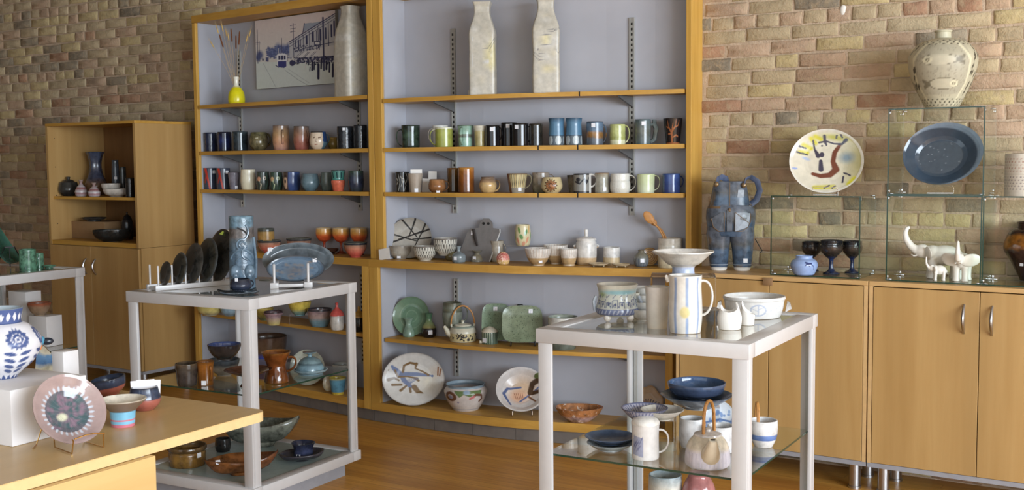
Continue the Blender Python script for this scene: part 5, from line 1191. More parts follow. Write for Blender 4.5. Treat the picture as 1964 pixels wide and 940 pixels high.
# ============================================================ counter, left bookcase
on = Z(ZC); gG = 'sunset glazed pottery on the left counter'
SUN = glaze('sunset', [(0, rgb(120, 60, 40)), (.45, rgb(186, 74, 44)), (.68, rgb(212, 96, 52)), (.82, rgb(214, 152, 72)), (.95, rgb(218, 172, 104)), (1, rgb(206, 190, 160))], wob=.02)
for x, yb, lb in ((622.5, 481, 'leftmost orange sunset goblet'), (654.5, 482, 'middle orange sunset goblet'), (689, 483, 'rightmost orange sunset goblet by the oak post')):
    pot('goblet', lb, 'goblet', x, 436, yb, 32, SUN, 'goblet', on, gG)
PKB = glaze('pink_bowl', [(0, rgb(186, 76, 68)), (.3, rgb(196, 98, 82)), (.6, rgb(190, 124, 100)), (.82, rgb(150, 118, 100)), (.86, rgb(44, 46, 52)), (.95, rgb(56, 60, 66)), (1, rgb(120, 116, 96))], wob=.015)
pot('bowl', 'pink bowl with dark rim in front of the goblets', 'bowl', 682, 463, 494, 46, PKB, 'bowl', on, gG)
pot('bowl', 'pink bowl with dark rim beside the blue totem vase', 'bowl', 516.5, 459, 486, 46, PKB, 'bowl', on, gG)
pot('bowl', 'wide pink bowl with wavy dark rim behind the oval platters', 'bowl', 574, 455, 486, 48, PKB, 'bowl', on, gG, wob=lambda a, z: 1+.02*math.sin(6*a))
pot('bowl', 'small ochre bowl with dark rim stacked behind the pink bowl', 'bowl', 511, 437, 484, 32, glaze('ochre_pot', [(0, rgb(150, 110, 66)), (.7, rgb(176, 136, 76)), (.85, rgb(160, 128, 76)), (.9, rgb(70, 70, 62)), (1, rgb(90, 92, 84))], wob=.02), 'cyl', Z(ZC), gG)
pot('cup', 'orange cup half hidden left of the totem vase', 'cup', 437, 441, 482, 22, SUN, 'round', on, gG)
pot('saucer', 'dark brown saucer in front of the goblets', 'saucer', 632, 476, 488, 36, gl('dark_saucer', (60, 42, 36), (80, 54, 44)), 'saucer', on, None)
# lower shelf, left bookcase
on = Z(ZLL); gH = 'pastel pottery on the left lower shelf'
pot('bowl', 'cream yellow bowl at the left of the left lower shelf', 'bowl', 404, 582, 606, 50, glaze('cream_yellow', [(0, rgb(206, 196, 164)), (.4, rgb(206, 190, 124)), (1, rgb(202, 182, 100))], wob=.05), 'bowlr', on, gH)
pot('bowl', 'pale blue bowl next to the cream yellow bowl', 'bowl', 441, 584, 607, 36, gl('pale_blue', (140, 160, 170), (150, 176, 190)), 'bowlr', on, gH)
pot('bowl', 'yellow and green cup behind the mauve tapered pot', 'cup', 508, 588, 615, 34, glaze('yel_green', [(0, rgb(120, 140, 112)), (.5, rgb(176, 160, 84)), (1, rgb(196, 174, 90))]), 'bowlr', on, gH)
pot('pot', 'small tapered mauve pot with yellow foot and dark rim', 'pot', 525, 595, 624, 37, glaze('mauve_yel', [(0, rgb(196, 178, 104)), (.35, rgb(182, 160, 130)), (.6, rgb(160, 134, 136)), (.88, rgb(150, 120, 124)), (.92, rgb(60, 46, 50)), (1, rgb(70, 52, 52))], wob=.03), [(.58, 0), (.62, .05), (.86, .74), (.98, .78), (1, 1)], on, gH, handle=(60, 1.0, .8, .1, .1))
t_, zr = riser('clear riser under the yellow and blue bowl', 575, 622, on, 38, 20, 18)
pot('bowl', 'yellow and blue bowl on a clear riser', 'bowl', 575, 574, 606, 45, glaze('yel_blue', [(0, rgb(110, 150, 160)), (.25, rgb(130, 158, 140)), (.45, rgb(196, 176, 84)), (.8, rgb(206, 180, 80)), (.93, rgb(200, 170, 80)), (1, rgb(70, 70, 60))], wob=.03), 'bowl', Z(zr), gH)
pot('pot', 'mauve and blue planter with dark rim', 'pot', 613.5, 589, 628, 47, glaze('mauve_blue', [(0, rgb(112, 144, 158)), (.35, rgb(120, 150, 160)), (.55, rgb(170, 144, 134)), (.85, rgb(160, 136, 136)), (.92, rgb(60, 54, 60)), (1, rgb(70, 62, 64))], wob=.03), [(.62, 0), (.7, .06), (.92, .5), (.95, .8), (1, .86), (1, 1)], on, gH)
pot('jar', 'white jar with pointed coral pink lid', 'jar', 647, 604, 634, 27, gl('white_jar', (206, 200, 190), (196, 190, 182)), 'barrel', on, gH, lid=([(1.1, 0), (1.06, .1), (.75, .35), (.30, .58), (.20, .8), (.26, .92), (.1, 1)], .95, gl('coral_lid', (206, 92, 84), (200, 84, 80))))
pot('jar', 'black jar with ochre pointed lid by the centre post', 'jar', 689, 607, 637, 24, gl('black_jar', (30, 30, 30), (40, 40, 38)), 'barrel', on, gH, lid=([(1.05, 0), (1.0, .15), (.7, .4), (.25, .6), (.2, .85), (.05, 1)], .8, gl('ochre_lid', (176, 134, 60), (190, 148, 70))))
# bottom board, left bookcase
on = Z(ZBOT); gI = 'pottery on the left bottom board'
pot('bowl', 'large cobalt bowl with brown rim on the bottom board', 'bowl', 512, 638, 706, 80, glaze('cobalt_brown', [(0, rgb(46, 58, 120)), (.55, rgb(56, 68, 140)), (.66, rgb(92, 70, 50)), (1, rgb(80, 58, 44))], wob=.03), 'bowl', on, gI)
plate('plate', 'pale celadon plate leaning behind the blue butter dome', 'plate', 590, 672, 740, 66, on, gl('pale_plate', (168, 170, 152), (178, 180, 164)), 14, DISC, None)
pot('dish', 'flat grey dish right of the butter dome', 'dish', 660, 694, 716, 44, gl('grey_dish', (140, 140, 136), (160, 160, 154)), 'saucer', on, gI)
pot('cup', 'blue and yellow cup at the right of the bottom board', 'cup', 648, 721, 758, 33, glaze('blue_yel_cup', [(0, rgb(196, 170, 70)), (.14, rgb(196, 170, 70)), (.18, rgb(86, 134, 156)), (.85, rgb(92, 144, 166)), (1, rgb(186, 166, 70))], wob=.02), 'taper', on, gI, inside=gl('cup_in', (170, 150, 60), (176, 156, 70)))
plate('dish', 'small tan leaf-shaped dish beside the blue and yellow cup', 'dish', 629, 724, 754, 19, on, gl('tan_leaf', (176, 156, 112), (150, 140, 120)), 12, DISC, None, shape=lambda a: 1+.18*math.sin(a))
# ============================================================ middle stand: top
on = Z(ZST-.002)
def plate_rack():
    A = at_z(299, 558.5, ZST-.002); B = at_z(443, 546, ZST-.002); e = (B-A); Ln = e.length; e.normalize()
    t = thing('plate_rack', 'white peg plate rack holding a row of dark plates', 'plate rack', A, math.atan2(e.y, e.x))
    k = mpp(A); d = .085
    MB().box((0, 0, 0), (Ln, .016, 9.5*k), 0, .001).build('rail', M_WHITE, t, True); MB().box((0, d, 0), (Ln, d+.016, 9.5*k), 0, .001).build('rail', M_WHITE, t, True)
    for x in (.004, Ln-.022): MB().box((x, .016, .0), (x+.018, d, 6*k), 0, .001).build('cross_bar', M_WHITE, t, True)
    for i in range(6):
        x = .016+(Ln-.04)*i/5
        for y in (.008, d+.008): MB().loft([(x, y, 9*k, 1.9*k, 1.9*k, 2), (x, y, 47*k, 1.9*k, 1.9*k, 2), (x, y, 48*k, 1.2*k, 1.2*k, 2)], 10).build('peg', M_WHITE, t, True)
    mats = [gl('charcoal_plate', (56, 54, 50), (72, 68, 62), mott=.3, rough=.2), gl('charcoal_plate2', (50, 50, 46), (66, 62, 52), (90, 96, 100), mott=.3, rough=.2)]
    rot = math.atan2(e.y, e.x)
    for i, (yt, lb) in enumerate(((499, 'smallest dark plate at the left end of the peg rack'), (483, 'second dark plate in the peg rack'), (466, 'third dark plate in the peg rack'), (457, 'fourth dark plate in the peg rack'), (440, 'tallest dark plate with a leaf tag at the right end of the rack'))):
        h = (547-yt)*k; R = h/2; x = .016+(Ln-.04)*(i+.5)/5
        v, f = disc_mesh(R, R, DISC)
        r = thing('plate', lb, 'plate', A+e*x+Vector((-e.y, e.x, 0))*(d/2+.008), rot, 'dark plates in the peg rack')
        o = mesh_obj('dish', v, f, mats[i % 2], r, True, 50, (.012, 0, R+7*k), (0, rad(101), 0))
        if i == 4:
            l = MB().add([(0, 0, 0), (.02, .003, .012), (.03, 0, .004), (.012, -.002, -.006)], [(0, 1, 2, 3)]).build('leaf_tag', plain('lime_leaf', rgb(170, 190, 70), .5), r); l.location = (.02, -.02, h-.01)
plate_rack()
def totem(root, pr, r, h, k, mat):
    rel = gl('totem_relief', (96, 117, 135), (112, 133, 149), mott=.2, rough=.2)
    for s in (-1, 1):
        MB().ball((s*r*.52, -r*.86, h*.25), (r*.42, r*.34, h*.10)).ball((s*r*.52, -r*.98, h*.20), (r*.24, r*.28, h*.07)).build('lobe', rel, root, True)
    def arc(cx, cz, rr, a0, a1, th=.0045):
        pts = []
        for i in range(15):
            a = rad(a0+(a1-a0)*i/14); x = cx+rr*math.cos(a); x = max(-.98, min(.98, x)); pts.append((x*r, -math.sqrt(max(.02, 1-x*x))*r*1.0, cz*h+rr*math.sin(a)*r))
        return MB().tube(pts, th, 6)
    for cx, cz, rr, a0, a1 in ((.05, .62, .42, 60, 330), (.05, .62, .22, 0, 300), (.0, .40, .85, 10, 170), (.1, .35, .6, 20, 160), (-.3, .80, .8, -60, 40), (.5, .5, .5, 120, 260)): arc(cx, cz, rr, a0, a1).build('scroll', rel, root, True)
    MB().tube([(-.3*r, -.97*r, h*.85), (.2*r, -1.0*r, h*.81), (.6*r, -.82*r, h*.72)], .003, 6).build('groove', M_DARK, root, True)
    MB().tube([(r*.9, -r*.42, h*.72), (r*1.06, -r*.3, h*.4), (r*.98, -r*.3, h*.15)], .006, 8).build('rib', rel, root, True)
pot('totem_vase', 'tall blue cylinder vase carved with owl-like scrolls', 'vase', 466, 413, 557, 49, glaze('totem_blue', [(0, rgb(91, 111, 127)), (.5, rgb(96, 119, 138)), (.68, rgb(100, 112, 120)), (.72, rgb(106, 99, 96)), (.82, rgb(104, 97, 94)), (.86, rgb(105, 131, 147)), (1, rgb(119, 146, 161))], wob=.05, mott=.3, relief=.2), [(1, 0), (1.0, .3), (.95, .7), (.94, 1)], on, None, extra=totem)
tr = at_z(460, 566, ZST-.002); kk = mpp(tr)
t = thing('tray', 'thin dark square tray with upturned corners under the ink-blue cup', 'tray', tr, view_rz(tr)+rad(6))
n = 9; V = []
for j in range(n):
    for i in range(n):
        u, w = i/(n-1)*2-1, j/(n-1)*2-1; V.append((u*37*kk, (w+1)*17*kk*3.0*.5*1.0, .004+.010*(abs(u)**3)*(abs(w)**3)+.004*max(abs(u), abs(w))**6))
F = [(j*n+i, j*n+i+1, (j+1)*n+i+1, (j+1)*n+i) for j in range(n-1) for i in range(n-1)]
o = mesh_obj('sheet', V, F, gl('tray_dark', (60, 66, 72), (84, 92, 98), rough=.15, mott=.3), t, True, 60); sm = o.modifiers.new('thickness', 'SOLIDIFY'); sm.thickness = .004
pot('cup', 'ink-blue cup with dotted base on the dark tray', 'cup', 462, 533, 560, 42, glaze('ink_cup', [(0, rgb(40, 46, 60)), (.5, rgb(48, 54, 72)), (1, rgb(40, 44, 54))], rough=.12, mott=.2, stripes=(rgb(130, 136, 144), 30, .3, .06, .16)), 'round', Z(ZST+.006), None, handle=(20, .8, .3, .3, .12), stick=(-115, 1.0, 6))
# oval dishes in a low rack
OV = glaze('oval_blue', [(0, rgb(79, 88, 95)), (1, rgb(107, 115, 120))], mott=.35, rough=.15, msc=14)
def oval_in(P, V):
    P.put(np.clip(np.hypot(P.uv[:, 0], P.uv[:, 1])*7-6.1, 0, 1), rgb(51, 48, 47)); P.ell(-.0, -.1, .6, .6, rgb(106, 109, 116), 0, .7, .8); P.speck(30, .12, rgb(126, 120, 117), 5, .4, (-.6, -.7, .6, .6)); P.speck(40, .1, rgb(80, 100, 122), 6, .4, (-.9, -.9, .9, .9))
OVP = [(0, 0), (.70, 0), (.74, .02), (.95, .16), (1, .25), (1, .28), (.93, .24), (.78, .07), (.6, .05), (0, .05)]
plate('oval_dish', 'large oval slate-blue dish standing at the back of the low rack', 'dish', 573, 474, 540, 136, on, OV, 26, OVP, None, group='oval blue dishes in the rack', stick=[(-.78, .62)], lift=.012)
plate('oval_dish', 'smaller oval blue dish standing in front in the low rack', 'dish', 568, 497, 547, 110, on, painted('oval_inside', .15), 26, OVP, oval_in, rgb(100, 120, 139), group='oval blue dishes in the rack', stick=[(.66, .62)], lift=.008)
p = at_z(559, 553, ZST-.002); k = mpp(p); t = thing('plate_rack', 'low white two-peg rack under the oval blue dishes', 'plate rack', p, view_rz(p))
for s in (-1, 1):
    MB().box((s*32*k-8*k, 0, 0), (s*32*k+8*k, .15, 11*k), 0, .0015).build('block', M_WHITE, t, True)
    MB().loft([(s*32*k, .010, 10*k, 2.6*k, 2.6*k, 2), (s*32*k, .010, 46*k, 2.6*k, 2.6*k, 2), (s*32*k, .010, 47*k, 1.8*k, 1.8*k, 2)], 12).build('peg', M_WHITE, t, True)
MB().box((-24*k, .01, 2*k), (24*k, .024, 8*k), 0, .001).build('cross_bar', M_WHITE, t, True)

# ============================================================ middle stand: glass shelf
on = Z(ZGL+.0005); gJ = 'pottery on the middle stand glass shelf'
pot('mug', 'wide dark brown-black mug on the glass shelf', 'mug', 359, 693, 742, 43, glaze('brown_black', [(0, rgb(56, 50, 44)), (.3, rgb(64, 56, 52)), (.8, rgb(70, 62, 54)), (1, rgb(96, 78, 58))], mott=.3, rough=.12), [(.80, 0), (.86, .1), (.90, .35), (.96, .7), (1, .8), (1, 1)], on, gJ)
AM = glaze('amber_mug', [(0, rgb(104, 62, 22)), (.5, rgb(136, 82, 30)), (.85, rgb(150, 92, 36)), (1, rgb(110, 70, 34))], rough=.1)
pot('mug', 'amber brown mug with handle in front and price sticker', 'mug', 395, 690, 740, 34, AM, 'flare', on, gJ, handle=(-55, .82, .2, .3, .16), stick=(-105, .12, 9))
pot('bowl', 'grey and white glazed bowl under the dark blue-lined bowl', 'bowl', 430, 684, 722, 60, glaze('grey_white_bowl', [(0, rgb(150, 144, 132)), (.5, rgb(160, 156, 146)), (.75, rgb(60, 66, 72)), (1, rgb(70, 78, 84))], wob=.15), 'bowl', on, gJ)
zb = bpy.data.objects[-1] if False else None
pot('bowl', 'dark brown bowl with blue inside stacked on the grey bowl', 'bowl', 431, 655, 691, 64, gl('dark_brown_bowl', (42, 36, 33), (63, 53, 48), (49, 43, 43), rough=.14), 'bowl', Z(ZGL+.085), gJ, inside=gl('blue_in', (49, 62, 107), (66, 80, 126), rough=.1))
pot('pedestal_dish', 'brown pedestal dish on the glass shelf', 'dish', 477, 700, 744, 92, gl('brown_ped', (70, 42, 30), (92, 56, 40), rough=.14), [(.36, 0), (.34, .06), (.20, .3), (.22, .55), (.55, .74), (1, 1)], on, gJ, wall=.004)
def spout_lip(root, pr, r, h, k, mat): pass
pot('pitcher', 'glossy amber brown pitcher with flared lip', 'pitcher', 531, 670, 737, 56, glaze('amber_pitcher', [(0, rgb(110, 68, 28)), (.12, rgb(96, 52, 22)), (.5, rgb(104, 56, 26)), (.9, rgb(112, 62, 28)), (1, rgb(136, 88, 42))], rough=.08, mott=.25), [(.80, 0), (.84, .04), (.80, .2), (.66, .5), (.68, .62), (.92, .9), (1, 1)], on, gJ, handle=(0, .80, .35, .55, .15))
pot('butter_plate', 'pale blue rimmed plate under the butter dome', 'plate', 596, 703, 721, 66, gl('butter_blue', (119, 148, 161), (144, 168, 178)), [(.7, 0), (.75, .3), (.92, .6), (1, 1)], on, gJ, hpx=9)
def knob(root, pr, r, h, k, mat): MB().loft([(0, 0, h*.98, r*.16, r*.16, 2), (0, 0, h*1.16, r*.15, r*.15, 2), (0, 0, h*1.26, r*.46, r*.46, 2), (0, 0, h*1.34, r*.50, r*.50, 2), (0, 0, h*1.35, r*.40, r*.40, 2)], 20).build('knob', mat, root, True)
pot('butter_dome', 'blue streaked butter dome with flat knob', 'butter dish', 595, 684, 716, 54, glaze('butter_dome', [(0, rgb(126, 156, 169)), (.4, rgb(118, 148, 161)), (.55, rgb(77, 97, 107)), (.65, rgb(123, 148, 155)), (1, rgb(103, 126, 135))], wob=.06, rough=.12), [(1, 0), (1, .1), (.92, .4), (.68, .78), (.30, .98), (.05, 1)], Z(ZGL+.012), gJ, extra=knob)
# ============================================================ middle stand: bottom panel
on = Z(ZSB-.002); gK = 'brown pottery on the bottom of the middle stand'
pot('casserole', 'golden brown casserole bowl with rolled rim and price sticker', 'bowl', 360, 846, 899, 74, glaze('golden_brown', [(0, rgb(116, 84, 38)), (.4, rgb(132, 98, 46)), (.72, rgb(120, 88, 44)), (.8, rgb(86, 64, 36)), (1, rgb(100, 76, 46))], mott=.3, rough=.15), [(.86, 0), (.92, .06), (.94, .6), (.90, .72), (1, .86), (.98, 1)], on, gK, stick=(-52, .62, 9))
def boat(name, label, cat, x, yb, on, L, Wd, H, mat, rz=0, wav=.12, group=None, foot=None, stick=None):
    p = spot(x, yb, on); k = mpp(p); t = thing(name, label, cat, p, view_rz(p)+rad(rz), group); n, m = 26, 12; v = []
    for i in range(n+1):
        u = i/n*2-1
        for j in range(m+1):
            w = j/m*2-1; wid = Wd*k/2*(max(.02, 1-abs(u)**2.6))**.6
            z = H*k*(.16+.84*(max(abs(w)**2.2, abs(u)**4)))*(1+wav*math.sin(3*u+2*w)) + H*k*.25*max(0, u)**2
            v.append((u*L*k/2, w*wid+Wd*k*.45, z))
    f = [(i*(m+1)+j, (i+1)*(m+1)+j, (i+1)*(m+1)+j+1, i*(m+1)+j+1) for i in range(n) for j in range(m)]
    o = mesh_obj('shell', v, f, mat, t, True, 70); s = o.modifiers.new('thickness', 'SOLIDIFY'); s.thickness = .006; s.offset = 0
    MB().loft([(0, Wd*k*.45, 0, L*k*.16, Wd*k*.2, 2), (0, Wd*k*.45, H*k*.2, L*k*.2, Wd*k*.25, 2)], 18).build('foot', mat if foot is None else foot, t, True)
    if stick: so = MB().box((-4.5*k, -.0006, -4.5*k), (4.5*k, .0006, 4.5*k)).build('price_sticker', M_STICKER, t); so.location = (stick[0]*k, stick[1]*k, stick[2]*k); so.rotation_euler = (rad(-40), 0, rad(15))
    return t
boat('leaf_dish', 'long rust brown leaf-shaped dish with price sticker', 'dish', 466, 917, on, 138, 66, 32, glaze('rust_leaf', [(0, rgb(110, 70, 40)), (.3, rgb(140, 88, 46)), (1, rgb(104, 62, 40))], axis=0, mott=.3, rough=.18), 3, .08, gK, None, (-45, 6, 33))
boat('leaf_bowl', 'large grey mottled leaf-shaped bowl beside a black pot', 'bowl', 494, 862, on, 150, 62, 46, gl('grey_leaf', (92, 94, 84), (120, 120, 108), mott=.35, rough=.15), -14, .06, gK)
pot('pot', 'small black pot under the grey leaf bowl', 'pot', 428, 838, 868, 30, gl('black_pot', (30, 28, 28), (44, 42, 40), rough=.12), 'barrel', on, gK)
boat('tray', 'dark blue square dish under the ink-blue teacup', 'tray', 583, 890, on, 86, 66, 15, gl('tray_ink', (48, 46, 54), (64, 60, 66), rough=.14), 8, .0, gK)
pot('teacup', 'ink-blue pouring cup with price sticker on the dark dish', 'cup', 581, 844, 882, 46, gl('ink_teacup', (42, 46, 66), (56, 62, 88), (40, 44, 60), rough=.1, mott=.3), [(.80, 0), (.84, .1), (.80, .6), (.86, .8), (1, 1)], Z(ZSB+.006), gK, stick=(-115, .22, 8), wob=lambda a, z: 1+.07*math.cos(3*a))

# ============================================================ right stand: top
on = Z(ZST-.002); gL = 'pale pottery on top of the right stand'
def castle(th, z, inn, V):
    P = Paint(np.stack([th, z], 1), rgb(196, 198, 186)); g = np.random.RandomState(2); D = rgb(84, 92, 124)
    P.put((z > .90)*1.0, rgb(206, 200, 184)); P.ell(.2, .78, 1.6, .10, rgb(150, 190, 196), 0, .6, .9); P.ell(-.9, .7, .4, .12, rgb(150, 166, 120), 0, .6, .7)
    P.put(((z > .04) & (z < .24))*1.0, rgb(104, 112, 142)); P.put(((z > .24) & (z < .28))*1.0, rgb(190, 190, 184))
    for i in range(30): a = -3+i*.2; P.stroke([(a, .10), (a+.08, .20)], .03, rgb(170, 174, 186))
    for i in range(16):
        a = -2.6+i*.34; hh = g.uniform(.40, .62)
        for b in (a, a+.24): P.stroke([(b, .30), (b, hh)], .022, D)
        P.stroke([(a, hh), (a+.24, hh)], .018, D); P.ell(a+.12, .40, .07, .06, D, 0, .3); P.stroke([(a, .62), (a+.12, .70)], .016, D, .4, .7)
    P.speck(80, .05, D, 3, .5, (-2.6, .30, 2.6, .66)); P.put(inn*1.0, rgb(206, 200, 186)); return P.c
def tri_feet(root, pr, r, h, k, mat):
    for a in (-125, -40, 80): MB().ball((r*.78*math.cos(rad(a)), r*.78*math.sin(rad(a)), -.004), (.013, .013, .014), 10, 8).build('foot', gl('foot_white', (216, 210, 200), (220, 214, 206)), root, True)
    for s in (178, 2): MB().tube([(r*.98*math.cos(rad(s)), -.01, h*.62), (r*1.1*math.cos(rad(s)), -.012, h*.45), (r*1.04*math.cos(rad(s)), -.012, h*.15)], .006, 8).build('side_lug', gl('lug_grey', (150, 156, 166), (164, 170, 176)), root, True)
o = pot('footed_pot', 'grey-blue footed pot with carved row of houses', 'pot', 1184, 549, 618, 82, painted('castle_pot', .2), [(.84, 0), (.98, .08), (1, .22), (.90, .5), (.88, .75), (.95, .95), (.97, 1)], on, gL, paint=castle, extra=tri_feet, wall=.006); o.location.z += .017
pot('tumbler', 'small cream ribbed cup behind the footed pot', 'cup', 1213, 560, 612, 28, gl('cream_rib', (196, 190, 172), (206, 200, 184)), 'taper', on, gL)
for i in range(4):
    pot('bowl', ['lowest', 'second', 'third', 'topmost'][i]+' of four nested grey bowls behind the white tumbler', 'bowl', 1232, 590-14*i, 616-14*i, 50, gl('nest_grey', (176, 172, 162), (196, 192, 184)), 'bowl', Z(ZST-.002+.021*i), 'nested grey bowls', hpx=22, wall=.003)
pot('tumbler', 'tall plain grey-white tumbler beside the striped pitcher', 'cup', 1260, 547, 631, 47, gl('tumbler_white', (196, 188, 174), (202, 196, 186), (206, 200, 194), mott=.05, rough=.3), [(.78, 0), (.82, .03), (.90, .4), (.92, .75), (1, 1)], on, gL, inside=gl('tumbler_in', (196, 186, 172), (206, 198, 184)))
def pitch(th, z, inn, V):
    P = Paint(np.stack([th, z], 1), rgb(218, 212, 202)); B = rgb(148, 164, 192)
    for c, w, z0 in ((-.62, .13, 0), (.12, .13, .38), (.12, .12, -.1), (.85, .10, 0), (1.6, .12, 0), (-1.4, .13, 0), (2.4, .1, 0)):
        P.stroke([(c, z0 if z0 >= 0 else 0), (c, .98 if z0 >= 0 else .22)], w, B, .5, .85)
    P.ell(-.02, .38, .36, .12, rgb(214, 198, 142), 0, .3, .9); P.stroke([(-.62, 0), (-.62, .9)], .05, rgb(132, 148, 182), .6, .6); P.put(inn*1.0, rgb(206, 198, 186)); P.put((z > .975)*1.0, rgb(222, 218, 210)); return P.c
def lip(root, pr, r, h, k, mat):
    MB().tube([(-r*.90, -.004, h*.90), (-r*1.02, -.006, h*.97), (-r*1.10, -.008, h*1.0)], [r*.18, r*.14, r*.06], 10).build('spout', gl('pitch_white', (218, 212, 202), (222, 216, 208)), root, True)
PW = gl('pitch_handle', (218, 214, 206), (224, 220, 214), mott=.04)
def pitch_ex(root, pr, r, h, k, mat):
    lip(root, pr, r, h, k, mat); strap(MB(), pr, r, h, -4, .90, .30, .60*r, .13*r).build('handle', PW, root, True)
pot('pitcher', 'tall white pitcher with soft blue stripes and a yellow spot', 'pitcher', 1314, 524, 641, 68, painted('pitcher_glaze', .25), [(.86, 0), (.88, .04), (.96, .30), (.94, .55), (.90, .8), (.94, 1)], on, gL, paint=pitch, extra=pitch_ex, wall=.005)
t_, zr = riser('tall clear acrylic riser behind the striped pitcher', 1310, 628, on, 122, 70, 98)
pot('bowl', 'wide white flaring bowl with blue foot on the tall clear riser', 'bowl', 1310.5, 476, 528, 117, glaze('flare_bowl', [(0, rgb(160, 172, 196)), (.30, rgb(168, 178, 200)), (.36, rgb(196, 190, 178)), (.8, rgb(206, 200, 190)), (1, rgb(224, 220, 212))], wob=.01, rough=.3), [(.38, 0), (.36, .12), (.38, .34), (.56, .48), (.82, .80), (1, .97), (1, 1)], Z(zr), gL, inside=gl('flare_in', (222, 218, 210), (228, 224, 218)))
def leafpanel(th, z, inn, V):
    P = Paint(np.stack([th, z], 1), rgb(222, 220, 216)); L = rgb(176, 184, 200)
    P.ring(.15, .45, .26, .03, L, 1, .26); P.stroke([(.15, .2), (.15, .72)], .02, L); P.stroke([(.15, .5), (.32, .6)], .016, L); P.stroke([(.15, .4), (-.02, .52)], .016, L); P.stroke([(.5, .1), (.5, .9)], .012, L); P.speck(14, .03, L, 4, .6, (.6, .2, 1.3, .8)); return P.c
def ears(root, pr, r, h, k, mat):
    for s in (-1, 1): MB().add([(s*r*.98, -.02, h*.25), (s*r*1.05, -.02, h*.75), (s*r*1.14, -.03, h*.70), (s*r*1.18, -.03, h*.45), (s*r*.98, .015, h*.25), (s*r*1.05, .015, h*.75), (s*r*1.14, .01, h*.70), (s*r*1.18, .01, h*.45)], [(0, 1, 2, 3), (7, 6, 5, 4), (0, 4, 5, 1), (1, 5, 6, 2), (2, 6, 7, 3), (3, 7, 4, 0)]).build('handle', gl('ear_white', (224, 220, 216), (228, 224, 220)), root, True)
pot('serving_bowl', 'wide white bowl with leaf panel and lug handles', 'bowl', 1446, 560, 613, 118, painted('leafpanel', .3), [(.80, 0), (.84, .04), (.92, .4), (.96, .8), (1, .9), (.99, 1)], on, gL, paint=leafpanel, extra=ears, wall=.006)
def peaks(label, x, yb, w, hs):
    p = spot(x, yb, on, w*.45*mpp(at_z(x, yb, ZST))); k = mpp(p); t = thing('salt_cellar', label, 'ornament', p, view_rz(p), 'white peaked salt cellars')
    r = w*k/2; v = []; seg = 48; lv = 12
    for i in range(lv+1):
        u = i/lv
        for q in range(seg):
            a = 2*PI*q/seg; pk = 0
            for (a0, hh, sh) in [q_[:3] for q_ in hs]:
                d = abs((a-rad(a0)+PI) % (2*PI)-PI); pk = max(pk, hh*math.exp(-(d/sh)**1.6))
            top = (hs[0][3] if len(hs[0]) > 3 else 18)*k+pk*k
            z = top*u; rr = r*(.90+.12*math.sin(PI*min(1, z/(32*k))*.8))*(1-.40*max(0, (z-24*k)/(30*k))**1.3); v.append((rr*math.cos(a), rr*.8*math.sin(a), z))
    for q in range(seg): a = v[lv*seg+q]; v.append((a[0]*.82, a[1]*.82, a[2]-.002))
    for q in range(seg): a = v[lv*seg+q]; v.append((a[0]*.6, a[1]*.6, 10*k))
    f = [(i*seg+q, i*seg+(q+1) % seg, (i+1)*seg+(q+1) % seg, (i+1)*seg+q) for i in range(lv+2) for q in range(seg)]+[tuple(range(seg))[::-1], tuple((lv+2)*seg+q for q in range(seg))]
    mesh_obj('body', v, f, gl('bisque_white', (226, 222, 214), (230, 226, 220), mott=.03, rough=.6), t, True, 50)
peaks('white bisque salt cellar with two peaks, in front', 1399, 634, 46, [(172, 13, .8, 33), (8, 19, .8)])
peaks('white bisque salt cellar with one peak, tucked behind', 1433, 625, 28, [(170, 26, 1.3, 20)])

# ============================================================ right stand: glass shelf
on = Z(ZGR+.0005); gM = 'blue and white pottery on the right stand shelf'
pot('plate', 'grey plate under the blue plate', 'plate', 1171, 838, 868, 92, gl('grey_under', (150, 156, 158), (166, 172, 174)), 'plate', on, gM, hpx=14)
pot('plate', 'shallow round blue plate stacked on the grey plate', 'plate', 1171, 822, 856, 99, glaze('blue_plate', [(0, rgb(63, 73, 90)), (.6, rgb(72, 85, 108)), (1, rgb(92, 109, 137))], rough=.18), 'plate', Z(ZGR+.018), gM, hpx=14)
def stamp(th, z, inn, V):
    P = Paint(np.stack([th, z], 1), rgb(222, 218, 214)); P.poly([(-1.15, .16), (-.15, .10), (-.15, .66), (-1.05, .72)], rgb(160, 164, 186)); g = np.random.RandomState(3)
    for i in range(12): c = g.uniform(-1, -.3); zz = g.uniform(.2, .6); P.stroke([(c, zz), (c+.15, zz+.12)], .025, rgb(106, 112, 146))
    return P.c
def domelid(root, pr, r, h, k, mat):
    mesh_obj('froth_lid', *revolve(catmull([(r*1.02, h), (r*1.04, h+.006), (r*.9, h+.016), (r*.5, h+.024), (.002, h+.026)], 4), 28, 1, lambda a, z: 1+.04*math.sin(3*a)), gl('lid_bisque', (226, 222, 214), (230, 226, 220), rough=.6, relief=.4, rsc=60), root, True, 50)
pot('mug', 'white mug with blue stamped panel and domed white lid', 'mug', 1238, 808, 884, 52, painted('stamp_mug', .3), [(.92, 0), (1, .06), (.98, .6), (1, .9), (1.02, 1)], on, gM, paint=stamp, extra=domelid, handle=(-8, .85, .18, .72, .14))
t_, zr = riser('clear acrylic riser under the striped and white dishes', 1262, 864, on, 70, 50, 58)
def stripes_b(th, z, inn, V):
    P = Paint(np.stack([th, z], 1), rgb(176, 172, 184))
    for i in range(40): a = -PI+i*2*PI/40; P.stroke([(a, .3), (a+.1, 1)], .035, rgb(106, 108, 136))
    P.put((z > .96)*1.0, rgb(104, 106, 132)); return P.c
pot('bowl', 'wide striped mauve bowl raised on the clear riser', 'bowl', 1236, 772, 814, 90, painted('stripe_bowl'), 'wide', Z(zr), gM, paint=stripes_b)
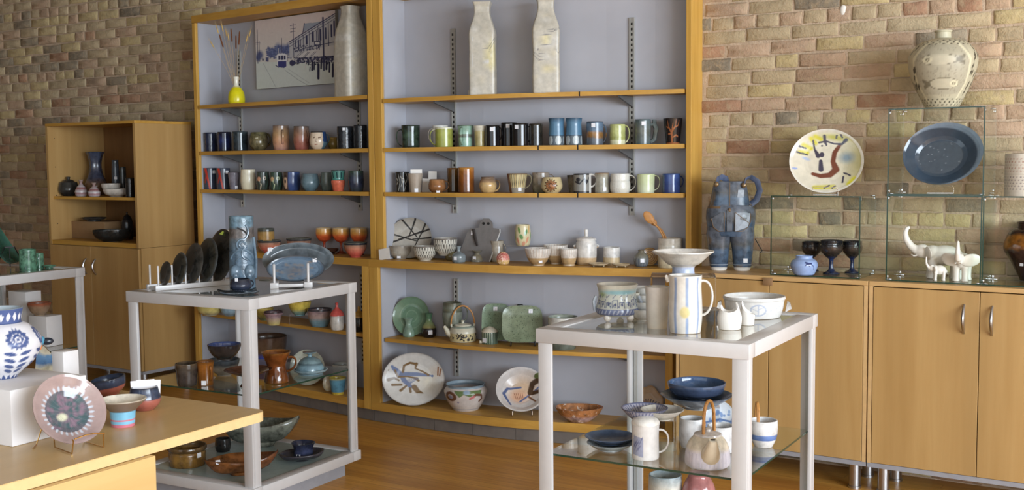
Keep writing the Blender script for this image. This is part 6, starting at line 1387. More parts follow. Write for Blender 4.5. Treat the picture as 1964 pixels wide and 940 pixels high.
pot('dish', 'shallow white dish raised beside the striped bowl', 'dish', 1270, 776, 808, 84, gl('white_dish', (196, 190, 178), (214, 208, 198)), 'wide', Z(zr+.012), gM)
WM = glaze('white_blue_mug', [(0, rgb(190, 190, 192)), (.5, rgb(206, 204, 204)), (1, rgb(216, 214, 212))], rough=.25)
pot('mug', 'white mug behind the round teapot, left side', 'mug', 1328, 797, 862, 52, WM, 'barrel', on, gM)
pot('mug', 'white mug behind the round teapot, right side', 'mug', 1382, 811, 872, 54, glaze('white_blue_mug2', [(0, rgb(200, 200, 202)), (.5, rgb(206, 206, 208)), (1, rgb(216, 214, 212))], rough=.25, speck=(rgb(150, 164, 190), 14, .66)), 'barrel', on, gM)
t_, zr = riser('clear acrylic riser under the two blue bowls', 1336, 852, on, 86, 52, 72)
pot('bowl', 'wide slate-blue bowl under the smaller blue bowl', 'bowl', 1336, 742, 788, 138, glaze('slate_wide', [(0, rgb(121, 124, 127)), (.6, rgb(124, 130, 137)), (1, rgb(75, 85, 102))], rough=.18), 'wide', Z(zr), gM, inside=gl('slate_in', (76, 89, 109), (90, 103, 123)))
pot('bowl', 'glossy dark blue bowl nested on the wide slate bowl', 'bowl', 1336, 722, 768, 111, glaze('deep_blue', [(0, rgb(48, 55, 71)), (.7, rgb(56, 67, 91)), (1, rgb(77, 93, 119))], rough=.1), 'bowlr', Z(zr+.030), gM, inside=gl('deep_in', (82, 105, 138), (69, 89, 121), rough=.08))
def town(P, V):
    P.speck(30, .14, rgb(120, 146, 186), 4, .8, (-.8, -.7, .8, .5)); P.stroke([(-.9, -.1), (0, .1), (.9, -.05)], .06, rgb(96, 122, 166)); P.ring(0, 0, .95, .04, rgb(206, 214, 222))
plate('plate', 'pale plate with blue landscape leaning at the back of the shelf', 'plate', 1380, 772, 848, 62, on, painted('town_plate'), 22, DISC, town, rgb(206, 212, 218))
def tp(root, pr, r, h, k, mat):
    bis = gl('teapot_tan', (206, 190, 164), (214, 202, 180), mott=.05)
    MB().tube([(r*.10, -r*.62, h*.42), (r*.16, -r*1.02, h*.66), (r*.22, -r*1.22, h*.98), (r*.23, -r*1.26, h*1.04)], [r*.50, r*.36, r*.19, r*.17], 16).build('spout', bis, root, True)
    MB().loft([(r*.23, -r*1.275, h*1.04, r*.10, r*.08, 2), (r*.23, -r*1.28, h*1.065, r*.10, r*.08, 2)], 12).build('spout_hole', M_DARK, root, True)
    mesh_obj('lid', *revolve(catmull([(r*.62, h*.98), (r*.60, h*1.03), (r*.35, h*1.09), (.010, h*1.11), (.009, h*1.15), (.013, h*1.2), (.002, h*1.22)], 3), 26), gl('tp_lid', (204, 196, 190), (214, 206, 200)), root, True, 50)
    B = r*.42; n = 16
    pts = [Vector((-B*.55*math.cos(PI*i/n)+r*.05, -B*1.3*math.cos(PI*i/n)*.7, h*.98+66*k*math.sin(PI*i/n)**.55)) for i in range(n+1)]
    MB().tube(pts, .0052, 8).tube([q+Vector((.004*math.sin(i*2.0), .004*math.cos(i*2.0), 0)) for i, q in enumerate(pts)], .003, 6).build('bail_handle', M_CANE, root, True)
pot('teapot', 'round white and tan teapot with cane handle, spout to the front', 'teapot', 1357, 828, 903, 86, glaze('tp_body', [(0, rgb(206, 200, 206)), (.5, rgb(204, 198, 206)), (.62, rgb(210, 198, 178)), (1, rgb(214, 202, 180))], wob=.03, rough=.3, stripes=(rgb(190, 184, 194), 30, .3, .08, .5)), [(.90, 0), (1, .10), (.98, .45), (.86, .75), (.62, .96), (.58, 1)], on, gM, extra=tp)
def basket(root, pr, r, h, k, mat):
    n = 14; 
    for s in (-.35, .35): MB().tube([(-r*.45+s*.12*r+.004*math.cos(PI*i/n), -r*.8*math.cos(PI*i/n), h*.95+36*k*math.sin(PI*i/n)) for i in range(n+1)], .0032, 8).build('cane_loop', M_CANE, root, True)
pot('bowl', 'white bowl with blue band and cane loop handle', 'bowl', 1464, 800, 860, 54, glaze('band_bowl', [(0, rgb(206, 202, 198)), (.28, rgb(216, 214, 212)), (.31, rgb(92, 116, 168)), (.48, rgb(108, 134, 184)), (.51, rgb(214, 212, 210)), (1, rgb(222, 220, 218))], wob=.02, rough=.2), [(.62, 0), (.68, .05), (.92, .35), (1, .7), (.98, 1)], on, gM, extra=basket)
on = Z(ZSB-.002)
pot('vase', 'white speckled vase on the bottom of the right stand', 'vase', 1276, 905, 1046, 64, glaze('speck_vase', [(0, rgb(206, 200, 188)), (.85, rgb(212, 206, 194)), (1, rgb(150, 164, 170))], speck=(rgb(130, 110, 100), 24, .66)), [(.7, 0), (.85, .1), (1, .5), (1, .9), (.98, 1)], on, None)
pot('vase', 'dusky pink round vase on the bottom of the right stand', 'vase', 1340, 906, 1052, 68, gl('dusky_pink', (150, 96, 94), (172, 112, 108), (160, 104, 102), rough=.12), [(.6, 0), (.8, .1), (1, .5), (.9, .8), (.6, .96), (.62, 1)], on, None)

# ============================================================ far left stand
on = Z(ZST-.002); gN = 'green mugs on the far left stand'
GM = gl('green_mott', (84, 132, 108), (104, 150, 124), (92, 138, 114), mott=.4, msc=40, rough=.18)
pot('mug', 'green mottled mug with dark handle at the front of the far left stand', 'mug', 54, 477, 518, 31, GM, 'cyl', on, gN, handle=(-25, .7, .15, .4, .13))
pot('mug', 'smaller green mottled mug behind the first', 'mug', 75, 485, 514, 18, GM, 'cyl', on, gN)
pot('dish', 'tiny flat green dish beside the green mugs', 'dish', 94, 507, 514, 26, GM, 'saucer', on, gN, hpx=4)
plate('serving_dish', 'dark green rectangular dish tilted on a black stand at the left edge', 'dish', 24, 418, 513, 30, on, gl('dark_green_dish', (44, 84, 70), (58, 102, 86), rough=.12), 32, DISC, None, shape=sqs, stick=[(.1, .1)], yaw=68, lift=.012)
easel('black bent-wire stand under the dark green dish', 20, 516, on, 44, 40, M_BLACK)
zg = .477
def wbox(label, x, yb, z, w, h, d, mat=M_WHITEBOX, bev=.002):
    p = at_z(x, yb, z); k = mpp(p); t = MB().box((-w*k/2, 0, 0), (w*k/2, d, h*k), 0, bev).build('display_box', mat, None, True); t.location = p; t.rotation_euler = (0, 0, aL)
    return tag(t, label, 'box'), z+h*k
wb, zq = wbox('grey-white display block on the shelf of the far left stand', 74, 664, zg+.001, 50, 58, .10)
pot('bowl', 'shallow red-rimmed tan bowl on the grey-white block', 'bowl', 76, 578, 606, 44, glaze('red_tan', [(0, rgb(150, 128, 104)), (.7, rgb(150, 120, 96)), (.9, rgb(150, 84, 60)), (1, rgb(160, 90, 62))]), 'bowl', Z(zq+.0005), None)
wb, zq = wbox('taller white display block behind the red-rimmed bowl', 36, 655, zg+.001, 50, 96, .10)
# ============================================================ desk things
on = Z(ZD+.0003)
cn = at_z(24, 858, ZD); top = EYE+0
zt = None
for zz in np.linspace(ZD+.05, ZD+.5, 400):
    if proj((cn.x, cn.y, zz))[1] <= 750: zt = float(zz); break
e = 0
for yy in np.linspace(.1, .8, 400):
    c, s = math.cos(aL), math.sin(aL)
    if proj((cn.x-s*yy, cn.y+c*yy, zt))[0] >= 165: e = float(yy); break
b = MB().box((-.34, 0, 0), (0, e, zt-ZD), 0, .002).build('display_cube', M_WHITEBOX, None, True); b.location = (cn.x, cn.y, ZD+.0003); b.rotation_euler = (0, 0, aL); tag(b, 'large white display block on the desk under the folk-pattern vase', 'box')
def folk(th, z, inn, V):
    N = rgb(72, 88, 134); P = Paint(np.stack([th, z], 1), rgb(222, 220, 224)); P.put((z > .80)*1.0, N); P.put(inn*1.0, rgb(170, 182, 190))
    for i in range(18):
        a = -PI+i*2*PI/18; P.poly([(a, .83), (a+.12, .895), (a, .96), (a-.12, .895)], rgb(222, 220, 224)); P.poly([(a-.17, .0), (a+.17, .0), (a, .075)], N)
    for c in (-1.95, -.75, .42, 1.42, 2.6):
        m = .60
        for i in range(14): b = 2*PI*i/14; P.stroke([(c+.24*math.cos(b), m+.105*math.sin(b)), (c+.34*math.cos(b), m+.15*math.sin(b))], [.05, .012], N)
        P.ring(c, m, .235, .035, N, 1, .105); P.ring(c, m, .12, .03, N, 1, .055); P.ell(c, m, .045, .02, N)
        P.stroke([(c, .46), (c, .10)], .02, N)
        for zz in (.38, .28, .19, .115):
            for s in (-1, 1): P.ell(c+s*.22, zz+.02, .19, .034, N, s*.12, .2)
    return P.c
pot('vase', 'white vase with indigo folk sunflowers and diamond collar', 'vase', 7, 586, 728, 141, painted('folk_vase', .35, .4, .02), [(.34, 0), (.42, .06), (.80, .24), (1, .46), (.96, .60), (.70, .75), (.52, .80), (.50, .83), (.54, .95), (.56, 1)], Z(zt+.0005), None, paint=folk, wall=.006, seg=64)
wb, zq = wbox('small white block behind the folk-pattern vase', 112, 752, ZD+.0003, 34, 78, .06)
def slabfig():
    p = at_z(120, 748, ZD+.0003); k = mpp(p); t = thing('bird_sculpture', 'tan painted slab sculpture with a small blue and orange bird', 'sculpture', p, view_rz(p))
    v = []
    for y in (-.012, .012):
        v += [(-52*k, y, 4*k), (14*k, y, 2*k), (20*k, y, 26*k), (-30*k, y, 88*k), (-42*k, y, 84*k)]
    MB().add(v, [(0, 1, 2, 3, 4), (9, 8, 7, 6, 5)]+[(i, 5+i, 5+(i+1) % 5, (i+1) % 5) for i in range(5)]).build('slab', glaze('slab_tan', [(0, rgb(170, 160, 140)), (.55, rgb(160, 150, 126)), (.66, rgb(64, 92, 124)), (.8, rgb(80, 108, 134)), (.86, rgb(160, 150, 130)), (1, rgb(150, 140, 120))], wob=.2, mott=.25), t)
    MB().ball((-36*k, 0, 98*k), (10*k, 9*k, 9*k)).build('bird_head', plain('teal_glaze', rgb(84, 148, 176), .2), t, True); MB().ball((-24*k, 0, 96*k), (12*k, 7*k, 7*k)).build('bird_mask', plain('dark_glaze', rgb(38, 42, 52), .2), t, True); MB().ball((-38*k, -.004, 86*k), (6*k, 7*k, 8*k)).build('bird_throat', plain('orange_glaze', rgb(214, 120, 56), .2), t, True)
slabfig()
def iris(P, V):
    r = np.hypot(P.uv[:, 0], P.uv[:, 1]); P.put((r < .60)*1.0, rgb(96, 96, 104)); P.speck(60, .12, rgb(70, 92, 96), 3, .5, (-.5, -.5, .5, .5)); P.speck(40, .10, rgb(126, 104, 118), 4, .5, (-.5, -.5, .5, .5)); P.ell(-.15, -.12, .18, .14, rgb(206, 206, 178), 0, .5)
    for i in range(30): a = 2*PI*i/30; P.ell(.66*math.cos(a), .66*math.sin(a), .085, .04, rgb(190, 196, 206), a, .4, .9)
    for i in range(40): a = 2*PI*i/40; P.stroke([(.2*math.cos(a), .2*math.sin(a)), (.55*math.cos(a), .55*math.sin(a))], .012, rgb(58, 66, 70) if i % 2 else rgb(128, 132, 136), .8, .22)
plate('plate', 'mauve-rimmed plate with dark iridescent centre on a brass easel', 'plate', 147, None, 860, 127, on, painted('iris_plate', .10), 30, BOWLD[:4]+[(1, .30), (1, .33), (.93, .30), (.70, .16), (.45, .06), (.35, .05), (0, .045)], iris, rgb(164, 142, 138), yaw=27)
p = at_z(152, 860, ZD); k = mpp(p); t = thing('plate_easel', 'bent brass wire easel under the mauve-rimmed plate', 'easel', p, view_rz(p)+rad(27))
for s in (-1, 1): MB().tube([(s*30*k-20*k*(s < 0)*.2, -.055, .040), (s*30*k, -.05, .034), (s*32*k, -.045, .0025), (s*30*k, .05, .0025), (s*16*k, .10, .11)], .0018, 6).build('hook', M_BRASS, t, True)
MB().tube([(-30*k, -.055, .040), (-8*k, -.056, .045), (10*k, -.056, .045), (30*k, -.055, .040)], .0018, 6).build('front_bar', M_BRASS, t, True)
MB().tube([(-16*k, .10, .11), (-40*k, .12, .0025), (-62*k, .08, .0025)], .0018, 6).build('back_leg', M_BRASS, t, True)
TC = glaze('terracotta_blue', [(0, rgb(150, 84, 70)), (.48, rgb(160, 92, 78)), (.54, rgb(52, 58, 76)), (.85, rgb(60, 70, 92)), (1, rgb(44, 48, 60))], wob=.08, rough=.15)
o = pot('bowl', 'terracotta bowl with dark glazed rim, tilted', 'bowl', 213, 722, 763, 66, TC, 'bowlr', on, None); o.rotation_euler.rotate_axis('Y', rad(-10)); o.location.z += .006
o = pot('bowl', 'terracotta and blue bowl holding white price cards', 'bowl', 278, 738, 789, 60, TC, 'round', on, None)
p = o.location
for i, (dx, tl) in enumerate(((-.004, -2), (.004, 3))):
    k = mpp(p); c = MB().box((-22*k, -.0005, 0), (22*k, .0005, 34*k)).build('price_card', plain('ruled_card', rgb(230, 228, 232), .7, .2, 0, .02), None); c.location = (p.x+dx, p.y+.010*i, p.z+.034); c.rotation_euler = (rad(-14), rad(tl), view_rz(p)); tag(c, ['front', 'rear'][i]+' white price card standing in the terracotta and blue bowl', 'card')
pot('vase', 'small hat-shaped vase with brown brim and turquoise striped base', 'vase', 236.5, 756, 821, 89, glaze('hat_vase', [(0, rgb(196, 116, 128)), (.10, rgb(196, 112, 126)), (.13, rgb(120, 178, 204)), (.22, rgb(124, 182, 208)), (.235, rgb(196, 116, 130)), (.28, rgb(196, 116, 130)), (.295, rgb(122, 180, 206)), (.56, rgb(118, 176, 204)), (.60, rgb(116, 98, 84)), (.95, rgb(124, 106, 92)), (1, rgb(196, 184, 162))], wob=.004, mott=.05, rough=.35), [(.47, 0), (.49, .05), (.53, .50), (.55, .58), (.72, .74), (1, .97), (1, 1)], on, None, inside=gl('hat_in', (220, 210, 192), (228, 220, 204)))

# ============================================================ tall left cabinet contents
fl = lambda x: LY0
def UC(z, d): return ('u', z, d, fl)
gO = 'dark pottery in the tall left cabinet'; z1 = zsh; z2 = LD+.031
pot('vase', 'dark blue vase with a ragged collar and tan belly', 'vase', 185, 290, 374, 42, glaze('ragged_blue', [(0, rgb(100, 78, 58)), (.25, rgb(112, 84, 60)), (.4, rgb(66, 70, 88)), (1, rgb(74, 82, 104))], mott=.3), [(.70, 0), (.95, .12), (1, .25), (.62, .5), (.50, .7), (.62, .9), (.80, 1)], UC(z1, .26), gO, wob=lambda a, z: 1+.10*math.sin(5*a)*(z > .15))
pot('pot', 'squat dark lidded pot at the left of the cabinet shelf', 'pot', 132, 346, 373, 38, gl('dark_pot', (44, 44, 44), (60, 58, 54), rough=.2), 'round', UC(z1, .12), gO, lid=([(.8, 0), (.5, .4), (.2, .5), (.25, .9), (.1, 1)], .4, None))
SP = glaze('spiral_small', [(0, rgb(190, 184, 186)), (.2, rgb(160, 120, 122)), (.3, rgb(200, 196, 196)), (.5, rgb(150, 90, 90)), (.6, rgb(190, 180, 180)), (.8, rgb(130, 96, 92)), (1, rgb(170, 150, 140))], wob=.02)
pot('bud_vase', 'left of two tiny pink and white ringed bud vases', 'vase', 156, 341, 373, 23, SP, 'bottle', UC(z1, .07), gO)
pot('bud_vase', 'right of two tiny pink and white ringed bud vases', 'vase', 181, 346, 373, 23, SP, 'bottle', UC(z1, .07), gO)
pot('bowl', 'wide white shallow bowl on the cabinet shelf', 'bowl', 224, 357, 373, 50, gl('white_low', (196, 188, 178), (206, 198, 188)), 'bowlr', UC(z1, .14), gO)
pot('bowl', 'smaller white bowl stacked in the wide one', 'bowl', 213, 352, 367, 36, gl('white_low', (196, 188, 178), (206, 198, 188)), 'bowlr', UC(z1+.035, .14), gO)
pot('bottle', 'tall slim dark bottle with price sticker in the cabinet', 'bottle', 223, 305, 373, 15, gl('slim_dark', (60, 66, 74), (74, 82, 92)), [(.9, 0), (1, .1), (.95, .7), (.8, .95), (.85, 1)], UC(z1, .28), gO, stick=(-90, .5, 5))
pot('bottle', 'shorter slim dark bottle in the cabinet', 'bottle', 237, 318, 373, 13, gl('slim_dark2', (48, 54, 56), (60, 66, 68)), [(.9, 0), (1, .1), (.95, .8), (.85, 1)], UC(z1, .29), gO)
pot('cup', 'black cup at the right of the cabinet shelf', 'cup', 250, 336, 373, 17, gl('black_cup', (30, 28, 28), (40, 38, 36)), 'cyl', UC(z1, .10), gO)
def cbox(label, x, z, d, w, h, dp, mat):
    p = on_front(x, z, d, fl); k = mpp(p); t = MB().box((-w*k*.62, 0, 0), (w*k*.62, dp, h*k), 0, .002).build('carton', mat, None, True); t.location = p; return tag(t, label, 'box')
cbox('brown cardboard carton in the lower bay of the tall cabinet', 165, z2, .16, 92, 33, .18, plain('cardboard', rgb(150, 118, 82), .8))
pot('plate', 'small dark plate lying on the cardboard carton', 'plate', 180, 414, 423, 48, gl('dk_plate', (50, 50, 50), (64, 62, 60)), 'saucer', UC(z2+33*mpp(on_front(165, z2, .2, fl))+.001, .20), gO, hpx=7)
pot('casserole', 'black glossy oval casserole in front of the carton', 'bowl', 216, 434, 460, 72, gl('black_casserole', (26, 26, 26), (38, 38, 36), rough=.1), 'bowlr', UC(z2, .075), gO, sq=.55)
pot('jar', 'dark lidded jar at the right of the lower bay', 'jar', 245, 420, 458, 22, gl('dk_jar', (34, 34, 36), (46, 46, 48)), 'jar', UC(z2, .26), gO, lid=([(1, 0), (.6, .5), (.2, .7), (.2, 1)], .4, None))
# ============================================================ right cabinet top
on = Z(CTOP+.0005)
def overalls():
    p = at_z(1405, 518, CTOP+.0005); k = mpp(p); t = thing('overalls_vase', 'ceramic vase shaped like blue denim dungarees with straps', 'vase', p, view_rz(p))
    DN = glaze('denim', [(0, rgb(71, 87, 107)), (.38, rgb(77, 95, 116)), (.55, rgb(83, 84, 85)), (.7, rgb(89, 95, 106)), (1, rgb(98, 105, 117))], wob=.22, mott=.3, rough=.28, speck=(rgb(104, 92, 78), 9, .60))
    B = rgb(110, 86, 60); BR = plain('tan_stitch', B, .4); WH = plain('sole_white', rgb(220, 214, 206), .5)
    for s, c in ((-1, -26), (1, 18)):
        lg = MB().loft([((c*1.0)*k, 0, 6*k, 15*k, 15*k, 2.4), ((c*1.0)*k, 0, 8*k, 17*k, 16*k, 2.4), ((c*1.02)*k, 0, 40*k, 20*k, 19*k, 2.4), ((c*.98-1)*k, 0, 70*k, 24*k, 23*k, 2.3), ((c*.9-1)*k, 0, 84*k, 24*k, 26*k, 2.3)], 26).build('trouser_leg', DN, t, True, 60)
        MB().loft([(c*k, -.004, 0, 14*k, 15*k, 2.2), (c*k, -.004, 5*k, 16*k, 17*k, 2.2), (c*k, -.003, 7*k, 14*k, 15*k, 2.2)], 22).build('shoe_sole', WH, lg, True)
        MB().loft([(c*k, 0, 11*k, 17.6*k, 16.6*k, 2.4), (c*k, 0, 12*k, 17.7*k, 16.7*k, 2.4)], 26).build('hem_stitch', plain('pale_stitch', rgb(170, 176, 180), .5), lg, True)
    MB().loft([(-4*k, 0, 66*k, 40*k, 24*k, 2.3), (-4*k, 0, 80*k, 44*k, 28*k, 2.3), (-4*k, 0, 100*k, 47*k, 31*k, 2.3), (-4*k, 0, 116*k, 46*k, 30*k, 2.3), (-5*k, 0, 122*k, 42*k, 28*k, 2.4), (-6*k, 0, 126*k, 38*k, 26*k, 2.5)], 36).build('hips', DN, t, True, 60)
    MB().loft([(-6*k, 0, 122*k, 38*k, 26*k, 2.8), (-6*k, 0, 150*k, 34*k, 24*k, 3), (-6*k, 0, 168*k, 30*k, 22*k, 3.2), (-6*k, 0, 170*k, 29*k, 21*k, 3.2), (-6*k, 0, 169*k, 26*k, 18*k, 3.2), (-6*k, 0, 150*k, 25*k, 17*k, 3)], 36).build('bib', DN, t, True, 60)
    MB().loft([(-6*k, 0, 119*k, 42.5*k, 28.5*k, 2.5), (-6*k, 0, 123*k, 40*k, 27.2*k, 2.6)], 36).build('waistband', BR, t, True)
    # back and front pockets, fly and buckle
    def panel(name, pts, y, mat, th=.004):
        n = len(pts); v = [(x*k, y(x)*k-th, z*k) for x, z in pts]+[(x*k, y(x)*k+.004, z*k) for x, z in pts]
        MB().add(v, [tuple(range(n))[::-1], tuple(range(n, 2*n))]+[(i, (i+1) % n, n+(i+1) % n, n+i) for i in range(n)]).build(name, mat, t)
    yf = lambda x: -31*max(.05, (1-abs((x+4)/47)**2.3))**(1/2.3)
    yb = lambda x: -25*max(.05, (1-abs((x+6)/36)**3))**(1/3)
    DN2 = glaze('denim_pocket', [(0, rgb(88, 93, 103)), (1, rgb(100, 105, 113))], mott=.3, rough=.3)
    panel('pocket', [(-40, 100), (-36, 84), (-26, 76), (-16, 76), (-16, 112), (-22, 112)], yf, DN2); panel('pocket', [(4, 76), (18, 76), (28, 84), (33, 94), (33, 110), (5, 112)], yf, DN2)
    panel('fly', [(-11, 76), (-1, 76), (-1, 116), (-11, 116)], yf, DN2); panel('bib_pocket', [(8, 140), (20, 140), (21, 154), (9, 154)], yb, DN2)
    for pts, yy in (([(-40, 100), (-36, 84), (-26, 76), (-16, 76), (-16, 112)], yf), ([(5, 112), (30, 92)], yf), ([(4, 112), (4, 76), (18, 76), (28, 84), (33, 94), (33, 110)], yf), ([(-6, 124), (-6, 168)], yb)):
        MB().tube([(x*k, yy(x)*k-.005, z*k) for x, z in pts], .0016, 6).build('stitching', BR, t, True)
    MB().ball((-6*k, -31*k, 116*k), (.008, .006, .010), 10, 8).build('buckle', BR, t, True)
    for x, z in ((-31, 165), (20, 163)): MB().ball((x*k, yb(x*.9)*k-.002, z*k), (5*k, 3*k, 5*k), 12, 8).build('button', plain('brass_button', rgb(122, 98, 66), .3, .5, .4), t, True)
    for x, z in ((-41, 122), (31, 123)): MB().ball((x*k, -14*k, z*k), (2.2*k, 2.2*k, 2.2*k), 8, 6).build('rivet', M_CHROME, t, True)
    ST = glaze('denim_strap', [(0, rgb(75, 85, 110)), (1, rgb(96, 107, 133))], mott=.25, rough=.3)
    MB().tube([(-31*k, -22*k, 164*k), (-29*k, -16*k, 174*k), (-22*k, -2*k, 178*k), (-12*k, 12*k, 174*k), (-10*k, 18*k, 166*k)], 6*k, 8, 0, True, .3).build('strap', ST, t, True)
    MB().tube([(20*k, -22*k, 162*k), (22*k, -16*k, 173*k), (32*k, -4*k, 178*k), (45*k, 4*k, 170*k), (50*k, 8*k, 152*k), (44*k, 10*k, 134*k), (34*k, 10*k, 126*k)], 6.2*k, 8, 0, True, .3, up=(0, 1, 0)).build('strap', ST, t, True)
    s = MB().box((-4*k, -.0008, -4*k), (4*k, .0008, 4*k)).build('price_sticker', M_STICKER, t); s.location = (24*k, -17.5*k, 20*k)
    MB().tube([(42*k, -2*k, 60*k), (50*k, -4*k, 46*k), (55*k, -6*k, 38*k), (52*k, -8*k, 34*k)], .0022, 6).build('wire_loop', M_BLACK, t, True)
overalls()
# ---- glass display cases
def case(label, x0, x1, yf, yb_, z0, z1, bottom=True, topp=True, left=True, right=True, group='clear glass display cases', back=False):
    t = thing('display_case', label, 'glass case', (x0, yf, z0), 0, group); W, D, H = x1-x0, yb_-yf, z1-z0; g = .005
    def pane(a, b):
        o = MB().box(a, b).build('pane', M_GLASS, t); return o
    def edge(par, a, b): MB().box(a, b).build('pane_edge', M_GLASSEDGE, par)
    e = .0022
    if topp:
        p = pane((0, 0, H-g), (W, D, H)); edge(p, (-.0005, -e, H-g), (W+.0005, 0, H))
    if bottom:
        p = pane((0, 0, 0), (W, D, g)); edge(p, (-.0005, -e, 0), (W+.0005, 0, g))
    if left:
        p = pane((0, 0, g), (g, D, H-g)); edge(p, (0, -e, g), (g, 0, H-g))
    if right:
        p = pane((W-g, 0, g), (W, D, H-g)); edge(p, (W-g, -e, g), (W, 0, H-g))
    for x, z in ((0, 0), (W, 0), (0, H), (W, H)):
        sx = 1 if x == 0 else -1; sz = 1 if z == 0 else -1
        for y in (.012, D-.02):
            m = MB().box((min(x, x+sx*.022), y, min(z, z+sz*.008)), (max(x, x+sx*.022), y+.010, max(z, z+sz*.008)), 0, .0015).box((min(x, x+sx*.008), y, min(z+sz*.008, z+sz*.022)), (max(x, x+sx*.008), y+.010, max(z+sz*.008, z+sz*.022)), 0, .0015)
            m.build('corner_clip', M_CHROME, t, True)
    return t
YC = CY0+.05; YCB = YC+.24
def cx(px, py): return at_y(px, py, YC).x
def cz(px, py): return at_y(px, py, YC).z
zlo = cz(1700, 374); zhi = cz(1702, 209)
xs0, xs1 = cx(1478, 450), cx(1650, 450); xb0, xb1 = cx(1700, 450), cx(1883, 450)
wB = xb1-xb0
case('small open-bottomed glass case holding dark goblets and a blue jar', xs0, xs1, YC, YCB, CTOP+.0005, cz(1480, 375), True)
case('glass case on the cabinet holding white elephants', xb0, xb1, YC, YCB, CTOP+.0005, zlo)
case('upper glass case holding the egg-shaped blue dish', xb0+.001, xb1+.004, YC, YCB, zlo+.0005, zhi)
case('glass case at the right edge holding a brown jar', xb1+.003, xb1+.003+wB, YC, YCB, CTOP+.0005, zlo-.001)
zt_s = cz(1480, 375)+.0005
# plate on the small case
def abstract(P, V):
    r = np.hypot(P.uv[:, 0], P.uv[:, 1]); Y_, N, B = rgb(206, 196, 60), rgb(66, 62, 78), rgb(112, 62, 44)
    P.put(np.clip((P.uv[:, 0]-.25)*1.2, 0, .8)*(r < .93), rgb(170, 160, 92)); P.ell(.55, .12, .28, .24, rgb(132, 150, 160), 0, .7, .9)
    for a, b in (((-.72, .30), (-.52, .28)), ((-.62, .52), (-.42, .42)), ((-.42, .72), (-.30, .58)), ((-.30, .78), (-.15, .70)), ((.75, -.55), (.6, -.72)), ((-.3, -.82), (.2, -.80))): P.stroke([a, b], .10, Y_, .6, .9)
    P.ell(.25, .74, .55, .14, rgb(182, 176, 84), -.2, .6, .8)
    P.stroke([(.35, .50), (.22, .28), (.18, .0), (.26, -.25), (.10, -.42), (-.15, -.45), (-.36, -.38)], [.06, .08, .08, .12, .10, .08, .06], B)
    P.stroke([(-.06, .80), (-.04, .62), (.0, .52)], [.05, .05, .03], N); P.stroke([(-.2, .60), (.0, .64), (.2, .56), (.42, .54), (.52, .66)], [.035, .03, .03, .04, .07], N); P.stroke([(-.36, .66), (-.32, .40), (-.22, .18)], [.03, .03, .08], N); P.ell(-.12, .22, .07, .09, N); P.stroke([(-.15, .02), (-.14, -.24)], [.06, .09], N); P.ell(-.12, .50, .03, .03, N)
    for a, b in (((-.74, .48), (-.56, .42)), ((-.80, .30), (-.52, .22)), ((.48, -.36), (.64, -.44)), ((.46, -.48), (.44, -.66)), ((-.05, -.84), (.08, -.76)), ((.16, -.84), (.24, -.78)), ((.28, .80), (.26, .72)), ((.38, .82), (.42, .74))): P.stroke([a, b], .03, N)
    P.ell(-.55, .10, .16, .06, rgb(170, 184, 210), -.4, .5, .8); P.ell(-.85, -.22, .10, .04, rgb(150, 166, 210), 0, .4); P.put(np.clip((r-.94)*30, 0, 1), rgb(222, 216, 204))
plate('plate', 'round cream plate with abstract brown, violet and yellow brushwork', 'plate', 1584, 246, 369, 138, ('u', zt_s, .09, lambda x: YC), painted('abstract_plate', .18), 12, DISC, abstract, rgb(216, 208, 188), lift=.004)
def wire_holder(label, x, z, w, h, d):
    p = on_front(x, z, d, lambda q: YC); k = mpp(p); t = thing('plate_easel', label, 'easel', p, view_rz(p), 'thin wire plate holders')
    MB().tube([(-w*k/2, -.006, 0), (-w*k/2, -.012, h*k*.7), (-w*k/2+2*k, -.012, h*k), (w*k/2-2*k, -.012, h*k), (w*k/2, -.012, h*k*.7), (w*k/2, -.006, 0)], .0011, 6).build('front_loop', M_CHROME, t, True)
    MB().tube([(-w*k/2, -.006, .001), (-w*k/2, .07, .001), (w*k/2, .07, .001), (w*k/2, -.006, .001)], .0011, 6).build('base_loop', M_CHROME, t, True)
wire_holder('thin wire holder under the abstract plate', 1583, zt_s, 46, 16, .085)
# egg-shaped dish
EG = lambda a: 1+.13*math.cos(a-.35)-.02*math.cos(2*a)
def eggp(P, V):
    P.ell(.05, .0, .60, .56, rgb(66, 76, 86), 0, .06, .9); P.speck(20, .03, rgb(115, 123, 130), 3, .5, (-.5, -.5, .5, .5)); r = np.hypot(P.uv[:, 0], P.uv[:, 1]); P.put(np.clip((r-.93)*16, 0, .7), rgb(130, 146, 162))
EGP = [(0, 0), (.56, 0), (.60, .02), (.88, .20), (1, .34), (1, .37), (.93, .33), (.66, .12), (.55, .07), (0, .06)]
o = plate('egg_dish', 'large egg-shaped slate-blue dish in the upper glass case', 'dish', 1798, 246, 369, 152, ('u', zlo+.006, .07, lambda x: YC), painted('egg_glaze', .1), 14, EGP, eggp, rgb(56, 69, 83), lift=.010, shape=EG)
for c in o.children: c.rotation_euler.rotate_axis('Z', rad(14)); c.scale = (.97, .93, 1)
wire_holder('thin wire holder under the egg-shaped dish', 1803, zlo+.006, 48, 15, .062)
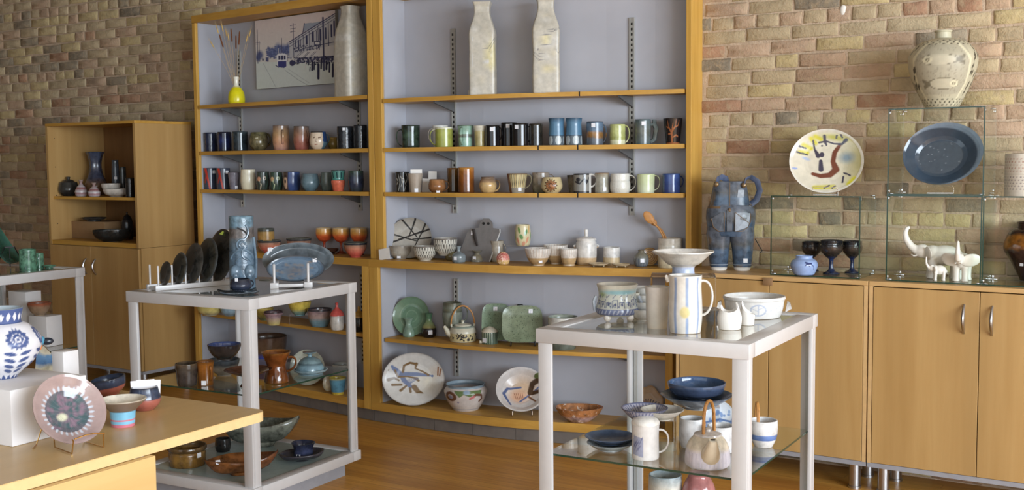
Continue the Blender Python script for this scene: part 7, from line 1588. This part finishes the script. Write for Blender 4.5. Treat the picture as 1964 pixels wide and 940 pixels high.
# pierced fish vase on the upper case
def fish(th, z, inn, V):
    P = Paint(np.stack([th, z], 1), rgb(190, 182, 156)); L = rgb(124, 116, 96); Dk = rgb(70, 64, 52); C_ = rgb(214, 206, 176)
    P.put(((th > -.95) & (th < .85) & (z > .16) & (z < .80))*1.0, rgb(176, 168, 146)); P.speck(300, .02, rgb(150, 142, 122), 3, .5, (-1, .14, .9, .82))
    for e in (-.98, .88): P.stroke([(e*.75, .05), (e, .3), (e, .6), (e*.6, .84)], .045, C_)
    for cx_, cz_, d in ((-.1, .60, -1), (.05, .30, 1)):
        P.ell(cx_, cz_, .52, .068, rgb(190, 182, 158), 0, .1); P.ring(cx_, cz_, .52, .022, L, 1, .07); P.ell(cx_+d*.36, cz_, .17, .045, C_); P.ring(cx_+d*.34, cz_, .05, .02, L, 1, .016); P.stroke([(cx_-d*.5, cz_), (cx_-d*.75, cz_+.04)], .03, L); P.stroke([(cx_-d*.5, cz_), (cx_-d*.75, cz_-.04)], .03, L)
    for i in range(26):
        for j, zz in enumerate((.035, .07, .105)): P.ell(-3.1+i*.24+j*.12, zz, .05, .012, Dk)
    for i in range(24):
        for j, zz in enumerate((.80, .825, .85)): P.ell(-3.1+i*.26+j*.13, zz, .05, .009, Dk)
    g = np.random.RandomState(5)
    for i in range(90):
        a = g.uniform(.98, 2.2)*(1 if i % 3 else -1); zz = g.uniform(.12, .78); P.stroke([(a, zz), (a+.06, zz+.035)], .028, Dk)
    P.put((z > .90)*1.0, rgb(196, 190, 164)); return P.c
pot('vase', 'large cream pierced vase with two incised fish', 'vase', 1806.5, 62, 209, 126, painted('fish_vase', .45, .4, .05), [(.46, 0), (.50, .02), (.86, .34), (1, .58), (.96, .70), (.70, .84), (.32, .895), (.17, .91), (.16, .955), (.25, .985), (.26, 1)], ('u', zhi+.0005, .12, lambda x: YC), None, paint=fish, wall=.006)
# blue jar and goblets
def brushblue(th, z, inn, V):
    P = Paint(np.stack([th, z], 1), rgb(150, 172, 214)); N = rgb(44, 56, 104); P.stroke([(.1, .7), (.35, .62), (.6, .66)], [.05, .09, .03], N); P.stroke([(.3, .62), (.45, .48)], [.07, .02], N); P.stroke([(.2, .62), (.05, .52)], [.05, .02], N); P.stroke([(.5, .64), (.75, .5), (.85, .3)], .025, N); P.put((z < .06)*1.0, rgb(120, 140, 180)); return P.c
pot('jar', 'squat pale blue jar with a dark blue brush mark', 'jar', 1542, 489, 529, 51, painted('brush_jar', .15), [(.62, 0), (.78, .08), (1, .48), (.90, .74), (.62, .88), (.64, 1)], Z(CTOP+.006), None, paint=brushblue)
GB = glaze('goblet_black', [(0, rgb(40, 42, 54)), (.14, rgb(38, 50, 86)), (.45, rgb(40, 52, 92)), (.52, rgb(48, 42, 40)), (.75, rgb(66, 54, 48)), (.86, rgb(40, 38, 40)), (1, rgb(30, 32, 40))], rough=.1, mott=.35, relief=.3, rsc=70)
GBP = [(.72, 0), (.70, .04), (.32, .10), (.20, .2), (.20, .42), (.45, .50), (.92, .68), (1, .85), (.94, .88), (.96, 1)]
for x, yt, yb_, w, lb in ((1556, 462, 521, 38, 'left dark brown and blue goblet behind the blue jar'), (1594, 459, 527, 43, 'middle dark brown goblet, nearest in the small case'), (1634, 461, 525, 38, 'right dark goblet with blue stem in the small case')):
    pot('goblet', lb, 'goblet', x, yt, yb_, w, GB, GBP, Z(CTOP+.006), 'dark goblets in the glass case')
# elephants: one continuous body each
def elephant(label, x, yb, L, H, turn, trunk, ear, seed=0, d=.10):
    p = on_front(x, CTOP+.006, d, lambda q: YC); k = mpp(p); t = thing('elephant_figurine', label, 'figurine', p, view_rz(p)+rad(turn), 'white elephant family')
    WE = gl('elephant_white', (226, 220, 208), (232, 227, 217), mott=.03, rough=.35)
    mb = MB(); l = L*k; h = H*k        # local: head towards -X, tail +X
    mb.ball((l*.10, 0, h*.66), (l*.40, l*.25, h*.30), 20, 14); mb.ball((l*.32, 0, h*.62), (l*.22, l*.22, h*.27), 18, 12); mb.ball((-l*.18, 0, h*.70), (l*.22, l*.21, h*.26), 18, 12); mb.ball((-l*.42, 0, h*.78), (l*.19, l*.16, h*.21), 18, 12)
    for lx in (-l*.20, l*.34):
        for ly in (-l*.13, l*.13):
            mb.tube([(lx, ly, h*.62), (lx+l*.01, ly, h*.35), (lx, ly, h*.12), (lx, ly, 0)], [l*.13, l*.105, l*.10, l*.125], 14)
    mb.tube([(-l*.42+q[0]*l, q[1]*l, h*.76+q[2]*h) for q in trunk], [l*(.125-.085*i/(len(trunk)-1)) for i in range(len(trunk))], 12)
    mb.tube([(l*.50, 0, h*.72), (l*.58, 0, h*.58), (l*.57, 0, h*.42)], [l*.03, l*.022, l*.018], 8)
    o = mb.build('body', WE, t, True, 180)
    r = o.modifiers.new('merge', 'REMESH'); r.mode = 'VOXEL'; r.voxel_size = max(.0016, l*.022); r.use_smooth_shade = True
    s = o.modifiers.new('soften', 'SMOOTH'); s.factor = .6; s.iterations = 6
    for sgn in (-1, 1):
        e = MB().ball((0, 0, 0), (l*.05*ear[0], l*.20*ear[1], h*.22*ear[2]), 18, 12).build('ear', WE, t, True); e.location = (-l*.30, sgn*(l*.17+l*.10*ear[1]), h*.74); e.rotation_euler = (rad(12*sgn), rad(-8), rad(-22*sgn))
        MB().tube([(-l*.54, sgn*l*.08, h*.66), (-l*.62, sgn*l*.09, h*.64), (-l*.67, sgn*l*.09, h*.68)], [l*.022, l*.018, l*.006], 8).build('tusk', WE, t, True)
    return t
elephant('largest white elephant with long raised trunk, standing at the back', 1802, 528, 78, 66, 6, [(0, 0, 0), (-.14, 0, .04), (-.27, 0, .17), (-.37, 0, .36), (-.40, 0, .54), (-.36, 0, .68), (-.29, 0, .72)], (.8, .8, .9), d=.16)
elephant('white elephant facing forward with spread ears and trunk straight up', 1844, 530, 60, 56, 80, [(0, 0, 0), (-.24, 0, .06), (-.32, 0, .24), (-.30, 0, .50), (-.28, 0, .66)], (1, 1.5, 1.0), d=.09)
elephant('baby white elephant with raised trunk in front of the others', 1799, 532, 28, 31, 10, [(0, 0, 0), (-.22, 0, .06), (-.36, 0, .28), (-.38, 0, .56), (-.36, 0, .74)], (1, .9, .8), d=.05)
# pierced cylinder and brown jar at the right edge
def dots(th, z, inn, V):
    P = Paint(np.stack([th, z], 1), rgb(218, 210, 196))
    for i in range(30):
        for j in range(11):
            if j in (5,): continue
            P.ell(-2.6+i*.18+(j % 2)*.09, .16+j*.072, .045, .018, rgb(176, 130, 110) if j > 5 else rgb(140, 128, 130), 0, .3)
    P.put(((z > .50) & (z < .53))*1.0, rgb(196, 188, 172)); return P.c
pot('vase', 'cream cylinder vase with rows of small pierced dots', 'vase', 1968, 295, 377, 78, painted('dot_vase', .4), 'cyl', ('u', zlo+.0, .10, lambda x: YC), None, paint=dots)
pot('jar', 'dark brown shouldered jar with amber band at the right edge', 'jar', 1980, 424, 540, 106, glaze('brown_amphora', [(0, rgb(42, 36, 36)), (.3, rgb(58, 42, 38)), (.52, rgb(70, 48, 40)), (.58, rgb(140, 88, 32)), (.76, rgb(150, 96, 36)), (.82, rgb(60, 40, 34)), (1, rgb(56, 38, 34))], mott=.3, rough=.12), [(.42, 0), (.46, .05), (.72, .3), (1, .56), (.80, .84), (.50, .92), (.48, .95), (.58, 1)], Z(CTOP+.006), None, stick=(-120, .30, 7))
